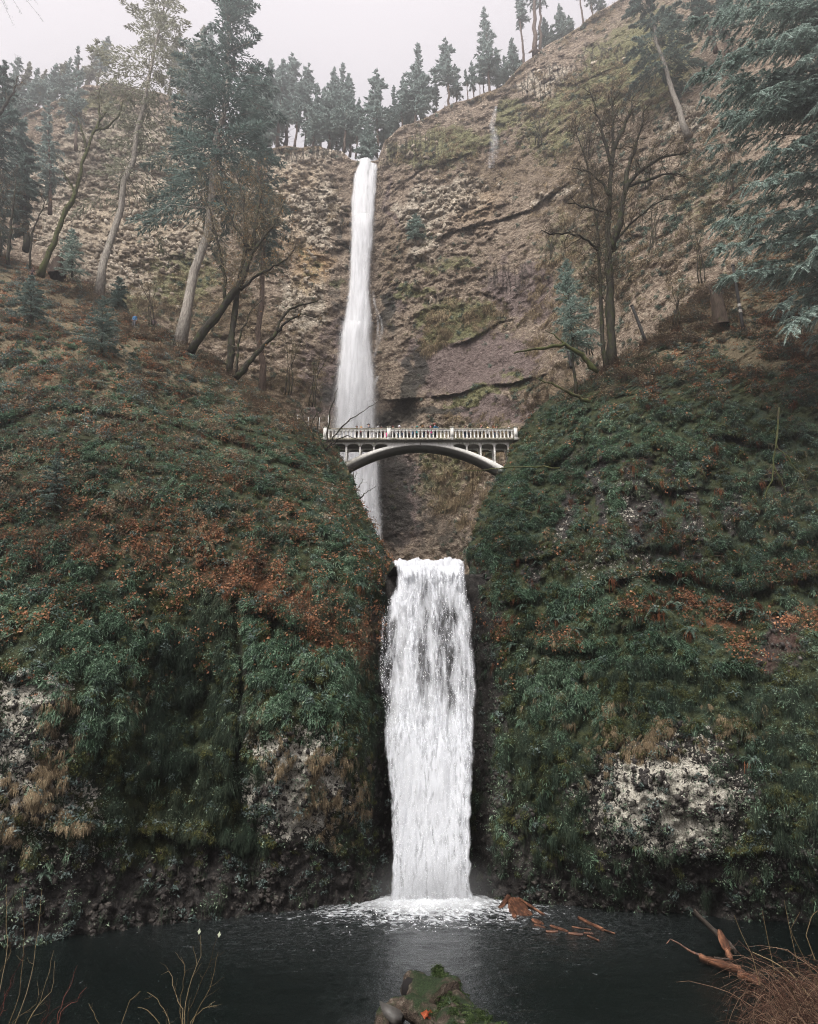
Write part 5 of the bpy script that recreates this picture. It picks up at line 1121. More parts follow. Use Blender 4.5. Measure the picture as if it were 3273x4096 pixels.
# ---- conifers along the cliff rim: seven grown shapes, copied
def ridge_trees():
    H = 24.0; kinds = []
    specs = [dict(w=5.2, t0=.10, nb=120, nc=56, gap=.42), dict(w=4.4, t0=.22, nb=100, nc=46, gap=.45), dict(w=4.6, t0=.36, nb=84, nc=48, gap=.38, dead=14), dict(w=3.4, t0=.30, nb=80, nc=40, gap=.3, dead=10),
             dict(w=6.2, t0=.05, nb=130, nc=60, gap=.25), dict(w=2.6, t0=.55, nb=50, nc=34, gap=.4, dead=16), dict(w=5.4, t0=.04, nb=110, nc=60, gap=.1, taper=.5)]
    for k, sp in enumerate(specs):
        lean = .5 * (-1) ** k
        tr, cr = conifer([(0, 0, -1.5), (lean * .4, 0, H * .5), (lean, .2, H)], .30, cl=1.15, cw=.20, seed=40 + k, limb=.045, droop=.34, e0=-.10, e1=.5, **sp)
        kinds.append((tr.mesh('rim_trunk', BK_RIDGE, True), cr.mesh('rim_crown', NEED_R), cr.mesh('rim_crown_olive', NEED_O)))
    # towards the pale dome (west of the lip), then up the rising ridge
    W = [(356, 154, 98, 3, 3), (365, 160, 121, 6, 1), (350, 151, 78, 0, 6), (344, 147, 73, 1, 3), (337, 145, 63, 0, 7), (329, 145, 66, 4, 5), (321, 145, 90, 1, 9), (313, 147, 86, 0, 4), (306, 142, 64, 2, 8), (295, 143, 78, 3, 5), (286, 139, 50, 2, 10), (278, 141, 58, 1, 6), (270, 140, 66, 0, 9), (262, 143, 60, 4, 5), (252, 145, 70, 1, 8), (243, 141, 74, 0, 6),
         (199, 112, 28, 4, 6), (190, 104, 24, 0, 8), (181, 99, 42, 1, 5), (168, 96, 38, 2, 7), (97, 86, 36, 2, 5), (88, 88, 44, 1, 7), (78, 93, 66, 5, 4), (70, 97, 60, 3, 6), (62, 100, 58, 0, 5), (54, 104, 60, 2, 7), (46, 108, 64, 4, 5), (36, 112, 70, 1, 8), (25, 116, 68, 0, 5), (13, 122, 62, 4, 7), (2, 128, 56, 0, 6)]
    E = [(377, 161, 67, 2, 2), (369, 161, 127, 6, .5), (386, 146, 114, 6, 4), (394, 136, 86, 0, 6), (402, 129, 75, 1, 4), (409, 126, 90, 4, 6), (416, 122, 44, 0, 4), (424, 119, 70, 1, 7), (436, 114, 78, 3, 4), (449, 108, 36, 2, 3), (457, 104, 64, 1, 5), (468, 100, 68, 5, 4), (474, 98, 60, 3, 6), (480, 96, 72, 5, 4), (484, 93, 56, 3, 5), (490, 92, 8, 1, 3), (498, 88, 48, 4, 6), (506, 83, 56, 0, 8), (515, 76, 38, 4, 6), (524, 62, -14, 5, 2), (546, 48, 18, 4, 5), (553, 45, 24, 0, 7), (562, 40, 3, 4, 4), (571, 36, 14, 1, 6), (584, 26, -34, 5, 3), (593, 18, -26, 2, 5), (602, 12, -8, 4, 6)]
    words_ = 'first second third fourth fifth sixth seventh eighth ninth tenth eleventh twelfth thirteenth fourteenth fifteenth sixteenth seventeenth eighteenth nineteenth twentieth'.split()
    look = ['full crowned', 'ragged', 'bare stemmed', 'slim', 'broad', 'thin topped', 'bushy low']
    def place(lst, where, seedb):
        for k, (px, pb, pt, kd, back) in enumerate(lst):
            Y = float(B_.Y(np.array(float(px)), np.array(float(pb)))) + back * 1.6 + 1.0
            b = at(px, pb, Y); top = at(px, pt, Y); hgt = top[2] - b[2]
            root = empty('conifer', (b[0], Y, b[2] - .2), rng.random() * 6.28, 1.0)
            f = hgt / H; wd = f * rng.uniform(.85, 1.15) * (1.25 if hgt < 13 else 1.0); root.scale = (wd, wd, f)
            tm, cm, co = kinds[kd]
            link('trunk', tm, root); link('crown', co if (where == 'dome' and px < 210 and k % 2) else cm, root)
            nth = words_[k] if k < 20 else 'twenty ' + words_[k - 20]
            size = 'tall' if hgt > 26 else ('small' if hgt < 12 else 'middling')
            tag(root, '%s %s rim conifer, %s from the upper waterfall lip %s' % (size, look[kd], nth, where_txt[where]), 'tree', 'conifers along the cliff rim')
    where_txt = {'dome': 'towards the pale dome', 'rise': 'up the rising ridge'}
    place(W, 'dome', 0); place(E, 'rise', 1)
    # two more tall bare stems share a flared root with the twentieth
    for k, (px, pb, pt, txt) in enumerate(((535, 53, -60, 'tall bare stemmed conifer with flared dark roots on the rising ridge'), (540, 52, -56, 'tall thin conifer standing just behind the flared root trunk on the rising ridge'))):
        Y = 123.5 + k * 1.2; b = at(px, pb, Y); tp = at(px - 6 + 3 * k, pt, Y + 2)
        tr, cr = conifer([b - np.array([0, 0, 1]), (b + tp) / 2 + np.array([.6, 0, 0]), tp], .62 - .22 * k, 3.0, .42, 50, 40, 1.0, .13, seed=60 + k, dead=10, limb=.05)
        if k == 0:
            for a in (2.6, 3.4, -.2): tr.tube([b + np.array([0, 0, 1.2]), b + np.array([math.cos(a) * .9, -.5, .1]), b + np.array([math.cos(a) * 1.9, -.9, -1.2])], [.4, .3, .12], 6)
        tree_thing('conifer', tr, cr, BK_RIDGE, NEED_R, b, txt, 'tree', 'conifers along the cliff rim')
    b = at(446, 113, 129); tr = MB()
    tr.tube([b, b + np.array([-.2, 0, 1.6]), b + np.array([-.3, 0, 2.6])], [.5, .36, .08], 7, cap=True); tr.tube([b + np.array([0, 0, .5]), b + np.array([.8, -.3, 1.2]), b + np.array([1.5, -.4, 1.7])], [.3, .2, .06], 5, cap=True); tr.tube([b + np.array([1.2, 0, -.2]), b + np.array([1.6, -.2, .7]), b + np.array([2.3, -.2, 1.3])], [.3, .2, .05], 5, cap=True)
    o = tr.obj('broken_stump', BK_RIDGE); tag(o, 'dark broken stump with jagged snags on the cliff rim', 'stump')
ridge_trees()

# ---- the big conifers on the slope
def px_line(pts, Y):                # [(px, py)] -> points at depth Y (a number or one per point)
    Y = np.broadcast_to(np.asarray(Y, float), (len(pts),)); return np.stack([at(a, b, y) for (a, b), y in zip(pts, Y)])
def hero_conifers():
    # tall pale leaning fir
    P = px_line([(99, 297), (113, 232), (126, 180), (139, 124), (148, 89), (158, 40), (168, -12)], [73, 74, 75, 76, 77, 78, 79])
    tr, cr = conifer(P, .52, 10.8, .32, 130, 150, .75, .09, seed=5, e0=-.5, e1=.5, droop=.22, gap=.24, taper=.42, limb=.06, bare=.2, side=.30, low=.9, hang=.7)
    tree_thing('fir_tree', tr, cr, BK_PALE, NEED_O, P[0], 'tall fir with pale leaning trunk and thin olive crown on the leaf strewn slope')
    # dark dense spruce
    P = px_line([(179, 349), (192, 296), (204, 242), (215, 170), (226, 80), (233, -16), (236, -40)], [70, 71, 72, 73, 74.5, 76, 76.5])
    tr, cr = conifer(P, .66, 11.6, .28, 200, 240, .80, .105, seed=9, e0=-.35, e1=.5, droop=.28, gap=.36, taper=.62, limb=.08, bare=.12, side=.32, low=.62, hang=.5)
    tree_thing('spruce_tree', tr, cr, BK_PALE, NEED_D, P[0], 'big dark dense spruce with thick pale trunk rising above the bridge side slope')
    # second dark crown standing close behind it
    P = px_line([(262, 400), (262, 240), (258, 150), (252, 66)], [88, 90, 92, 94])
    tr, cr = conifer(P, .5, 6.0, .32, 120, 120, .85, .10, seed=14, e0=-.25, e1=.5, gap=.34, taper=.6, limb=.06)
    tree_thing('spruce_tree', tr, cr, BK_RIDGE, NEED, P[0], 'thinner grey green spruce standing behind the big dark spruce')
    # conifers at the frame edge
    for k, (pts, Y, w, txt) in enumerate((([(-12, 268), (-4, 160), (6, 62)], [70, 72, 74], 6.4, 'dark drooping conifer cut off by the picture edge above the leafy slope'), ([(26, 250), (25, 180), (22, 120)], [84, 86, 88], 4.2, 'smaller grey conifer beside the cut off dark conifer'))):
        P = px_line(pts, Y); tr, cr = conifer(P, .42, w, .12, 130, 190, .75, .11, seed=20 + k, e0=-.3, e1=.5, gap=.3, taper=.7, limb=.06, hang=.7)
        tree_thing('spruce_tree', tr, cr, BK_DARK, NEED_D if k == 0 else NEED, P[0], txt)
    for k, (pts, Y, w, txt) in enumerate((([(50, 214), (50, 160), (49, 92)], 104, 4.6, 'slender hazy conifer standing against the side of the pale dome'), ([(18, 236), (17, 160), (14, 84)], 96, 5.2, 'tall hazy conifer between the cut off conifer and the pale dome'), ([(76, 150), (77, 100), (78, 46)], 116, 4.4, 'hazy conifer rising beside the top of the pale dome'))):
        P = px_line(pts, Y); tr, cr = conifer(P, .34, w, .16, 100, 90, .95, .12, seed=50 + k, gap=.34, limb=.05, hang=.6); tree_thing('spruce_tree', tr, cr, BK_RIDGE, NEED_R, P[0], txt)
    # leaning fir on the slope under the ridge and its neighbours
    yb = float(B_.Y(np.array(687.), np.array(133.))) - .3; P = px_line([(688, 137), (673, 95), (661, 58), (652, 22), (640, -30)], [yb, yb - .3, yb - .5, yb - .5, yb - .5])
    tr, cr = conifer(P, .56, 8.8, .36, 105, 240, .75, .11, seed=31, e0=-.25, e1=.45, gap=.40, taper=.6, limb=.07, low=.8, bare=.25, dead=8)
    tree_thing('fir_tree', tr, cr, BK_PALE, NEED, P[0], 'leaning fir with bare pale lower trunk on the grassy cliff below the ridge')
    for k, (pts, Y, w, txt) in enumerate((([(716, 52), (703, 14), (694, -30)], 91, 5.8, 'slim dark fir beyond the leaning fir, near the cedar'), ([(727, 58), (724, 20), (722, -30)], 89, 5.4, 'fir with short dark trunk half hidden by the cedar top'))):
        P = px_line(pts, Y); tr, cr = conifer(P, .36, w, .30, 70, 110, .75, .09, seed=34 + k, gap=.3, limb=.06); tree_thing('fir_tree', tr, cr, BK_RIDGE, NEED, P[0], txt)
    # young trees on the slopes
    yt = [((72, 277), (72, 229), 70, 2.6, NEED_B, 'small pale young cedar between the two leaning trunks'), ((31, 318), (31, 276), 60, 2.6, NEED, 'low bushy young conifer on the leaf strewn slope near the picture edge'), ((102, 352), (103, 296), 58.5, 3.0, NEED, 'larger bushy young conifer in front of the pale trunked fir'),
          ((118, 312), (119, 277), 72, 2.0, NEED_D, 'small dark young conifer beside the foot of the pale trunked fir'), ((55, 508), (57, 452), 43.2, 1.4, NEED, 'young feathery conifer growing out of the lower fern slope')]
    for k, (a, b, Y, w, mt, txt) in enumerate(yt):
        P = px_line([a, b], Y - .6); tr, cr = conifer(P, .10, w, .02, 70, 90, .42 if Y > 50 else .26, .05 if Y > 50 else .03, seed=70 + k, e0=-.1, e1=.6, gap=.15, taper=.7, limb=.02, hang=.3)
        tree_thing('young_conifer', tr, cr, BK_DARK, mt, P[0], txt, 'young tree')
    P = px_line([(576, 396), (571, 320), (566, 262)], [59, 60, 61])
    tr, cr = conifer(P, .16, 3.3, .28, 110, 120, .45, .05, seed=80, e0=.0, e1=.6, gap=.28, taper=.55, limb=.03, hang=.5)
    tree_thing('young_conifer', tr, cr, BK_DARK, NEED_B, P[0], 'pale feathery young cedar beside the mossy bare maple', 'young tree')
    P = px_line([(415, 238), (415, 216)], float(B_.Y(np.array(415.), np.array(236.))) - .5); tr, cr = conifer(P, .2, 3.0, .0, 60, 60, .8, .11, seed=82, taper=.5); tree_thing('cliff_shrub', tr, cr, BK_TWIG, NEED_B, P[0], 'small grey green shrub clinging to the tall cliff beside the waterfall', 'shrub')
hero_conifers()

# ---- bare maples
def twigs(seeds, r, tr, tw, lv, depth, leafp=0.0, up=.25, spread=.7, shrink=.62, rmin=.014, leafs=.10, wig=.16):
    """grows side shoots: seeds = [(point, direction, length, radius)]"""
    for p, d, L, ra in seeds:
        k = 5; q = [np.array(p)]; dd = unit(np.array(d, float))
        for i in range(k - 1):
            dd = unit(dd + r.normal(0, wig, 3) + np.array([0, 0, up * .22])); q.append(q[-1] + dd * L / (k - 1))
        q = np.array(q); (tr if ra > .05 else tw).tube(q, ra * np.linspace(1, .45, k), 5 if ra > .05 else 3, r.random())
        if depth > 0:
            n = r.integers(2, 5); nx = []
            for i in range(n):
                f = r.uniform(.25, 1.0); pt = poly_at(q, np.array([f]))[0]
                nd = unit(dd + r.normal(0, spread, 3)); nx.append((pt, nd, L * shrink * r.uniform(.7, 1.2), max(ra * .55, rmin)))
            twigs(nx, r, tr, tw, lv, depth - 1, leafp, up, spread, shrink, rmin, leafs, wig)
        elif lv is not None and r.random() < leafp:
            for i in range(r.integers(1, 3)):
                c = q[-1 - r.integers(0, 2)] + r.normal(0, .05, 3); a = unit(r.normal(size=3)); b = unit(np.cross(a, r.normal(size=3))); s = leafs * r.uniform(.6, 1.2)
                lv.add([c - a * s, c + b * s * .7, c + a * s, c - b * s * .7], [(0, 1, 2, 3)], None, r.random())
def maple(name, limbs, bark, twmat, base, label, seed, n_side=9, depth=3, L=3.0, leafp=0., up=.25, twr=.024, spread=.7, cat='tree', leafs=.10, shrink=.62, minfrac=.25):
    """limbs: [(points in view, depth, start radius px, end radius px)]"""
    r = np.random.default_rng(seed); tr, tw, lv = MB(), MB(), MB()
    for pts, Y, a, b in limbs:
        P = px_line(pts, Y); K = max(8, 3 * len(pts)); q = poly_at(P, np.linspace(0, 1, K)); Ym = float(np.mean(Y)); sc = mpp(pts[0][0], pts[0][1], Ym)
        q[1:-1] += r.normal(0, .6 * sc, (K - 2, 3)); rad = np.linspace(a, b, K) * sc * .5
        rad = rad * (1 + .12 * r.normal(size=K)); tr.tube(q, rad, 8, cap=True)
        sd = []
        n = max(2, int(n_side * np.linalg.norm(np.diff(P, axis=0), axis=1).sum() / 6.0))
        for i in range(n):
            f = r.uniform(minfrac, 1.0); p = poly_at(q, np.array([f]))[0]; t = unit(poly_at(q, np.array([min(1, f + .05)]))[0] - poly_at(q, np.array([max(0, f - .05)]))[0])
            d = unit(t * .5 + r.normal(0, .75, 3) + np.array([0, 0, .25])); sd.append((p, d, L * r.uniform(.5, 1.15) * (1.1 - .4 * f), twr * r.uniform(.7, 1.3)))
        twigs(sd, r, tr, tw, lv if leafp else None, depth, leafp, up, spread, shrink, (.007 if Ym < 61.5 else .014), leafs)
    root = tree_thing(name, tr, tw, bark, twmat, base, label, cat)
    if leafp and lv.n: o = lv.obj('foliage', MLEAF, root); o.matrix_parent_inverse = Matrix.Translation(-Vector(base)); o['kind'] = 'stuff'
    return root
def bare_trees():
    Y = 62.0
    maple('bare_maple', [([(612, 372), (611, 330), (609, 290), (608, 221), (610, 190), (612, 162), (613, 122), (611, 88)], [Y, Y, Y, Y, Y + .3, Y + .5, Y + .8, Y + 1], 10.5, 1.8),
                         ([(611, 250), (618, 228), (622, 205), (626, 186), (640, 170), (660, 158), (690, 152)], [Y, Y - .4, Y - .8, Y - 1, Y - 1.4, Y - 1.8, Y - 2], 8, 1.6), ([(625, 190), (627, 172), (634, 150), (641, 128), (645, 104)], [Y - 1, Y - 1, Y - 1.2, Y - 1.2, Y - 1.3], 5, 1.2),
                         ([(606, 374), (602, 330), (599, 262), (597, 221), (591, 190), (588, 165), (578, 140), (572, 118)], [Y - .6, Y + .2, Y + .7, Y + .8, Y + 1, Y + 1.3, Y + 1.6, Y + 1.8], 4.8, 1.1), ([(610, 196), (600, 180), (590, 172), (572, 168)], [Y, Y + .6, Y + 1, Y + 1.5], 3.2, 1), ([(612, 166), (604, 140), (597, 112), (590, 92)], [Y + .4, Y - .2, Y - .6, Y - 1], 4, 1.2),
                         ([(613, 152), (622, 132), (630, 112), (634, 96)], [Y + .5, Y + .5, Y + .7, Y + .9], 4.4, 1.2), ([(598, 250), (584, 238), (570, 233), (552, 234), (541, 230)], [Y, Y - .8, Y - 1.2, Y - 1.6, Y - 2], 3, 1), ([(612, 245), (628, 226), (650, 208), (668, 196)], [Y - .2, Y - .8, Y - 1.6, Y - 2.2], 2.6, .9), ([(604, 212), (585, 206), (566, 203)], [Y, Y - .8, Y - 1.4], 2.4, .8), ([(626, 186), (650, 180), (672, 172), (690, 178)], [Y - 1, Y - 1.6, Y - 2, Y - 2.4], 3.4, 1)],
          BK_DARK, BK_TWIG, at(612, 370, Y), 'large bare mossy maple with many forking limbs on the rock shoulder above the bridge', 4, n_side=15, depth=3, L=2.2, twr=.042)
    Y = 65.0
    maple('bare_maple', [([(191, 352), (208, 326), (226, 303), (240, 286), (247, 268), (254, 245), (258, 205), (262, 175)], [Y, Y, Y, Y, Y, Y + .4, Y + .6, Y + 1], 9, 1.6), ([(229, 376), (233, 326), (236, 300), (243, 270), (247, 240), (244, 205), (236, 170)], [Y + 1, Y + 1, Y + 1, Y + 1, Y + 1, Y + 1.4, Y + 2], 8, 1.4), ([(240, 290), (256, 276), (272, 268), (288, 258), (296, 246)], [Y, Y - .5, Y - 1, Y - 1.5, Y - 2], 4, 1),
                         ([(226, 303), (224, 276), (219, 250), (214, 226), (205, 196)], [Y, Y - .5, Y - 1, Y - 1.2, Y - 1.4], 4, 1), ([(246, 262), (262, 240), (276, 222), (284, 200)], [Y, Y, Y + .5, Y + 1], 4, 1), ([(250, 250), (236, 228), (226, 206), (220, 180)], [Y, Y - .6, Y - 1, Y - 1.4], 3.6, 1)],
          BK_DARK, BK_TAN, at(192, 350, Y), 'twin stemmed dark mossy maple with tan twigs and clinging leaves below the spruce', 8, n_side=12, depth=3, L=2.9, leafp=.16, twr=.036, up=.35, leafs=.10)
    maple('bare_maple', [([(236, 378), (262, 347), (275, 336), (280, 322), (286, 311), (298, 305), (318, 301)], [62, 62, 62, 62, 62, 62, 62], 6, 1.2), ([(277, 332), (292, 318), (304, 314), (316, 318)], [62, 61.6, 61.2, 61], 3, .8), ([(236, 376), (240, 330), (252, 312), (262, 300)], [62, 62, 62.4, 63], 3, .8)],
          BK_DARK, BK_TWIG, at(236, 378, 62), 'low sprawling dark limb reaching out from the slope towards the upper waterfall', 12, n_side=8, depth=2, L=1.8, leafp=.05)
    maple('bare_tree', [([(41, 276), (62, 218), (75, 196), (80, 172), (86, 152), (94, 131), (102, 118), (110, 106)], [72, 72, 72, 72, 72, 72, 72.5, 73], 6.5, 1.4), ([(86, 152), (84, 138), (80, 124), (70, 112)], [72, 72, 72, 71.5], 2.6, .9), ([(74, 198), (72, 186), (66, 176), (62, 166)], [72, 71.6, 71.2, 71], 2.2, .8), ([(94, 131), (108, 126), (118, 116), (124, 100)], [72, 72, 71.6, 71.4], 2.6, .8), ([(100, 120), (98, 100), (102, 84)], [72, 72.4, 73], 2.4, .8)],
          BK_OLIVE, BK_TWIG, at(46, 262, 72), 'slim leaning bare tree with mossy trunk beside the pale trunked fir', 15, n_side=7, depth=2, L=2.2)
    maple('bare_tree', [([(8, 264), (10, 225), (14, 200), (16, 178)], [64, 64, 64, 64], 3.6, 1), ([(-4, 120), (6, 104), (14, 92), (18, 76)], [60, 60, 60, 60], 3.4, 1), ([(30, 268), (32, 236), (40, 214), (48, 196)], [66, 66, 66, 66], 2.6, .8), ([(0, 256), (-2, 210), (4, 176)], [64, 64, 64.5], 3, .8)],
          BK_DARK, BK_TWIG, at(8, 264, 64), 'tangled bare thicket of thin dark stems at the slope edge', 18, n_side=12, depth=2, L=2.4, leafp=.05)
    maple('bare_branch_tree', [([(598, 372), (588, 362), (578, 352), (566, 345), (548, 348), (530, 350), (514, 353)], [58, 57.6, 57.2, 57, 57, 57, 57], 6, 1.2), ([(566, 345), (556, 336), (545, 330)], [57, 57, 57], 2.4, .8)],
          BK_OLIVE, BK_TWIG, at(598, 372, 58), 'mossy bare bough arching out beside the young cedar towards the cliff', 22, n_side=6, depth=2, L=1.4, cat='branch')
    maple('bare_branch_tree', [([(590, 402), (577, 396), (560, 388), (544, 381), (536, 378)], [56, 55.6, 55.2, 55, 55], 4, 1)], BK_OLIVE, BK_TWIG, at(590, 402, 56), 'shorter bare mossy bough below the arching one, over the fern brow', 23, n_side=9, depth=2, L=1.6, cat='branch')
    # leafless shrub stems by the west end of the bridge and sapling under the arch
    maple('bare_shrub', [([(326, 452), (327, 430), (332, 405), (338, 388)], [60.2, 60.2, 60, 60], 1.8, .6), ([(326, 452), (336, 432), (350, 420), (362, 412), (377, 402)], [60.2, 60, 59.8, 59.6, 59.5], 1.8, .5), ([(322, 450), (318, 424), (316, 400)], [60.4, 60.4, 60.6], 1.6, .5), ([(326, 448), (345, 436), (362, 440)], [60, 59.8, 59.6], 1.4, .5), ([(318, 446), (306, 424), (300, 404)], [60.6, 60.6, 60.8], 1.6, .5), ([(314, 446), (312, 425), (322, 396)], [60.4, 60.4, 60.6], 1.3, .5)],
          BK_DARK, BK_TWIG, at(326, 452, 60.2), 'thin leafless shrub in front of the west end of the bridge parapet', 26, n_side=5, depth=1, L=1.3, twr=.016, cat='shrub')
    maple('bare_sapling', [([(355, 512), (355, 500), (354, 482), (353, 470)], [59, 59, 59, 59], 2.4, .6), ([(356, 502), (362, 496), (370, 490), (376, 486)], [59, 59, 59, 59], 1.6, .4), ([(355, 494), (360, 484), (362, 478)], [59, 59, 59], 1.2, .4)],
          BK_DARK, BK_TWIG, at(355, 512, 59), 'tiny dark bare sapling under the arch in front of the falling water', 27, n_side=9, depth=1, L=1.1, twr=.012, cat='sapling', minfrac=.4)
    maple('hanging_branch', [([(779, 408), (777, 440), (773, 462), (772, 480), (764, 500)], [46.6, 46.2, 46.1, 46, 46], 2.2, .8), ([(776, 444), (790, 460), (803, 478), (814, 500)], [46.2, 46, 46, 46], 1.6, .6), ([(774, 466), (784, 486), (792, 502)], [46, 46, 46], 1.4, .5)],
          BK_OLIVE, BK_TAN, at(779, 408, 46.6), 'dead forked branch hanging down the dark rock wall', 29, n_side=7, depth=1, L=1.0, up=-.7, twr=.014, cat='branch')
    maple('fallen_bough', [([(560, 468), (530, 467), (505, 468), (480, 470), (458, 472)], [53, 54, 55, 56, 57], 1.8, .6)], BK_OLIVE, BK_TWIG, at(560, 468, 53), 'thin straight bough sticking out of the rock below the east arch foot', 30, n_side=2, depth=1, L=.8, cat='branch')
    for k, (px, pb, pt, sh, n, txt) in enumerate(((552, 262, 226, 0, 6, 'bare brown bush clinging to the cliff midway between waterfall and big maple'), (652, 250, 200, 6, 7, 'leafless sapling on the cliff slope just beyond the big bare maple'), (702, 280, 222, -8, 7, 'leafless sapling above the tree stump, in front of the upper cliff'), (586, 152, 118, 4, 6, 'bare bush on the grassy cliff above the top of the big bare maple'), (648, 186, 150, -3, 6, 'bare bush on the cliff below the leaning fir'), (538, 142, 112, 3, 6, 'bare bush high on the cliff near the thin cascade'), (730, 190, 140, 0, 6, 'bare bush half hidden by the cedar sprays'), (288, 392, 336, 6, 8, 'bare thin stemmed bush at the cliff foot past the low sprawling limb'), (312, 404, 352, 8, 8, 'airy bare bush on the hill corner nearest the upper waterfall'), (152, 322, 282, -4, 6, 'small bare bush behind the hikers on the slope'), (590, 352, 318, -6, 6, 'wispy bare bush between the young cedar and the big maple'), (676, 322, 282, 4, 7, 'wispy bare bush between the big maple and the tree stump'))):
        Yk = (float(B_.Y(np.array(float(px)), np.array(float(pb)))) - .6) if pb < 300 and px > 500 else (66.0 if px < 330 else 63.0)
        lim = [([(px + r0, pb + 3), (px + r0 * .5 + sh * .4, (pb + pt) / 2), (px + sh + r0 * 3, pt)], [Yk, Yk, Yk], 1.3, .4) for r0 in (-3, 0, 3)] 
        maple('bare_bush', lim, BK_DARK, BK_TAN, at(px, pb, Yk), txt, 90 + k, n_side=n * .6, depth=2, L=1.7, twr=.03, cat='bush')
bare_trees()

# ---- the big cedar at the frame edge, its boughs reaching in
def cedar():
    r = np.random.default_rng(77); tr, cr = MB(), MB(); Yt = 45.0
    T = px_line([(880, 380), (872, 200), (862, 20), (856, -120)], [Yt + 4, Yt + 4, Yt + 4.5, Yt + 5]); tr.tube(poly_at(T, np.linspace(0, 1, 12)), np.linspace(.75, .3, 12), 10)
    tips = [(705, 40), (712, 66), (700, 100), (716, 128), (708, 146), (730, 168), (742, 186), (728, 211), (752, 226), (760, 246), (750, 263), (772, 282), (778, 306), (790, 326), (722, 12), (740, -6), (735, 52), (750, 96), (745, 130), (770, 150), (768, 200), (780, 232), (800, 266), (806, 300), (812, 338), (760, 30), (776, 70), (790, 110), (784, 176), (805, 210), (815, 250), (820, 90), (812, 20), (800, 60), (796, 140), (826, 170), (830, 290), (690, 20), (764, 116), (726, 90), (815, 320), (770, 10), (830, 130), (786, 30), (758, 170)]
    k = 9; s = np.linspace(0, 1, k)
    tips = tips + [(r.uniform(735 - .12 * y, 840), y) for y in r.uniform(-20, 320, 26)] + [(r.uniform(692, 770), y) for y in r.uniform(-24, 130, 18)]
    for (px, py) in tips:
        Y = Yt + r.uniform(-8, 5); tip = at(px, py, Y); L0 = np.linalg.norm(tip - T[1]); pt = at(866, py - r.uniform(-14, 34), Yt + 4)
        q = pt[None] + (tip - pt)[None] * s[:, None]; q[:, 2] += 1.3 * np.sin(s * math.pi) * r.uniform(.3, 1); q[1:-1] += r.normal(0, .08, (k - 2, 3))
        tr.tube(q, .055 * np.linspace(1, .15, k), 4)
        D = unit(np.gradient(q, axis=0)); L = np.linalg.norm(tip - pt)
        ns = int(9 + L * 3.2)
        for i in range(ns):
            f = r.uniform(.22, 1.0); b = poly_at(q, np.array([f]))[0]; d = D[min(int(f * (k - 1)), k - 1)]
            sg = 1 if i % 2 else -1; h = unit(np.cross(d, [0, 0, 1])); l = r.uniform(.8, 2.3) * (1.15 - .5 * f)
            sd = unit(d * .8 + h * sg * r.uniform(.3, 1.0) + np.array([0, 0, r.normal(-.12, .30)])); n = 78
            u = r.random(n) ** .8; c = b + sd * (l * u)[:, None]; c[:, 2] -= .34 * l * u ** 2
            sg2 = np.where(r.random(n) < .5, -1., 1.)[:, None]; h2 = unit(np.cross(sd, [0, 0, 1]))
            off = r.random((n, 1)) * .20 * (1.1 - u)[:, None] * l; c = c + h2 * sg2 * off; c[:, 2] -= .25 * off[:, 0]
            ax = unit(sd * .8 + h2 * sg2 * .65 + np.array([0, 0, -.35]) + r.normal(0, .12, (n, 3))); sw = unit(np.cross(ax, r.normal(0, .4, (n, 3)) + np.array([0, -.3, 1])))
            ll = .19 * r.uniform(.6, 1.3, (n, 1)); ww = .036 * r.uniform(.7, 1.4, (n, 1))
            V = np.stack([c - ax * ll * .4, c + sw * ww, c + ax * ll, c - sw * ww], 1)
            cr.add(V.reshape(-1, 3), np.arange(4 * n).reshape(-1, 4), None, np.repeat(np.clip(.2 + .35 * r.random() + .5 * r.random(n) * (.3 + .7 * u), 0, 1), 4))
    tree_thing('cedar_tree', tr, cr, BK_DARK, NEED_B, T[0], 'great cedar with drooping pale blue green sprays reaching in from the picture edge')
    # twig tips of another conifer hanging into the opposite top corner
    tr, cr = MB(), MB(); P0 = at(-40, -60, 26)
    for (px, py) in ((38, 4), (22, 14), (44, 22), (14, 26), (30, -4), (8, 10)):
        tip = at(px, py, 26 + r.uniform(-1, 1)); q = P0 + (tip - P0) * s[:, None]; q[:, 2] += .5 * np.sin(s * math.pi); tr.tube(q, .018 * np.linspace(1, .2, k), 3)
        n = 60; f = r.uniform(.45, 1, n); c = poly_at(q, f) + r.normal(0, .07, (n, 3)); d = unit(tip - P0); ax = unit(d + r.normal(0, .45, (n, 3)) + np.array([0, 0, -.3])); sw = unit(np.cross(ax, r.normal(size=(n, 3))))
        V = np.stack([c - ax * .05, c + sw * .010, c + ax * .09, c - sw * .010], 1); cr.add(V.reshape(-1, 3), np.arange(4 * n).reshape(-1, 4), None, np.repeat(r.random(n), 4))
    T2 = px_line([(-60, 320), (-64, 100), (-60, -80)], 27); tr.tube(T2, [.35, .3, .2], 8)
    tree_thing('fir_tree', tr, cr, BK_DARK, NEED_B, T2[0], 'hanging twig tips of a fir in the top corner of the sky')
cedar()
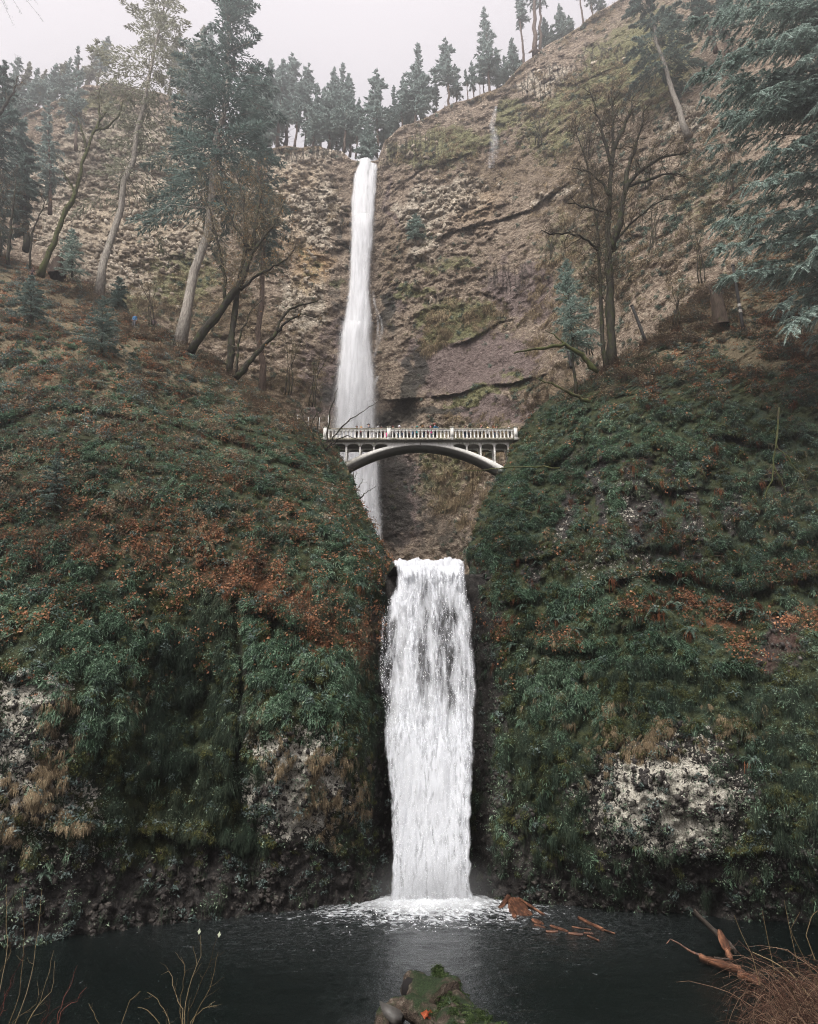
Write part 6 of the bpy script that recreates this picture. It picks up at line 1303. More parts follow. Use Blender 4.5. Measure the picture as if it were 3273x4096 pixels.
# ---------------------------------------------------------------- people
def skinned(name, verts, edges, radii, root=0, sub=1):
    me = bpy.data.meshes.new(name); me.from_pydata(verts, edges, []); o = bpy.data.objects.new(name, me); col.objects.link(o)
    md = o.modifiers.new('s', 'SKIN'); md.use_smooth_shade = True
    for i, rr in enumerate(radii):
        sv = me.skin_vertices[0].data[i]; rr = (rr, rr) if not isinstance(rr, tuple) else rr
        sv.radius = rr; sv.use_root = (i == root)
    sb = o.modifiers.new('u', 'SUBSURF'); sb.levels = sub; sb.render_levels = sub
    dg = bpy.context.evaluated_depsgraph_get(); dg.update()
    ev = o.evaluated_get(dg); m2 = bpy.data.meshes.new_from_object(ev); m2.name = name
    bpy.data.objects.remove(o); bpy.data.meshes.remove(me); return m2
ARMS = {'stand': ((.22, .02, 1.13), (.23, -.05, .89)), 'lean': ((.24, -.10, 1.14), (.16, -.34, 1.13)), 'photo': ((.20, -.20, 1.20), (.07, -.36, 1.46)), 'pocket': ((.27, .06, 1.14), (.19, -.10, .96))}
def pose_parts(pose, step=0.0):
    el, wr = ARMS[pose]; V, E, Rr = [], [], []
    def add(p, r, parent=None):
        V.append(p); Rr.append(r)
        if parent is not None: E.append((parent, len(V) - 1))
        return len(V) - 1
    pel = add((0, 0, .95), .125); sp = add((0, 0, 1.12), .115, pel); ch = add((0, .01, 1.33), .13, sp); nk = add((0, .0, 1.47), .052, ch); hb = add((0, -.012, 1.545), .07, nk); hm = add((0, -.02, 1.625), (.085, .10), hb); ht = add((0, -.008, 1.695), .07, hm)
    legs, hands = [], []
    for s in (-1, 1):
        hp = add((.09 * s, 0, .90), .085, pel); kn = add((.10 * s, -.02 - step * s * .5, .50), .055, hp); an = add((.10 * s, .02 - step * s, .10), .038, kn); add((.11 * s, -.13 - step * s, .04), .034, an)
        sh = add((.17 * s, 0, 1.40), .055, ch); e = add((el[0] * s, el[1], el[2]), .042, sh); w = add((wr[0] * s, wr[1], wr[2]), .027, e)
        d = np.array(wr) - np.array(el); d = d / np.linalg.norm(d); d[0] *= s
        W = np.array((wr[0] * s, wr[1], wr[2])); ac = np.cross(d, (0, 0, 1.0) if abs(d[2]) < .8 else (1.0 * s, 0, 0)); ac /= np.linalg.norm(ac)
        pm = add(tuple(W + d * .07), (.034, .02), w)
        for k, (off, ln) in enumerate(((-.030, .058), (-.010, .070), (.011, .066), (.031, .050))):
            b = W + d * .10 + ac * off; f1 = add(tuple(b), .0095, pm); m_ = b + d * ln * .55 + np.array((0, 0, -.012)); f2 = add(tuple(m_), .0085, f1); add(tuple(m_ + d * ln * .4 + np.array((0, -.01, -.02))), .0075, f2)
        tb = W + d * .045 - ac * .045; t1 = add(tuple(tb), .011, pm); add(tuple(tb + d * .035 - ac * .016), .009, t1)
    body = skinned('body', V, E, Rr, 0, 1)
    # face: nose, ears, eyes and mouth
    b = MB(); n0 = len(body.vertices); co = np.empty(n0 * 3, np.float32); body.vertices.foreach_get('co', co)
    f4 = [tuple(p.vertices) for p in body.polygons if len(p.vertices) == 4]; f3 = [tuple(p.vertices) for p in body.polygons if len(p.vertices) == 3]
    b.add(co, f4, f3, 0)
    th = np.linspace(0, math.pi, 6); ph = np.linspace(0, 2 * math.pi, 9); TH, PH = np.meshgrid(th, ph, indexing='ij'); sph = np.stack([np.sin(TH) * np.cos(PH), np.sin(TH) * np.sin(PH), np.cos(TH)], -1).reshape(-1, 3); sf = grid_faces(6, 9)
    for c, s3, tone in (((0, -.122, 1.61), (.014, .022, .022), 0), ((-.088, 0, 1.62), (.012, .02, .03), 0), ((.088, 0, 1.62), (.012, .02, .03), 0), ((-.033, -.103, 1.635), (.013, .01, .008), 1), ((.033, -.103, 1.635), (.013, .01, .008), 1), ((0, -.104, 1.567), (.024, .01, .006), .6)):
        b.add(sph * np.array(s3) + np.array(c), sf, None, tone)
    body2 = b.mesh('body', None, True)
    V, E, Rr = [], [], []
    p0 = add((0, 0, .84), (.17, .14)); p1 = add((0, 0, 1.0), (.16, .13), p0); p2 = add((0, 0, 1.16), (.155, .125), p1); p3 = add((0, .01, 1.34), (.17, .135), p2); add((0, 0, 1.47), .075, p3)
    for s in (-1, 1):
        a = add((.18 * s, 0, 1.40), .075, p3); e = add((el[0] * s, el[1], el[2]), .062, a); q = np.array(el) + (np.array(wr) - np.array(el)) * .92; add((q[0] * s, q[1], q[2]), .046, e)
    jacket = skinned('jacket', V, E, Rr, 1, 1)
    V, E, Rr = [], [], []
    p0 = add((0, 0, .95), (.15, .13))
    for s in (-1, 1):
        h = add((.095 * s, 0, .84), .098, p0); k = add((.10 * s, -.02 - step * s * .5, .50), .076, h); a = add((.10 * s, .02 - step * s, .12), .062, k)
    trousers = skinned('trousers', V, E, Rr, 0, 1)
    sh = MB()
    for s in (-1, 1): sh.add(sph * np.array((.052, .14, .05)) + np.array((.105 * s, -.06 - step * s, .05)), sf)
    return body2, jacket, trousers, sh.mesh('shoes', None, True)
def dome(c, s3, cut, nth=9, nph=18, back=0.0):
    th = np.linspace(0, cut, nth); ph = np.linspace(0, 2 * math.pi, nph); TH, PH = np.meshgrid(th, ph, indexing='ij'); ext = 1 + back * np.clip(np.sin(PH), 0, 1) * (TH / cut) ** 2
    m = MB(); m.add(np.stack([np.sin(TH) * np.cos(PH) * s3[0], np.sin(TH) * np.sin(PH) * s3[1], np.cos(TH) * ext * s3[2]], -1).reshape(-1, 3) + np.array(c), grid_faces(nth, nph)); return m
def headgear():
    hc = (0, -.006, 1.625)
    short = dome(hc, (.102, .122, .108), 1.55).mesh('hair', None, True)
    m = dome((0, .012, 1.625), (.108, .128, .11), 1.5)
    for k in range(26):
        a = -.35 + k / 25 * (math.pi + .7); x, y = .104 * math.cos(a), .012 + .122 * math.sin(a); m.tube([(x, y, 1.66), (x * 1.06, y * 1.05, 1.55), (x * 1.0, y + .02, 1.42)], [.03, .03, .012], 5)
    long_ = m.mesh('hair', None, True)
    m = dome((0, -.004, 1.645), (.108, .126, .118), 1.5); a = np.linspace(0, 2 * math.pi, 19); m.tube([(.106 * math.cos(q), -.004 + .124 * math.sin(q), 1.652) for q in a], .017, 6); beanie = m.mesh('knit_hat', None, True)
    m = dome((0, -.004, 1.645), (.108, .126, .118), 1.5); m.tube([(.106 * math.cos(q), -.004 + .124 * math.sin(q), 1.652) for q in a], .017, 6); d = unit(np.random.default_rng(1).normal(size=(30, 3))) * .035 + np.array((0, 0, 1.785))
    for q in d: m.tube([(0, 0, 1.785), q], [.02, .008], 4)
    pom = m.mesh('knit_hat', None, True)
    m = dome((0, .02, 1.62), (.122, .142, .128), 1.9, back=.25); m.tube([(.12 * math.cos(q) * .85, -.095 + .02 * abs(math.sin(q)), 1.62 + .12 * math.sin(q)) for q in a], .02, 6); hood = m.mesh('hood', None, True)
    m = dome(hc, (.106, .124, .10), 1.45); th = np.linspace(math.pi * 1.12, math.pi * 1.88, 9)
    v = [(.10 * math.cos(q), -.006 + .12 * math.sin(q), 1.655) for q in th] + [(.085 * math.cos(q), -.01 + .205 * math.sin(q), 1.645) for q in th]
    m.add(v, [(i, i + 1, 10 + i, 9 + i) for i in range(8)]); cap = m.mesh('cap', None, True)
    return dict(short=short, long=long_, beanie=beanie, pom=pom, hood=hood, cap=cap)
def people():
    poses = {k: pose_parts(k, .0 if k != 'stand' else .05) for k in ARMS}; gear = headgear()
    t = NT('skin'); skin = t.done(t.bsdf(t.mix(t.attr('tone').outputs['Fac'], (.52, .32, .24), (.05, .025, .02)), .55))
    mats = {}
    def cloth(c):
        if c not in mats:
            t = NT('cloth'); n = t.noise(t.obj(), 9, 3); mats[c] = t.done(t.bsdf(t.mix(n, tuple(x * .75 for x in c), tuple(min(1, x * 1.2) for x in c)), .85))
        return mats[c]
    def put(name, me, m, root):
        o = link(name, me, root)
        if not me.materials: me.materials.append(m)
        o.material_slots[0].link = 'OBJECT'; o.material_slots[0].material = m; return o
    BLK, NAVY, GRY, LG, WHT, RED, MAR, TEAL_, PINK, BLUE, JEAN, LJ, TANC, ORG, OLV, BRN, BLO, DBR = (.012, .012, .014), (.02, .03, .06), (.11, .11, .12), (.38, .38, .39), (.72, .72, .76), (.48, .02, .03), (.13, .02, .03), (.02, .27, .29), (.75, .04, .25), (.02, .09, .17), (.07, .13, .22), (.18, .30, .40), (.38, .32, .25), (.42, .15, .06), (.06, .06, .04), (.10, .05, .03), (.50, .36, .20), (.035, .02, .014)
    # x in the picture, Y, height, facing (degrees, 0 = towards the view), pose, jacket, trousers, headgear, its colour, label
    F = [(356.6, 62.50, 1.70, 95, 'stand', BLK, BLK, 'beanie', BRN, 'person in long dark coat and brown hat with blonde hair, walking behind the red jacket'),
         (361.3, 62.48, 1.70, 110, 'stand', RED, GRY, 'long', BLO, 'person with blonde hair in a bright red jacket at the railing'),
         (368.4, 62.48, 1.93, 120, 'lean', GRY, BLK, 'beanie', BLK, 'tall person in grey sweater and black knit hat on the bridge'),
         (377.8, 62.55, 1.68, 60, 'pocket', BLK, BLK, 'hood', LG, 'person with pale grey hood and dark coat beside the first inner post'),
         (381.4, 62.75, 1.62, 130, 'pocket', BLK, NAVY, 'pom', MAR, 'child in dark coat and red bobble hat beside the pale grey hood'),
         (386.0, 63.1, 1.42, 180, 'stand', PINK, GRY, 'short', DBR, 'small child in a patterned pink top half hidden by the railing post'),
         (392.9, 62.50, 1.70, 160, 'lean', MAR, BLK, 'beanie', MAR, 'person in maroon with reddish knit hat looking at the falls'),
         (395.4, 62.9, 1.66, 200, 'pocket', WHT, OLV, 'short', GRY, 'grey haired person in pale sleeves behind the reddish knit hat'),
         (399.4, 62.50, 1.74, 170, 'lean', BLK, LJ, 'hood', WHT, 'person with white hood, dark jacket and light blue jeans'),
         (402.6, 63.2, 1.60, 170, 'stand', NAVY, TANC, 'short', DBR, 'person in navy jacket and beige trousers next to the white hood'),
         (405.8, 62.9, 1.64, 185, 'pocket', BLK, BLK, 'beanie', GRY, 'person all in black with a grey hat at mid bridge'),
         (409.3, 63.2, 1.55, 150, 'stand', DBR, BLK, 'short', BLK, 'person in dark brown coat standing low behind the parapet'),
         (412.2, 62.6, 1.66, 190, 'lean', JEAN, LJ, 'beanie', (.13, .15, .20), 'person in denim blue coat with grey blue hat'),
         (417.0, 62.5, 1.68, 180, 'lean', TEAL_, OLV, 'hood', (.02, .20, .21), 'person in teal puffer jacket with its hood up'),
         (423.0, 62.5, 1.80, 110, 'pocket', DBR, JEAN, 'long', (.16, .09, .04), 'brown haired person in dark jacket and jeans, turned sideways'),
         (430.6, 62.55, 1.66, 185, 'lean', PINK, LJ, 'pom', (.62, .18, .30), 'child in hot pink puffer jacket and pink bobble hat'),
         (434.6, 62.48, 1.95, 110, 'photo', BLUE, BLK, 'beanie', (.25, .04, .03), 'tall person in blue jacket raising both hands to take a picture'),
         (465.2, 62.5, 1.76, 100, 'pocket', (.03, .03, .035), JEAN, 'cap', BLK, 'bearded looking person in dark hooded jacket and black cap past the second inner post'),
         (469.2, 63.1, 1.5, 190, 'pocket', BLK, BLK, 'short', BLK, 'short person in a long black coat behind the balusters'),
         (481.5, 62.5, 1.82, 110, 'stand', BLK, BLK, 'short', (.13, .03, .02), 'red haired person in black coat with a pale and red scarf'),
         (487.8, 62.6, 1.66, 200, 'lean', LG, BLK, 'long', BLO, 'blonde person in light grey coat bending low behind the rail'),
         (493.8, 62.6, 1.80, 120, 'stand', ORG, JEAN, 'long', (.12, .05, .025), 'person in rust orange coat with long brown hair'),
         (497.0, 62.48, 1.70, 20, 'lean', MAR, WHT, 'short', DBR, 'person in maroon jacket and white trousers facing the viewer'),
         (508.6, 62.5, 1.80, 100, 'lean', LG, GRY, 'beanie', TANC, 'person in light grey jacket and tan hat near the far end post')]
    def make(loc, h, face, pose, jc, tc, gk, gc, label, group):
        root = empty('person', loc, R(face), h / 1.74); tag(root, label, 'person', group)
        b, j, tr, sh = poses[pose]; put('body', b, skin, root); put('jacket', j, cloth(jc), root); put('trousers', tr, cloth(tc), root); put('shoes', sh, cloth(BLK), root); put(gear[gk].name.split('.')[0], gear[gk], cloth(gc), root)
        return root
    for px, Y, h, face, pose, jc, tc, gk, gc, label in F:
        p = at(px, 432, Y); root = make((p[0], Y, DECK), h, face, pose, jc, tc, gk, gc, label, 'people on the bridge')
        if 'scarf' in label:
            m = MB(); a = np.linspace(0, 2 * math.pi, 15); m.tube([(.085 * math.cos(q), .085 * math.sin(q), 1.47) for q in a], .032, 7); m.tube([(.04, -.10, 1.46), (.05, -.155, 1.30), (.05, -.165, 1.12)], [.03, .035, .03], 6); o = m.obj('scarf', cloth((.60, .30, .30)), root)
        if 'picture' in label:
            m = MB(); m.box(-.04, .04, -.50, -.485, 1.47, 1.61, .006); o = m.obj('phone', cloth(BLK)); o.parent = root
    for px, py, Y, h, jc, tc, gk, gc, label in ((133.4, 327, 67.4, 1.75, (.04, .12, .24), GRY, 'short', BRN, 'hiker in bright blue jacket half hidden by bushes on the upper slope'), (153, 331, 66.8, 1.7, (.10, .07, .08), OLV, 'short', DBR, 'dark haired hiker in brown jacket just past the blue jacket on the slope'), (31, 279, 66, 1.6, (.05, .03, .03), BLK, 'hood', (.05, .03, .03), 'hiker whose pale face in a dark hood shows over the slope plants')):
        make(tuple(at(px, py, Y)), h, 10, 'stand', jc, tc, gk, gc, label, 'hikers on the slope')
people()
# ---------------------------------------------------------------- small things: ferns, posts, drift wood, brush
def on(S, px, py, off=.0):           # the point of a wall where a view direction meets it
    k = np.argmin((S.px - px) ** 2 + (S.py - py) ** 2); i, j = np.unravel_index(k, S.px.shape)
    p = S.P[i, j].copy(); n = S.N[i, j]; return p + n * off, n
def hero_fern(r, n=11, L0=1.0):
    m = MB()
    for i in range(n):
        yaw = i / n * 2 * math.pi + r.normal(0, .25); L = L0 * r.uniform(.7, 1.15); el = r.uniform(.5, 1.15); k = 15; s = np.linspace(0, 1, k)
        d = np.array([math.sin(yaw) * math.cos(el), -math.cos(yaw) * math.cos(el), math.sin(el)])
        q = d[None] * (L * s)[:, None]; q[:, 2] -= L * .85 * s ** 2.2; q[:, 1] -= .12 * s
        m.tube(q, .010 * np.linspace(1, .3, k), 3, .2)
        side = unit(np.cross(np.gradient(q, axis=0), [0, 0, 1.0])); tone = r.uniform(.35, .9)
        ln = .125 * L0 * np.array([.45, .7, .9, 1, 1, 1, .98, .94, .88, .8, .7, .58, .44, .3, .15]); tg = unit(np.gradient(q, axis=0))
        for sg in (-1, 1):
            a = q - tg * .026 * L0; b = q + tg * .026 * L0; t = q + side * sg * ln[:, None] + tg * .03; t[:, 2] -= .25 * ln
            V = np.stack([a, b, t], 1).reshape(-1, 3); m.add(V, None, np.arange(3 * k).reshape(-1, 3), tone + np.repeat(r.normal(0, .1, k), 3))
    return m
def ferns():
    r = np.random.default_rng(5); FM = leaf_mat('sword fern fronds', (.020, .038, .028), (.070, .115, .085), (.17, .235, .185), .5, .35, False); SK = leaf_mat('dead fern skirt', (.05, .018, .010), (.15, .055, .024), (.28, .115, .055), .8, .15, False)
    var = [(hero_fern(r, n, 1.0).mesh('fronds', FM), strands(r, 34, .35, .95, .014, .16, .14).mesh('dead_skirt', SK)) for n in (13, 10, 12)]
    spots = [(R_, 658, 618, 1.25, 1, 'big sword fern with a long rusty skirt at the middle of the leaf strewn ledge'), (R_, 672, 606, 1.0, 0, 'upright sword fern just above the big skirted fern'), (R_, 686, 632, .95, 1, 'sword fern with thick hanging rust fronds under the leafy ledge rim'), (R_, 746, 616, 1.25, 0, 'broad sword fern spreading beside the brown bare earth'), (R_, 784, 618, .85, 0, 'small sword fern directly above the brown bare earth'), (R_, 706, 600, .8, 0, 'dark sword fern standing among the orange leaves'),
             (R_, 560, 624, 1.0, 1, 'sword fern pair member nearer the lower waterfall on the mossy step'), (R_, 580, 632, .9, 1, 'sword fern with drooping tips, next along the mossy step'), (R_, 524, 610, .7, 0, 'small sword fern close to the waterfall edge, level with the ledge'), (R_, 571, 614, .8, 0, 'sword fern sticking out above the mossy step'), (R_, 535, 566, .7, 0, 'lone small fern high on the dark wall beside the waterfall lip'), (R_, 512, 640, .6, 0, 'little fern above the dark wet strip by the waterfall'), (R_, 538, 650, .8, 0, 'hanging fern below the mossy step near the waterfall'),
             (R_, 748, 762, .95, 1, 'single sword fern with brown skirt hanging at the corner of the pale lichen patch'), (R_, 600, 582, .75, 0, 'pale green fern clump on the dark wall above the ledge'), (R_, 626, 446, .9, 1, 'sword fern with rusty skirt near the top of the dark wall'), (R_, 718, 448, .9, 1, 'isolated fern with orange dead fronds in the middle of the dark wall'), (R_, 612, 472, .75, 0, 'pale fern hanging below the brow ferns'), (R_, 655, 515, .9, 1, 'wide fern with brown fronds over the rock cleft'), (R_, 664, 404, .8, 1, 'fern with red brown skirt below the slope rim'), (R_, 650, 394, .7, 0, 'slender curled fern under the slope rim'),
             (R_, 552, 424, .8, 0, 'fern tuft leaning out over the east end of the bridge'), (R_, 533, 472, .8, 0, 'ferns fanning out beside the east foot of the arch'), (R_, 600, 356, .8, 0, 'dark fern at the foot of the big bare mossy maple'), (R_, 704, 352, .9, 0, 'silvery fern below the wooden posts'), (R_, 730, 330, .9, 1, 'fern with rusty fronds below the black pole'), (R_, 790, 350, .8, 1, 'fern under the lowest cedar sprays'), (R_, 680, 585, .8, 0, 'fern draped over the leaf rim above the ledge'), (R_, 765, 575, .8, 0, 'arching fern over the upper leaf shelf'),
             (L_, 96, 480, 1.0, 0, 'sword fern beside the feathery young conifer on the fern slope'), (L_, 108, 494, .8, 0, 'smaller sword fern just below the feathery young conifer'), (L_, 242, 440, .9, 1, 'fern with a heavy rusty skirt below the twin maple'), (L_, 180, 396, .9, 1, 'fern with brown fronds on the slope under the spruce trunk'), (L_, 76, 424, .8, 1, 'fern with orange skirt hanging beside the pale bare rock'), (L_, 232, 478, .8, 1, 'fern with long rust red skirt on the steep corner'), (L_, 360, 588, .8, 1, 'rusty skirted fern beside the top of the lower waterfall'), (L_, 290, 452, .8, 0, 'fern perched on the corner below the bridge approach'), (L_, 150, 386, .9, 0, 'silvery fern on the slope edge under the hikers'), (L_, 222, 512, .9, 0, 'bright domed fern clump above the orange leaf band'), (L_, 8, 586, .9, 0, 'fern at the frame edge over the bright fern bank'), (L_, 48, 876, .8, 0, 'lone pale fern low on the dark rock near the water')]
    for k, (S, px, py, s, skirt, label) in enumerate(spots):
        p, n = on(S, px, py, .32); yaw = math.atan2(n[0], -n[1]); o = link('sword_fern', var[k % 3][0]); o.location = p; o.rotation_euler = (-.5 * max(0, 1 - n[2]) * -1 * .6, 0, yaw + rng.normal(0, .3)); o.scale = (s * 1.25,) * 3
        tag(o, label, 'fern', 'sword ferns on the gorge walls')
        if skirt: c = link('dead_skirt', var[k % 3][1], o); c.location = (0, -.05, -.05)
ferns()
def posts():
    t = NT('blackened wood'); p = t.pos(); n = t.noise(t.map(p, (1, 1, .2)), 9, 4); WB = t.done(t.bsdf(t.mix(n, (.008, .008, .008), (.045, .042, .04)), .8, t.bump(n, .6, .03)))
    t = NT('painted band'); PW = t.done(t.bsdf((.30, .28, .25), .6))
    for (a, b, Y, w, label) in (((742, 322), (733, 266), 60, .17, 'tall leaning black post with pale bands near its foot, below the cedar'), ((644, 337), (632, 306), 62, .17, 'shorter leaning black post beside the big mossy maple'), ((571, 366), (568, 352), 59, .13, 'stubby dark post half hidden behind the arching mossy bough')):
        A = at(*a, Y); B = at(*b, Y); m = MB(); q = A + (B - A) * np.linspace(-.15, 1, 7)[:, None]; m.tube(q, w * np.array([1.1, 1, 1, .97, .95, .93, .9]), 9, cap=True); o = m.obj('wooden_post', WB, None, True); tag(o, label, 'post', 'leaning black posts')
        m = MB(); q = A + (B - A) * np.array([.985, 1.02])[:, None]; m.tube(q, w * 1.08, 9, cap=True); m.obj('cap_band', WB, o)
        if 'tall' in label:
            for f in (.16, .26): m = MB(); q = A + (B - A) * np.array([f, f + .05])[:, None]; m.tube(q, w * 1.06, 9); m.obj('pale_band', PW, o)
    t = NT('black rubber hose'); HB = t.done(t.bsdf((.012, .012, .013), .5))
    for (px, py, rr, Y, tilt, label) in ((719.5, 291.5, .40, 60.5, .3, 'black cable ring hanging low beside the brown tree stump'), (750, 277, .40, 60, .2, 'black cable ring hanging in twigs behind the tall black post')):
        c = at(px, py, Y); a = np.linspace(0, 2 * math.pi, 25); m = MB()
        for k in range(2): m.tube([c + np.array([rr * math.cos(q) * (1 - .06 * k), .12 * k + tilt * .3 * math.sin(q), rr * (.85 - .1 * k) * math.sin(q)]) for q in a], .03, 5)
        o = m.obj('cable_ring', HB, None, True); tag(o, label, 'cable', 'cable rings below the cedar')
    ST = bark_mat('old stump wood', (.022, .016, .013), (.095, .070, .055), .35)
    for (px, pb, pt, Y, w, label) in ((722, 322, 292, 61, .62, 'broken brown tree stump with upright grain beside the tall black post'), (57, 272, 260, 70, .8, 'dark rounded stump at the foot of the leaning bare tree')):
        A = at(px, pb + 4, Y); B = at(px, pt, Y); m = MB(); n = 18; ph = np.linspace(0, 2 * math.pi, n + 1)[:-1]; ss = np.linspace(0, 1, 9)
        V = np.stack([np.stack([A[0] + (w * (1.25 - .35 * s) * (1 + .14 * np.sin(ph * 5 + 1))) * np.cos(ph), A[1] + (w * (1.25 - .35 * s)) * (1 + .14 * np.sin(ph * 5 + 1)) * np.sin(ph), A[2] + (B[2] - A[2]) * s * (1 + (.16 * np.sin(ph * 3) + .10 * np.sin(ph * 7)) * (s > .9))], -1) for s in ss])
        V = np.concatenate([V, V[:, :1]], 1); m.add(V.reshape(-1, 3), grid_faces(9, n + 1)); top = V[-1]; c = top.mean(0) - np.array([0, 0, .35]); m.add(np.concatenate([top, c[None]]), None, [(i, i + 1, n + 1) for i in range(n)])
        o = m.obj('tree_stump', ST, None, True); tag(o, label, 'stump', 'stumps on the slopes')
posts()
def noisy_tube(m, pts, rad, sides=22, n=26, amp=.18, sc=1.6, seed=0.0, flat=1.0):
    q = poly_at(np.asarray(pts, float), np.linspace(0, 1, n)); rr = np.interp(np.linspace(0, 1, n), np.linspace(0, 1, len(rad)), rad)
    i0 = m.n; m.tube(q, rr, sides, cap=True); v = m.v[-1]
    ctr = np.concatenate([np.repeat(q, sides, 0), q[:1], q[-1:]]); d = v - ctr; k = fbm(v * sc + seed, 4) + .5 * fbm(v * sc * 3 + seed, 3); rb = np.concatenate([np.repeat(rr, sides), [0, 0]])
    m.v[-1] = (v + unit(d) * (k * amp)[:, None] * np.clip(rb * 4, 0, 1)[:, None]).astype(np.float32)
def driftwood():
    t = NT('split cedar wood'); p = t.obj(); n = t.noise(t.map(p, (2.2, .3, 2.2)), 4.0, 5, .7); W = t.done(t.bsdf(t.ramp(n, [(.36, (.014, .008, .006)), (.52, (.080, .032, .017)), (.66, (.24, .115, .065))]), .55, t.bump(n, .7, .03), .4))
    t = NT('wet dark timber'); n = t.noise(t.pos(), 5, 4); WD = t.done(t.bsdf(t.mix(n, (.015, .013, .012), (.07, .055, .045)), .5, t.bump(n, .5, .03)))
    def water_pt(px, py):               # where a view direction meets the pool
        d = ray(px, py); return CAM + d * (-8.0 / d[2])
    def plank(a, b, w, h, label, mat=W, za=.05, zb=.05, ragged=.25, name='drift_plank', group='split wood floating in the pool'):
        A = water_pt(*a); B = water_pt(*b); h *= .62; L = np.linalg.norm(B - A); m = MB(); k = 9; r = np.random.default_rng(int(a[0] * 7 + b[1])); s = np.linspace(-.5, .5, k)
        hw = w * .34 * (1 - ragged * np.abs(s * 2) ** 3) * (1 + .16 * r.normal(size=k)); ring = []
        for i in range(k): ring.append([(-hw[i], s[i] * L, -h), (hw[i] * .9, s[i] * L, -h), (hw[i], s[i] * L, h * .5), (hw[i] * .5, s[i] * L, h * (1 + .2 * r.normal())), (-hw[i] * .5, s[i] * L, h * (1.1 + .2 * r.normal())), (-hw[i], s[i] * L, h * .4)])
        V = np.array(ring); V = np.concatenate([V, V[:, :1]], 1); m.add(V.reshape(-1, 3), grid_faces(k, 7))
        for e in (0, k - 1): m.add(V[e, :6], None, [(0, 1, 2), (0, 2, 3), (0, 3, 4), (0, 4, 5)])
        o = m.obj(name, mat); mid = (A + B) / 2; o.location = (mid[0], mid[1], (za + zb) / 2); d = B - A; o.rotation_euler = (math.atan2(zb - za, L), 0, math.atan2(-d[0], d[1])); tag(o, label, 'driftwood', group); return o
    plank((514, 905), (526, 918), 1.25, .26, 'thick rust brown log chunk rising out of the pool beside the foam', za=.26, zb=.0, ragged=.1, name='drift_log')
    plank((510, 908), (515, 919),   .42, .16, 'orange split slab lying against the thick log chunk', za=.18, zb=.02)
    plank((499, 911), (509, 904), .45, .16, 'pointed orange splinter sticking out towards the foam', za=.05, zb=.4)
    plank((519, 905), (544, 916), .28, .10, 'long narrow rust plank slanting behind the log chunk', za=.35, zb=.05)
    plank((534, 921), (541, 925), .62, .10, 'small square board floating past the log chunk')
    plank((535, 926), (545, 929), .22, .07, 'thin reddish stick just below the square board')
    plank((551, 927), (563, 931), .30, .09, 'orange plank second along the floating row')
    plank((546, 932.5), (558, 933), .26, .08, 'pale orange plank lying level at the near side of the row')
    plank((557, 929), (568, 933), .26, .10, 'brown plank overlapping the orange one in the row')
    plank((569, 934.5), (583, 936), .26, .08, 'orange split board in the middle of the floating row')
    plank((584, 934), (593, 935), .18, .06, 'short dull stick near the far end of the row')
    plank((588, 937), (599, 942), .16, .06, 'thin orange lath trailing at the end of the floating row')
    plank((579, 919), (603, 931), .34, .12, 'long dark brown pole lying beyond the floating row')
    plank((572, 928), (591, 931), .10, .05, 'very thin pale stick between the row and the dark pole')
    plank((602, 930), (615, 935), .14, .05, 'thin rusty lath past the tip of the dark brown pole')
    plank((702, 964), (741, 979), .46, .20, 'large orange driftwood log pointing out from the brush on the bank', za=.22, zb=.30, ragged=.35, name='drift_log', group='wood caught at the brushy bank')
    plank((697, 933), (737, 962), .30, .18, 'dark grey tapering trunk leaning out over the dark water', WD, za=.9, zb=.4, ragged=.6, name='drift_log', group='wood caught at the brushy bank')
    plank((722, 952), (732, 968), .5, .07, 'upright triangular shard of orange wood between log and brush', za=.85, zb=.3, ragged=.5, group='wood caught at the brushy bank')
    plank((716, 968), (731, 971), .08, .05, 'thin green grey stick lying over the orange log', WD, za=.35, zb=.4, group='wood caught at the brushy bank')
    plank((742, 984), (760, 992), .5, .2, 'orange wood piece half buried under the brush', za=.3, zb=.35, group='wood caught at the brushy bank')
    A = water_pt(704, 965); m = MB(); q = np.array([A + np.array([.1, .1, .25]), A + np.array([-.35, .35, .40]), A + np.array([-.75, .6, .65]), A + np.array([-1.05, .7, .78]), A + np.array([-1.25, .65, .62])]); m.tube(q, [.07, .05, .04, .03, .02], 6); o = m.obj('drift_root', W); tag(o, 'curled thin root arcing off the tip of the large orange log', 'driftwood', 'wood caught at the brushy bank')
    # mossy snag on the near bank
    t = NT('mossy rotten wood'); p = t.pos(); nz = t.n('ShaderNodeSeparateXYZ', {'Vector': t.n('ShaderNodeNewGeometry').outputs['Normal']}).outputs[2]; n1 = t.noise(p, 2.6, 4, .6); n2 = t.noise(p, 11, 4, .65); n3 = t.noise(p, 34, 2)
    wood = t.ramp(n2, [(.3, (.016, .012, .010)), (.55, (.060, .045, .035)), (.8, (.19, .165, .135))]); ms = t.ramp(n3, [(.3, (.008, .014, .007)), (.6, (.022, .034, .015)), (.85, (.055, .072, .035))])
    MW = t.done(t.bsdf(t.mix(t.sm(t.math('ADD', t.mul(nz, .28), n1), .58, .80), wood, ms), .9, t.bump(t.math('ADD', n2, t.mul(n3, .6)), 1.0, .06), .15))
    def pl(pts, Y): return px_line(pts, Y)
    root = empty('mossy_snag', tuple(at(450, 1010, 19.5))); tag(root, 'rotten moss covered log with a hollow broken end jutting over the pool', 'log'); inv = Matrix.Translation(-Vector(root.location))
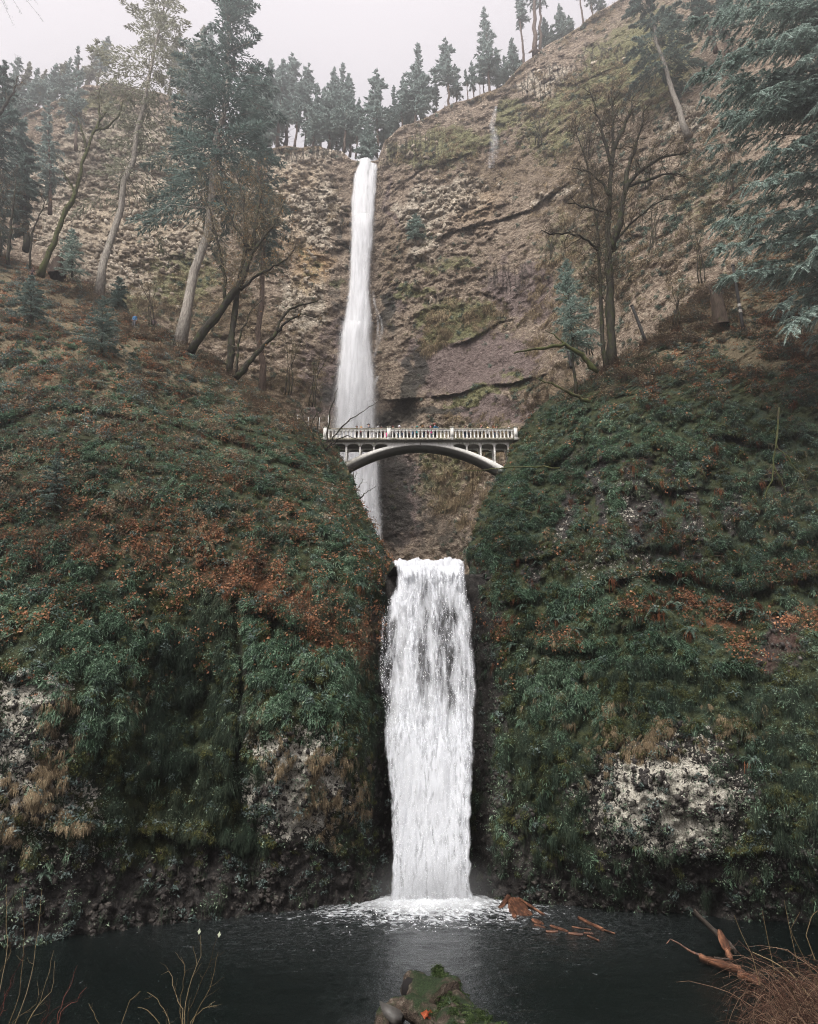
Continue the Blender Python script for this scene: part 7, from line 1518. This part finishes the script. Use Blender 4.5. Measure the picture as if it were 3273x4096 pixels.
    m = MB(); noisy_tube(m, pl([(482, 1096), (462, 1048), (449, 1012), (443, 993), (439, 979), (437, 971)], [16.0, 17.6, 19.2, 20.4, 21.2, 21.6]), [1.1, .86, .62, .42, .24, .11], 30, 44, .22, 1.3, 1); noisy_tube(m, pl([(446, 990), (450, 984), (455, 982), (457, 990)], [20, 20.2, 20.2, 19.8]), [.22, .2, .12, .06], 14, 12, .07, 3, 2); o = m.obj('log', MW, root, True)
    lv = m.v[0][:-2]; m = MB(); noisy_tube(m, pl([(444, 1012), (428, 998), (418, 990), (411, 986)], [19, 19.4, 19.6, 19.8]), [.62, .52, .44, .36], 24, 24, .16, 2.2, 4); m.obj('broken_limb', MW, root, True)
    m = MB(); noisy_tube(m, pl([(436, 1024), (412, 1004), (396, 1006), (386, 1014), (382, 1030)], [18.2, 18.4, 18.4, 18.3, 18.1]), [.34, .26, .22, .20, .18], 20, 30, .12, 2.4, 6); m.obj('root', MW, root, True)
    t = NT('hollow shade'); BR = t.done(t.bsdf((.006, .005, .005), .9)); m = MB(); h = at(411, 989, 19.5); th = np.linspace(0, math.pi, 8); ph = np.linspace(0, 2 * math.pi, 15); TH, PH = np.meshgrid(th, ph, indexing='ij')
    m.add(np.stack([np.sin(TH) * np.cos(PH) * .24, np.sin(TH) * np.sin(PH) * .22, np.cos(TH) * .27], -1).reshape(-1, 3) + h, grid_faces(8, 15)); m.obj('hollow', BR, root, True)  # near-black ball painted as the shade inside the broken end
    for c in root.children: c.matrix_parent_inverse = inv
    r = np.random.default_rng(9)
    lv = lv.reshape(44, 30, 3); ln = unit(lv - lv.mean(1, keepdims=True)); w = (np.clip(ln[..., 2] + .35, 0, 1) ** 1.5 * np.clip(.5 + 1.6 * fbm(lv * 1.6, 3), 0, 1)).ravel(); kk = rng.choice(len(w), 420, p=w / w.sum())
    scatter('log_moss', P_(cushion, leaf_mat('log moss', (.012, .020, .008), (.038, .060, .022), (.10, .13, .055), .9, .1), 4) + P_(rosette, GREEN, 2, n=7, lo=.2, hi=.35, w=.02), lv.reshape(-1, 3)[kk] + ln.reshape(-1, 3)[kk] * .02 + r.normal(0, .03, (420, 3)), np.stack([r.normal(-1.2, .4, 420), 0 * w[:420], r.random(420) * 6.28], -1), r.uniform(.12, .42, 420), r.choice(6, 420, p=(.23, .23, .23, .23, .04, .04)), r.random(420), 'moss and tiny ferns growing on the rotten log', 'moss')
    for px, py, Y, label in ((428, 1013, 18.0, 'red maple leaf stuck on the mossy log beside its root'), (430, 996, 18.9, 'orange leaf scrap lying on top of the mossy log')):
        m = MB(); c = at(px, py, Y); L = litter_clump(r, 3, .06, .11); v = L.v[0] + c; m.add(v, None, L.f3[0], L.at[0]); o = m.obj('fallen_leaf', leaf_mat('red leaf', (.15, .02, .012), (.36, .07, .03), (.48, .16, .07), .6, .3, False)); tag(o, label, 'leaf', 'leaves on the mossy log')
driftwood()
def brush():
    r = np.random.default_rng(21); RB = leaf_mat('reddish brush stems', (.035, .018, .013), (.11, .056, .040), (.27, .185, .125), .7, .2, False); YB = leaf_mat('dry yellow stems', (.06, .042, .022), (.17, .125, .065), (.30, .24, .145), .7, .2, False); RS = leaf_mat('red osier stems', (.05, .014, .010), (.13, .036, .026), (.22, .08, .058), .6, .3, False)
    m = MB()
    for i in range(520):
        px = r.uniform(778, 870); b = at(px, r.uniform(992, 1070), 17.5 + r.uniform(-2.2, 2.2)); k = 9; s = np.linspace(0, 1, k); L = r.uniform(.9, 2.5); a = r.normal(math.pi * .95, .75); out = r.uniform(.35, .9)
        q = b + np.stack([np.cos(a) * out * L * s, np.sin(a) * .5 * out * L * s, L * (.85 * s - r.uniform(.45, 1.15) * s ** 2.2)], -1); q += np.cumsum(r.normal(0, .025, (k, 3)), 0)
        m.tube(q, r.uniform(.004, .011) * np.linspace(1, .35, k), 3, r.random())
        if r.random() < .5:
            j = r.integers(3, 7); e = q[j] + np.cumsum(np.vstack([np.zeros(3), r.normal(0, .12, (4, 3)) + np.array([-.06, 0, .02])]), 0); m.tube(e, .004, 3, r.random())
    o = m.obj('brush_thicket', RB); tag(o, 'dense arching tangle of bare reddish stems on the near bank', 'bush')
    m = MB(); 
    for (pts, Y, w) in (([(812, 1000), (790, 972), (770, 960), (752, 952)], 17.5, .02), ([(818, 985), (800, 950), (790, 930), (800, 912)], 18, .012), ([(815, 960), (806, 935), (812, 915), (826, 905)], 18, .014), ([(800, 1010), (792, 990), (786, 975), (782, 960)], 17, .02), ([(760, 985), (752, 955), (742, 935), (734, 915)], 18.5, .012), ([(775, 975), (768, 940), (762, 910)], 18.5, .012), ([(800, 975), (790, 930), (784, 900)], 18.5, .010)):
        m.tube(poly_at(px_line(pts, Y), np.linspace(0, 1, 12)), w * np.linspace(1, .4, 12), 4, r.random())
    o = m.obj('tall_stems', YB); tag(o, 'few long pale stems looping up out of the reddish thicket', 'stems')
    def shrub(limbs, mat, label, base, twn=3, tw=.35, rr=.010, leaves=()):
        m = MB()
        for pts, Y in limbs:
            q = poly_at(px_line(pts, Y), np.linspace(0, 1, 11)); q[1:] += r.normal(0, .012, (10, 3)); m.tube(q, rr * np.linspace(1.2, .45, 11), 4, r.random())
            for i in range(twn):
                j = r.integers(3, 10); d = unit(q[j] - q[j - 1]) * .7 + r.normal(0, .5, 3) * np.array([1, .6, .6]); e = q[j] + unit(d) * (tw * r.uniform(.4, 1.2) * np.linspace(0, 1, 5))[:, None]; e += np.cumsum(r.normal(0, .012, (5, 3)), 0); m.tube(e, rr * .6 * np.linspace(1, .4, 5), 3, r.random())
        root = empty('bare_shrub', tuple(base)); tag(root, label, 'shrub', 'bare shrubs on the near bank'); o = m.obj('stems', mat, root); inv = Matrix.Translation(-Vector(base)); o.matrix_parent_inverse = inv
        for px, py, Y in leaves:
            l = MB(); c = at(px, py, Y); l.add([c + np.array([0, 0, -.05]), c + np.array([.035, .01, 0]), c + np.array([.01, 0, .07]), c + np.array([-.03, -.01, .01])], [(0, 1, 2, 3)], None, .9); x = l.obj('leaf', leaf_mat('pale leaf', (.30, .36, .22), (.45, .52, .34), (.6, .66, .5), .6, .3, False), root); x.matrix_parent_inverse = inv
        return root
    Y = 16.5
    shrub([([(186, 1050), (184, 1010), (190, 985), (199, 960), (203, 950), (200, 934)], Y), ([(186, 1050), (188, 1015), (200, 985), (210, 962), (218, 936)], Y), ([(184, 1050), (182, 1012), (174, 990), (172, 970), (161, 975)], Y), ([(186, 1045), (192, 1020), (206, 1008), (215, 1000)], Y), ([(182, 1040), (180, 1000), (186, 975), (181, 957)], Y), ([(180, 1046), (160, 1024), (150, 1012), (138, 1006)], Y), ([(186, 1040), (196, 1012), (211, 986), (218, 953)], Y), ([(178, 1050), (168, 1016), (156, 998), (148, 991)], Y)], YB, 'bare yellowish shrub with two pale leaves at its tips', at(186, 1045, Y), 4, .32, .009, ((199, 932, Y), (219, 935, Y)))
    shrub([([(50, 1050), (58, 1015), (70, 985), (78, 966)], Y), ([(52, 1050), (62, 1008), (78, 1000), (86, 988)], Y), ([(40, 1050), (46, 1020), (50, 1000), (49, 985)], Y), ([(30, 1050), (42, 1020), (60, 1006), (79, 997)], Y), ([(0, 1010), (8, 990), (18, 965), (27, 950)], Y), ([(-4, 1030), (4, 1000), (14, 975)], Y)], RS, 'small shrub of bare red stems at the bottom corner', at(45, 1045, Y), 2, .3, .0075)
    shrub([([(-2, 1000), (6, 960), (6, 910), (7, 885)], Y), ([(4, 1040), (20, 990), (24, 940), (22, 890)], Y), ([(8, 1040), (30, 985), (38, 930), (42, 888)], Y), ([(12, 1050), (40, 1000), (50, 970), (53, 950)], Y), ([(-6, 980), (10, 955), (12, 935)], Y), ([(20, 1050), (30, 1015), (52, 990), (55, 962)], Y), ([(0, 1050), (14, 1020), (36, 1005), (42, 990)], Y)], YB, 'thin tall olive stems at the picture corner above the red shrub', at(4, 1040, Y), 2, .3, .008)
    shrub([([(116, 1060), (122, 1020), (128, 1004), (140, 990)], Y)], YB, 'single bent bare stem between the two bank shrubs', at(116, 1055, Y), 1, .2, .009)
    shrub([([(104, 1060), (100, 1030), (93, 1012), (88, 1004)], Y)], YB, 'short curved stem leaning away from the single bent one', at(104, 1055, Y), 1, .15, .009)
    t = NT('wet bank stone'); n = t.noise(t.pos(), 6, 4); SM = t.done(t.bsdf(t.mix(n, (.015, .014, .013), (.07, .065, .06)), .5, t.bump(n, .4, .03)))
    m = stone(r); v = m.v[0] * np.array([2.2, 2, 2]); c = at(394, 1018, 18.2); m.v[0] = (v + c).astype(np.float32); o = m.obj('grey_rock', SM, None, True); tag(o, 'rounded grey rock at the bottom edge beside the root of the log', 'rock')
brush()
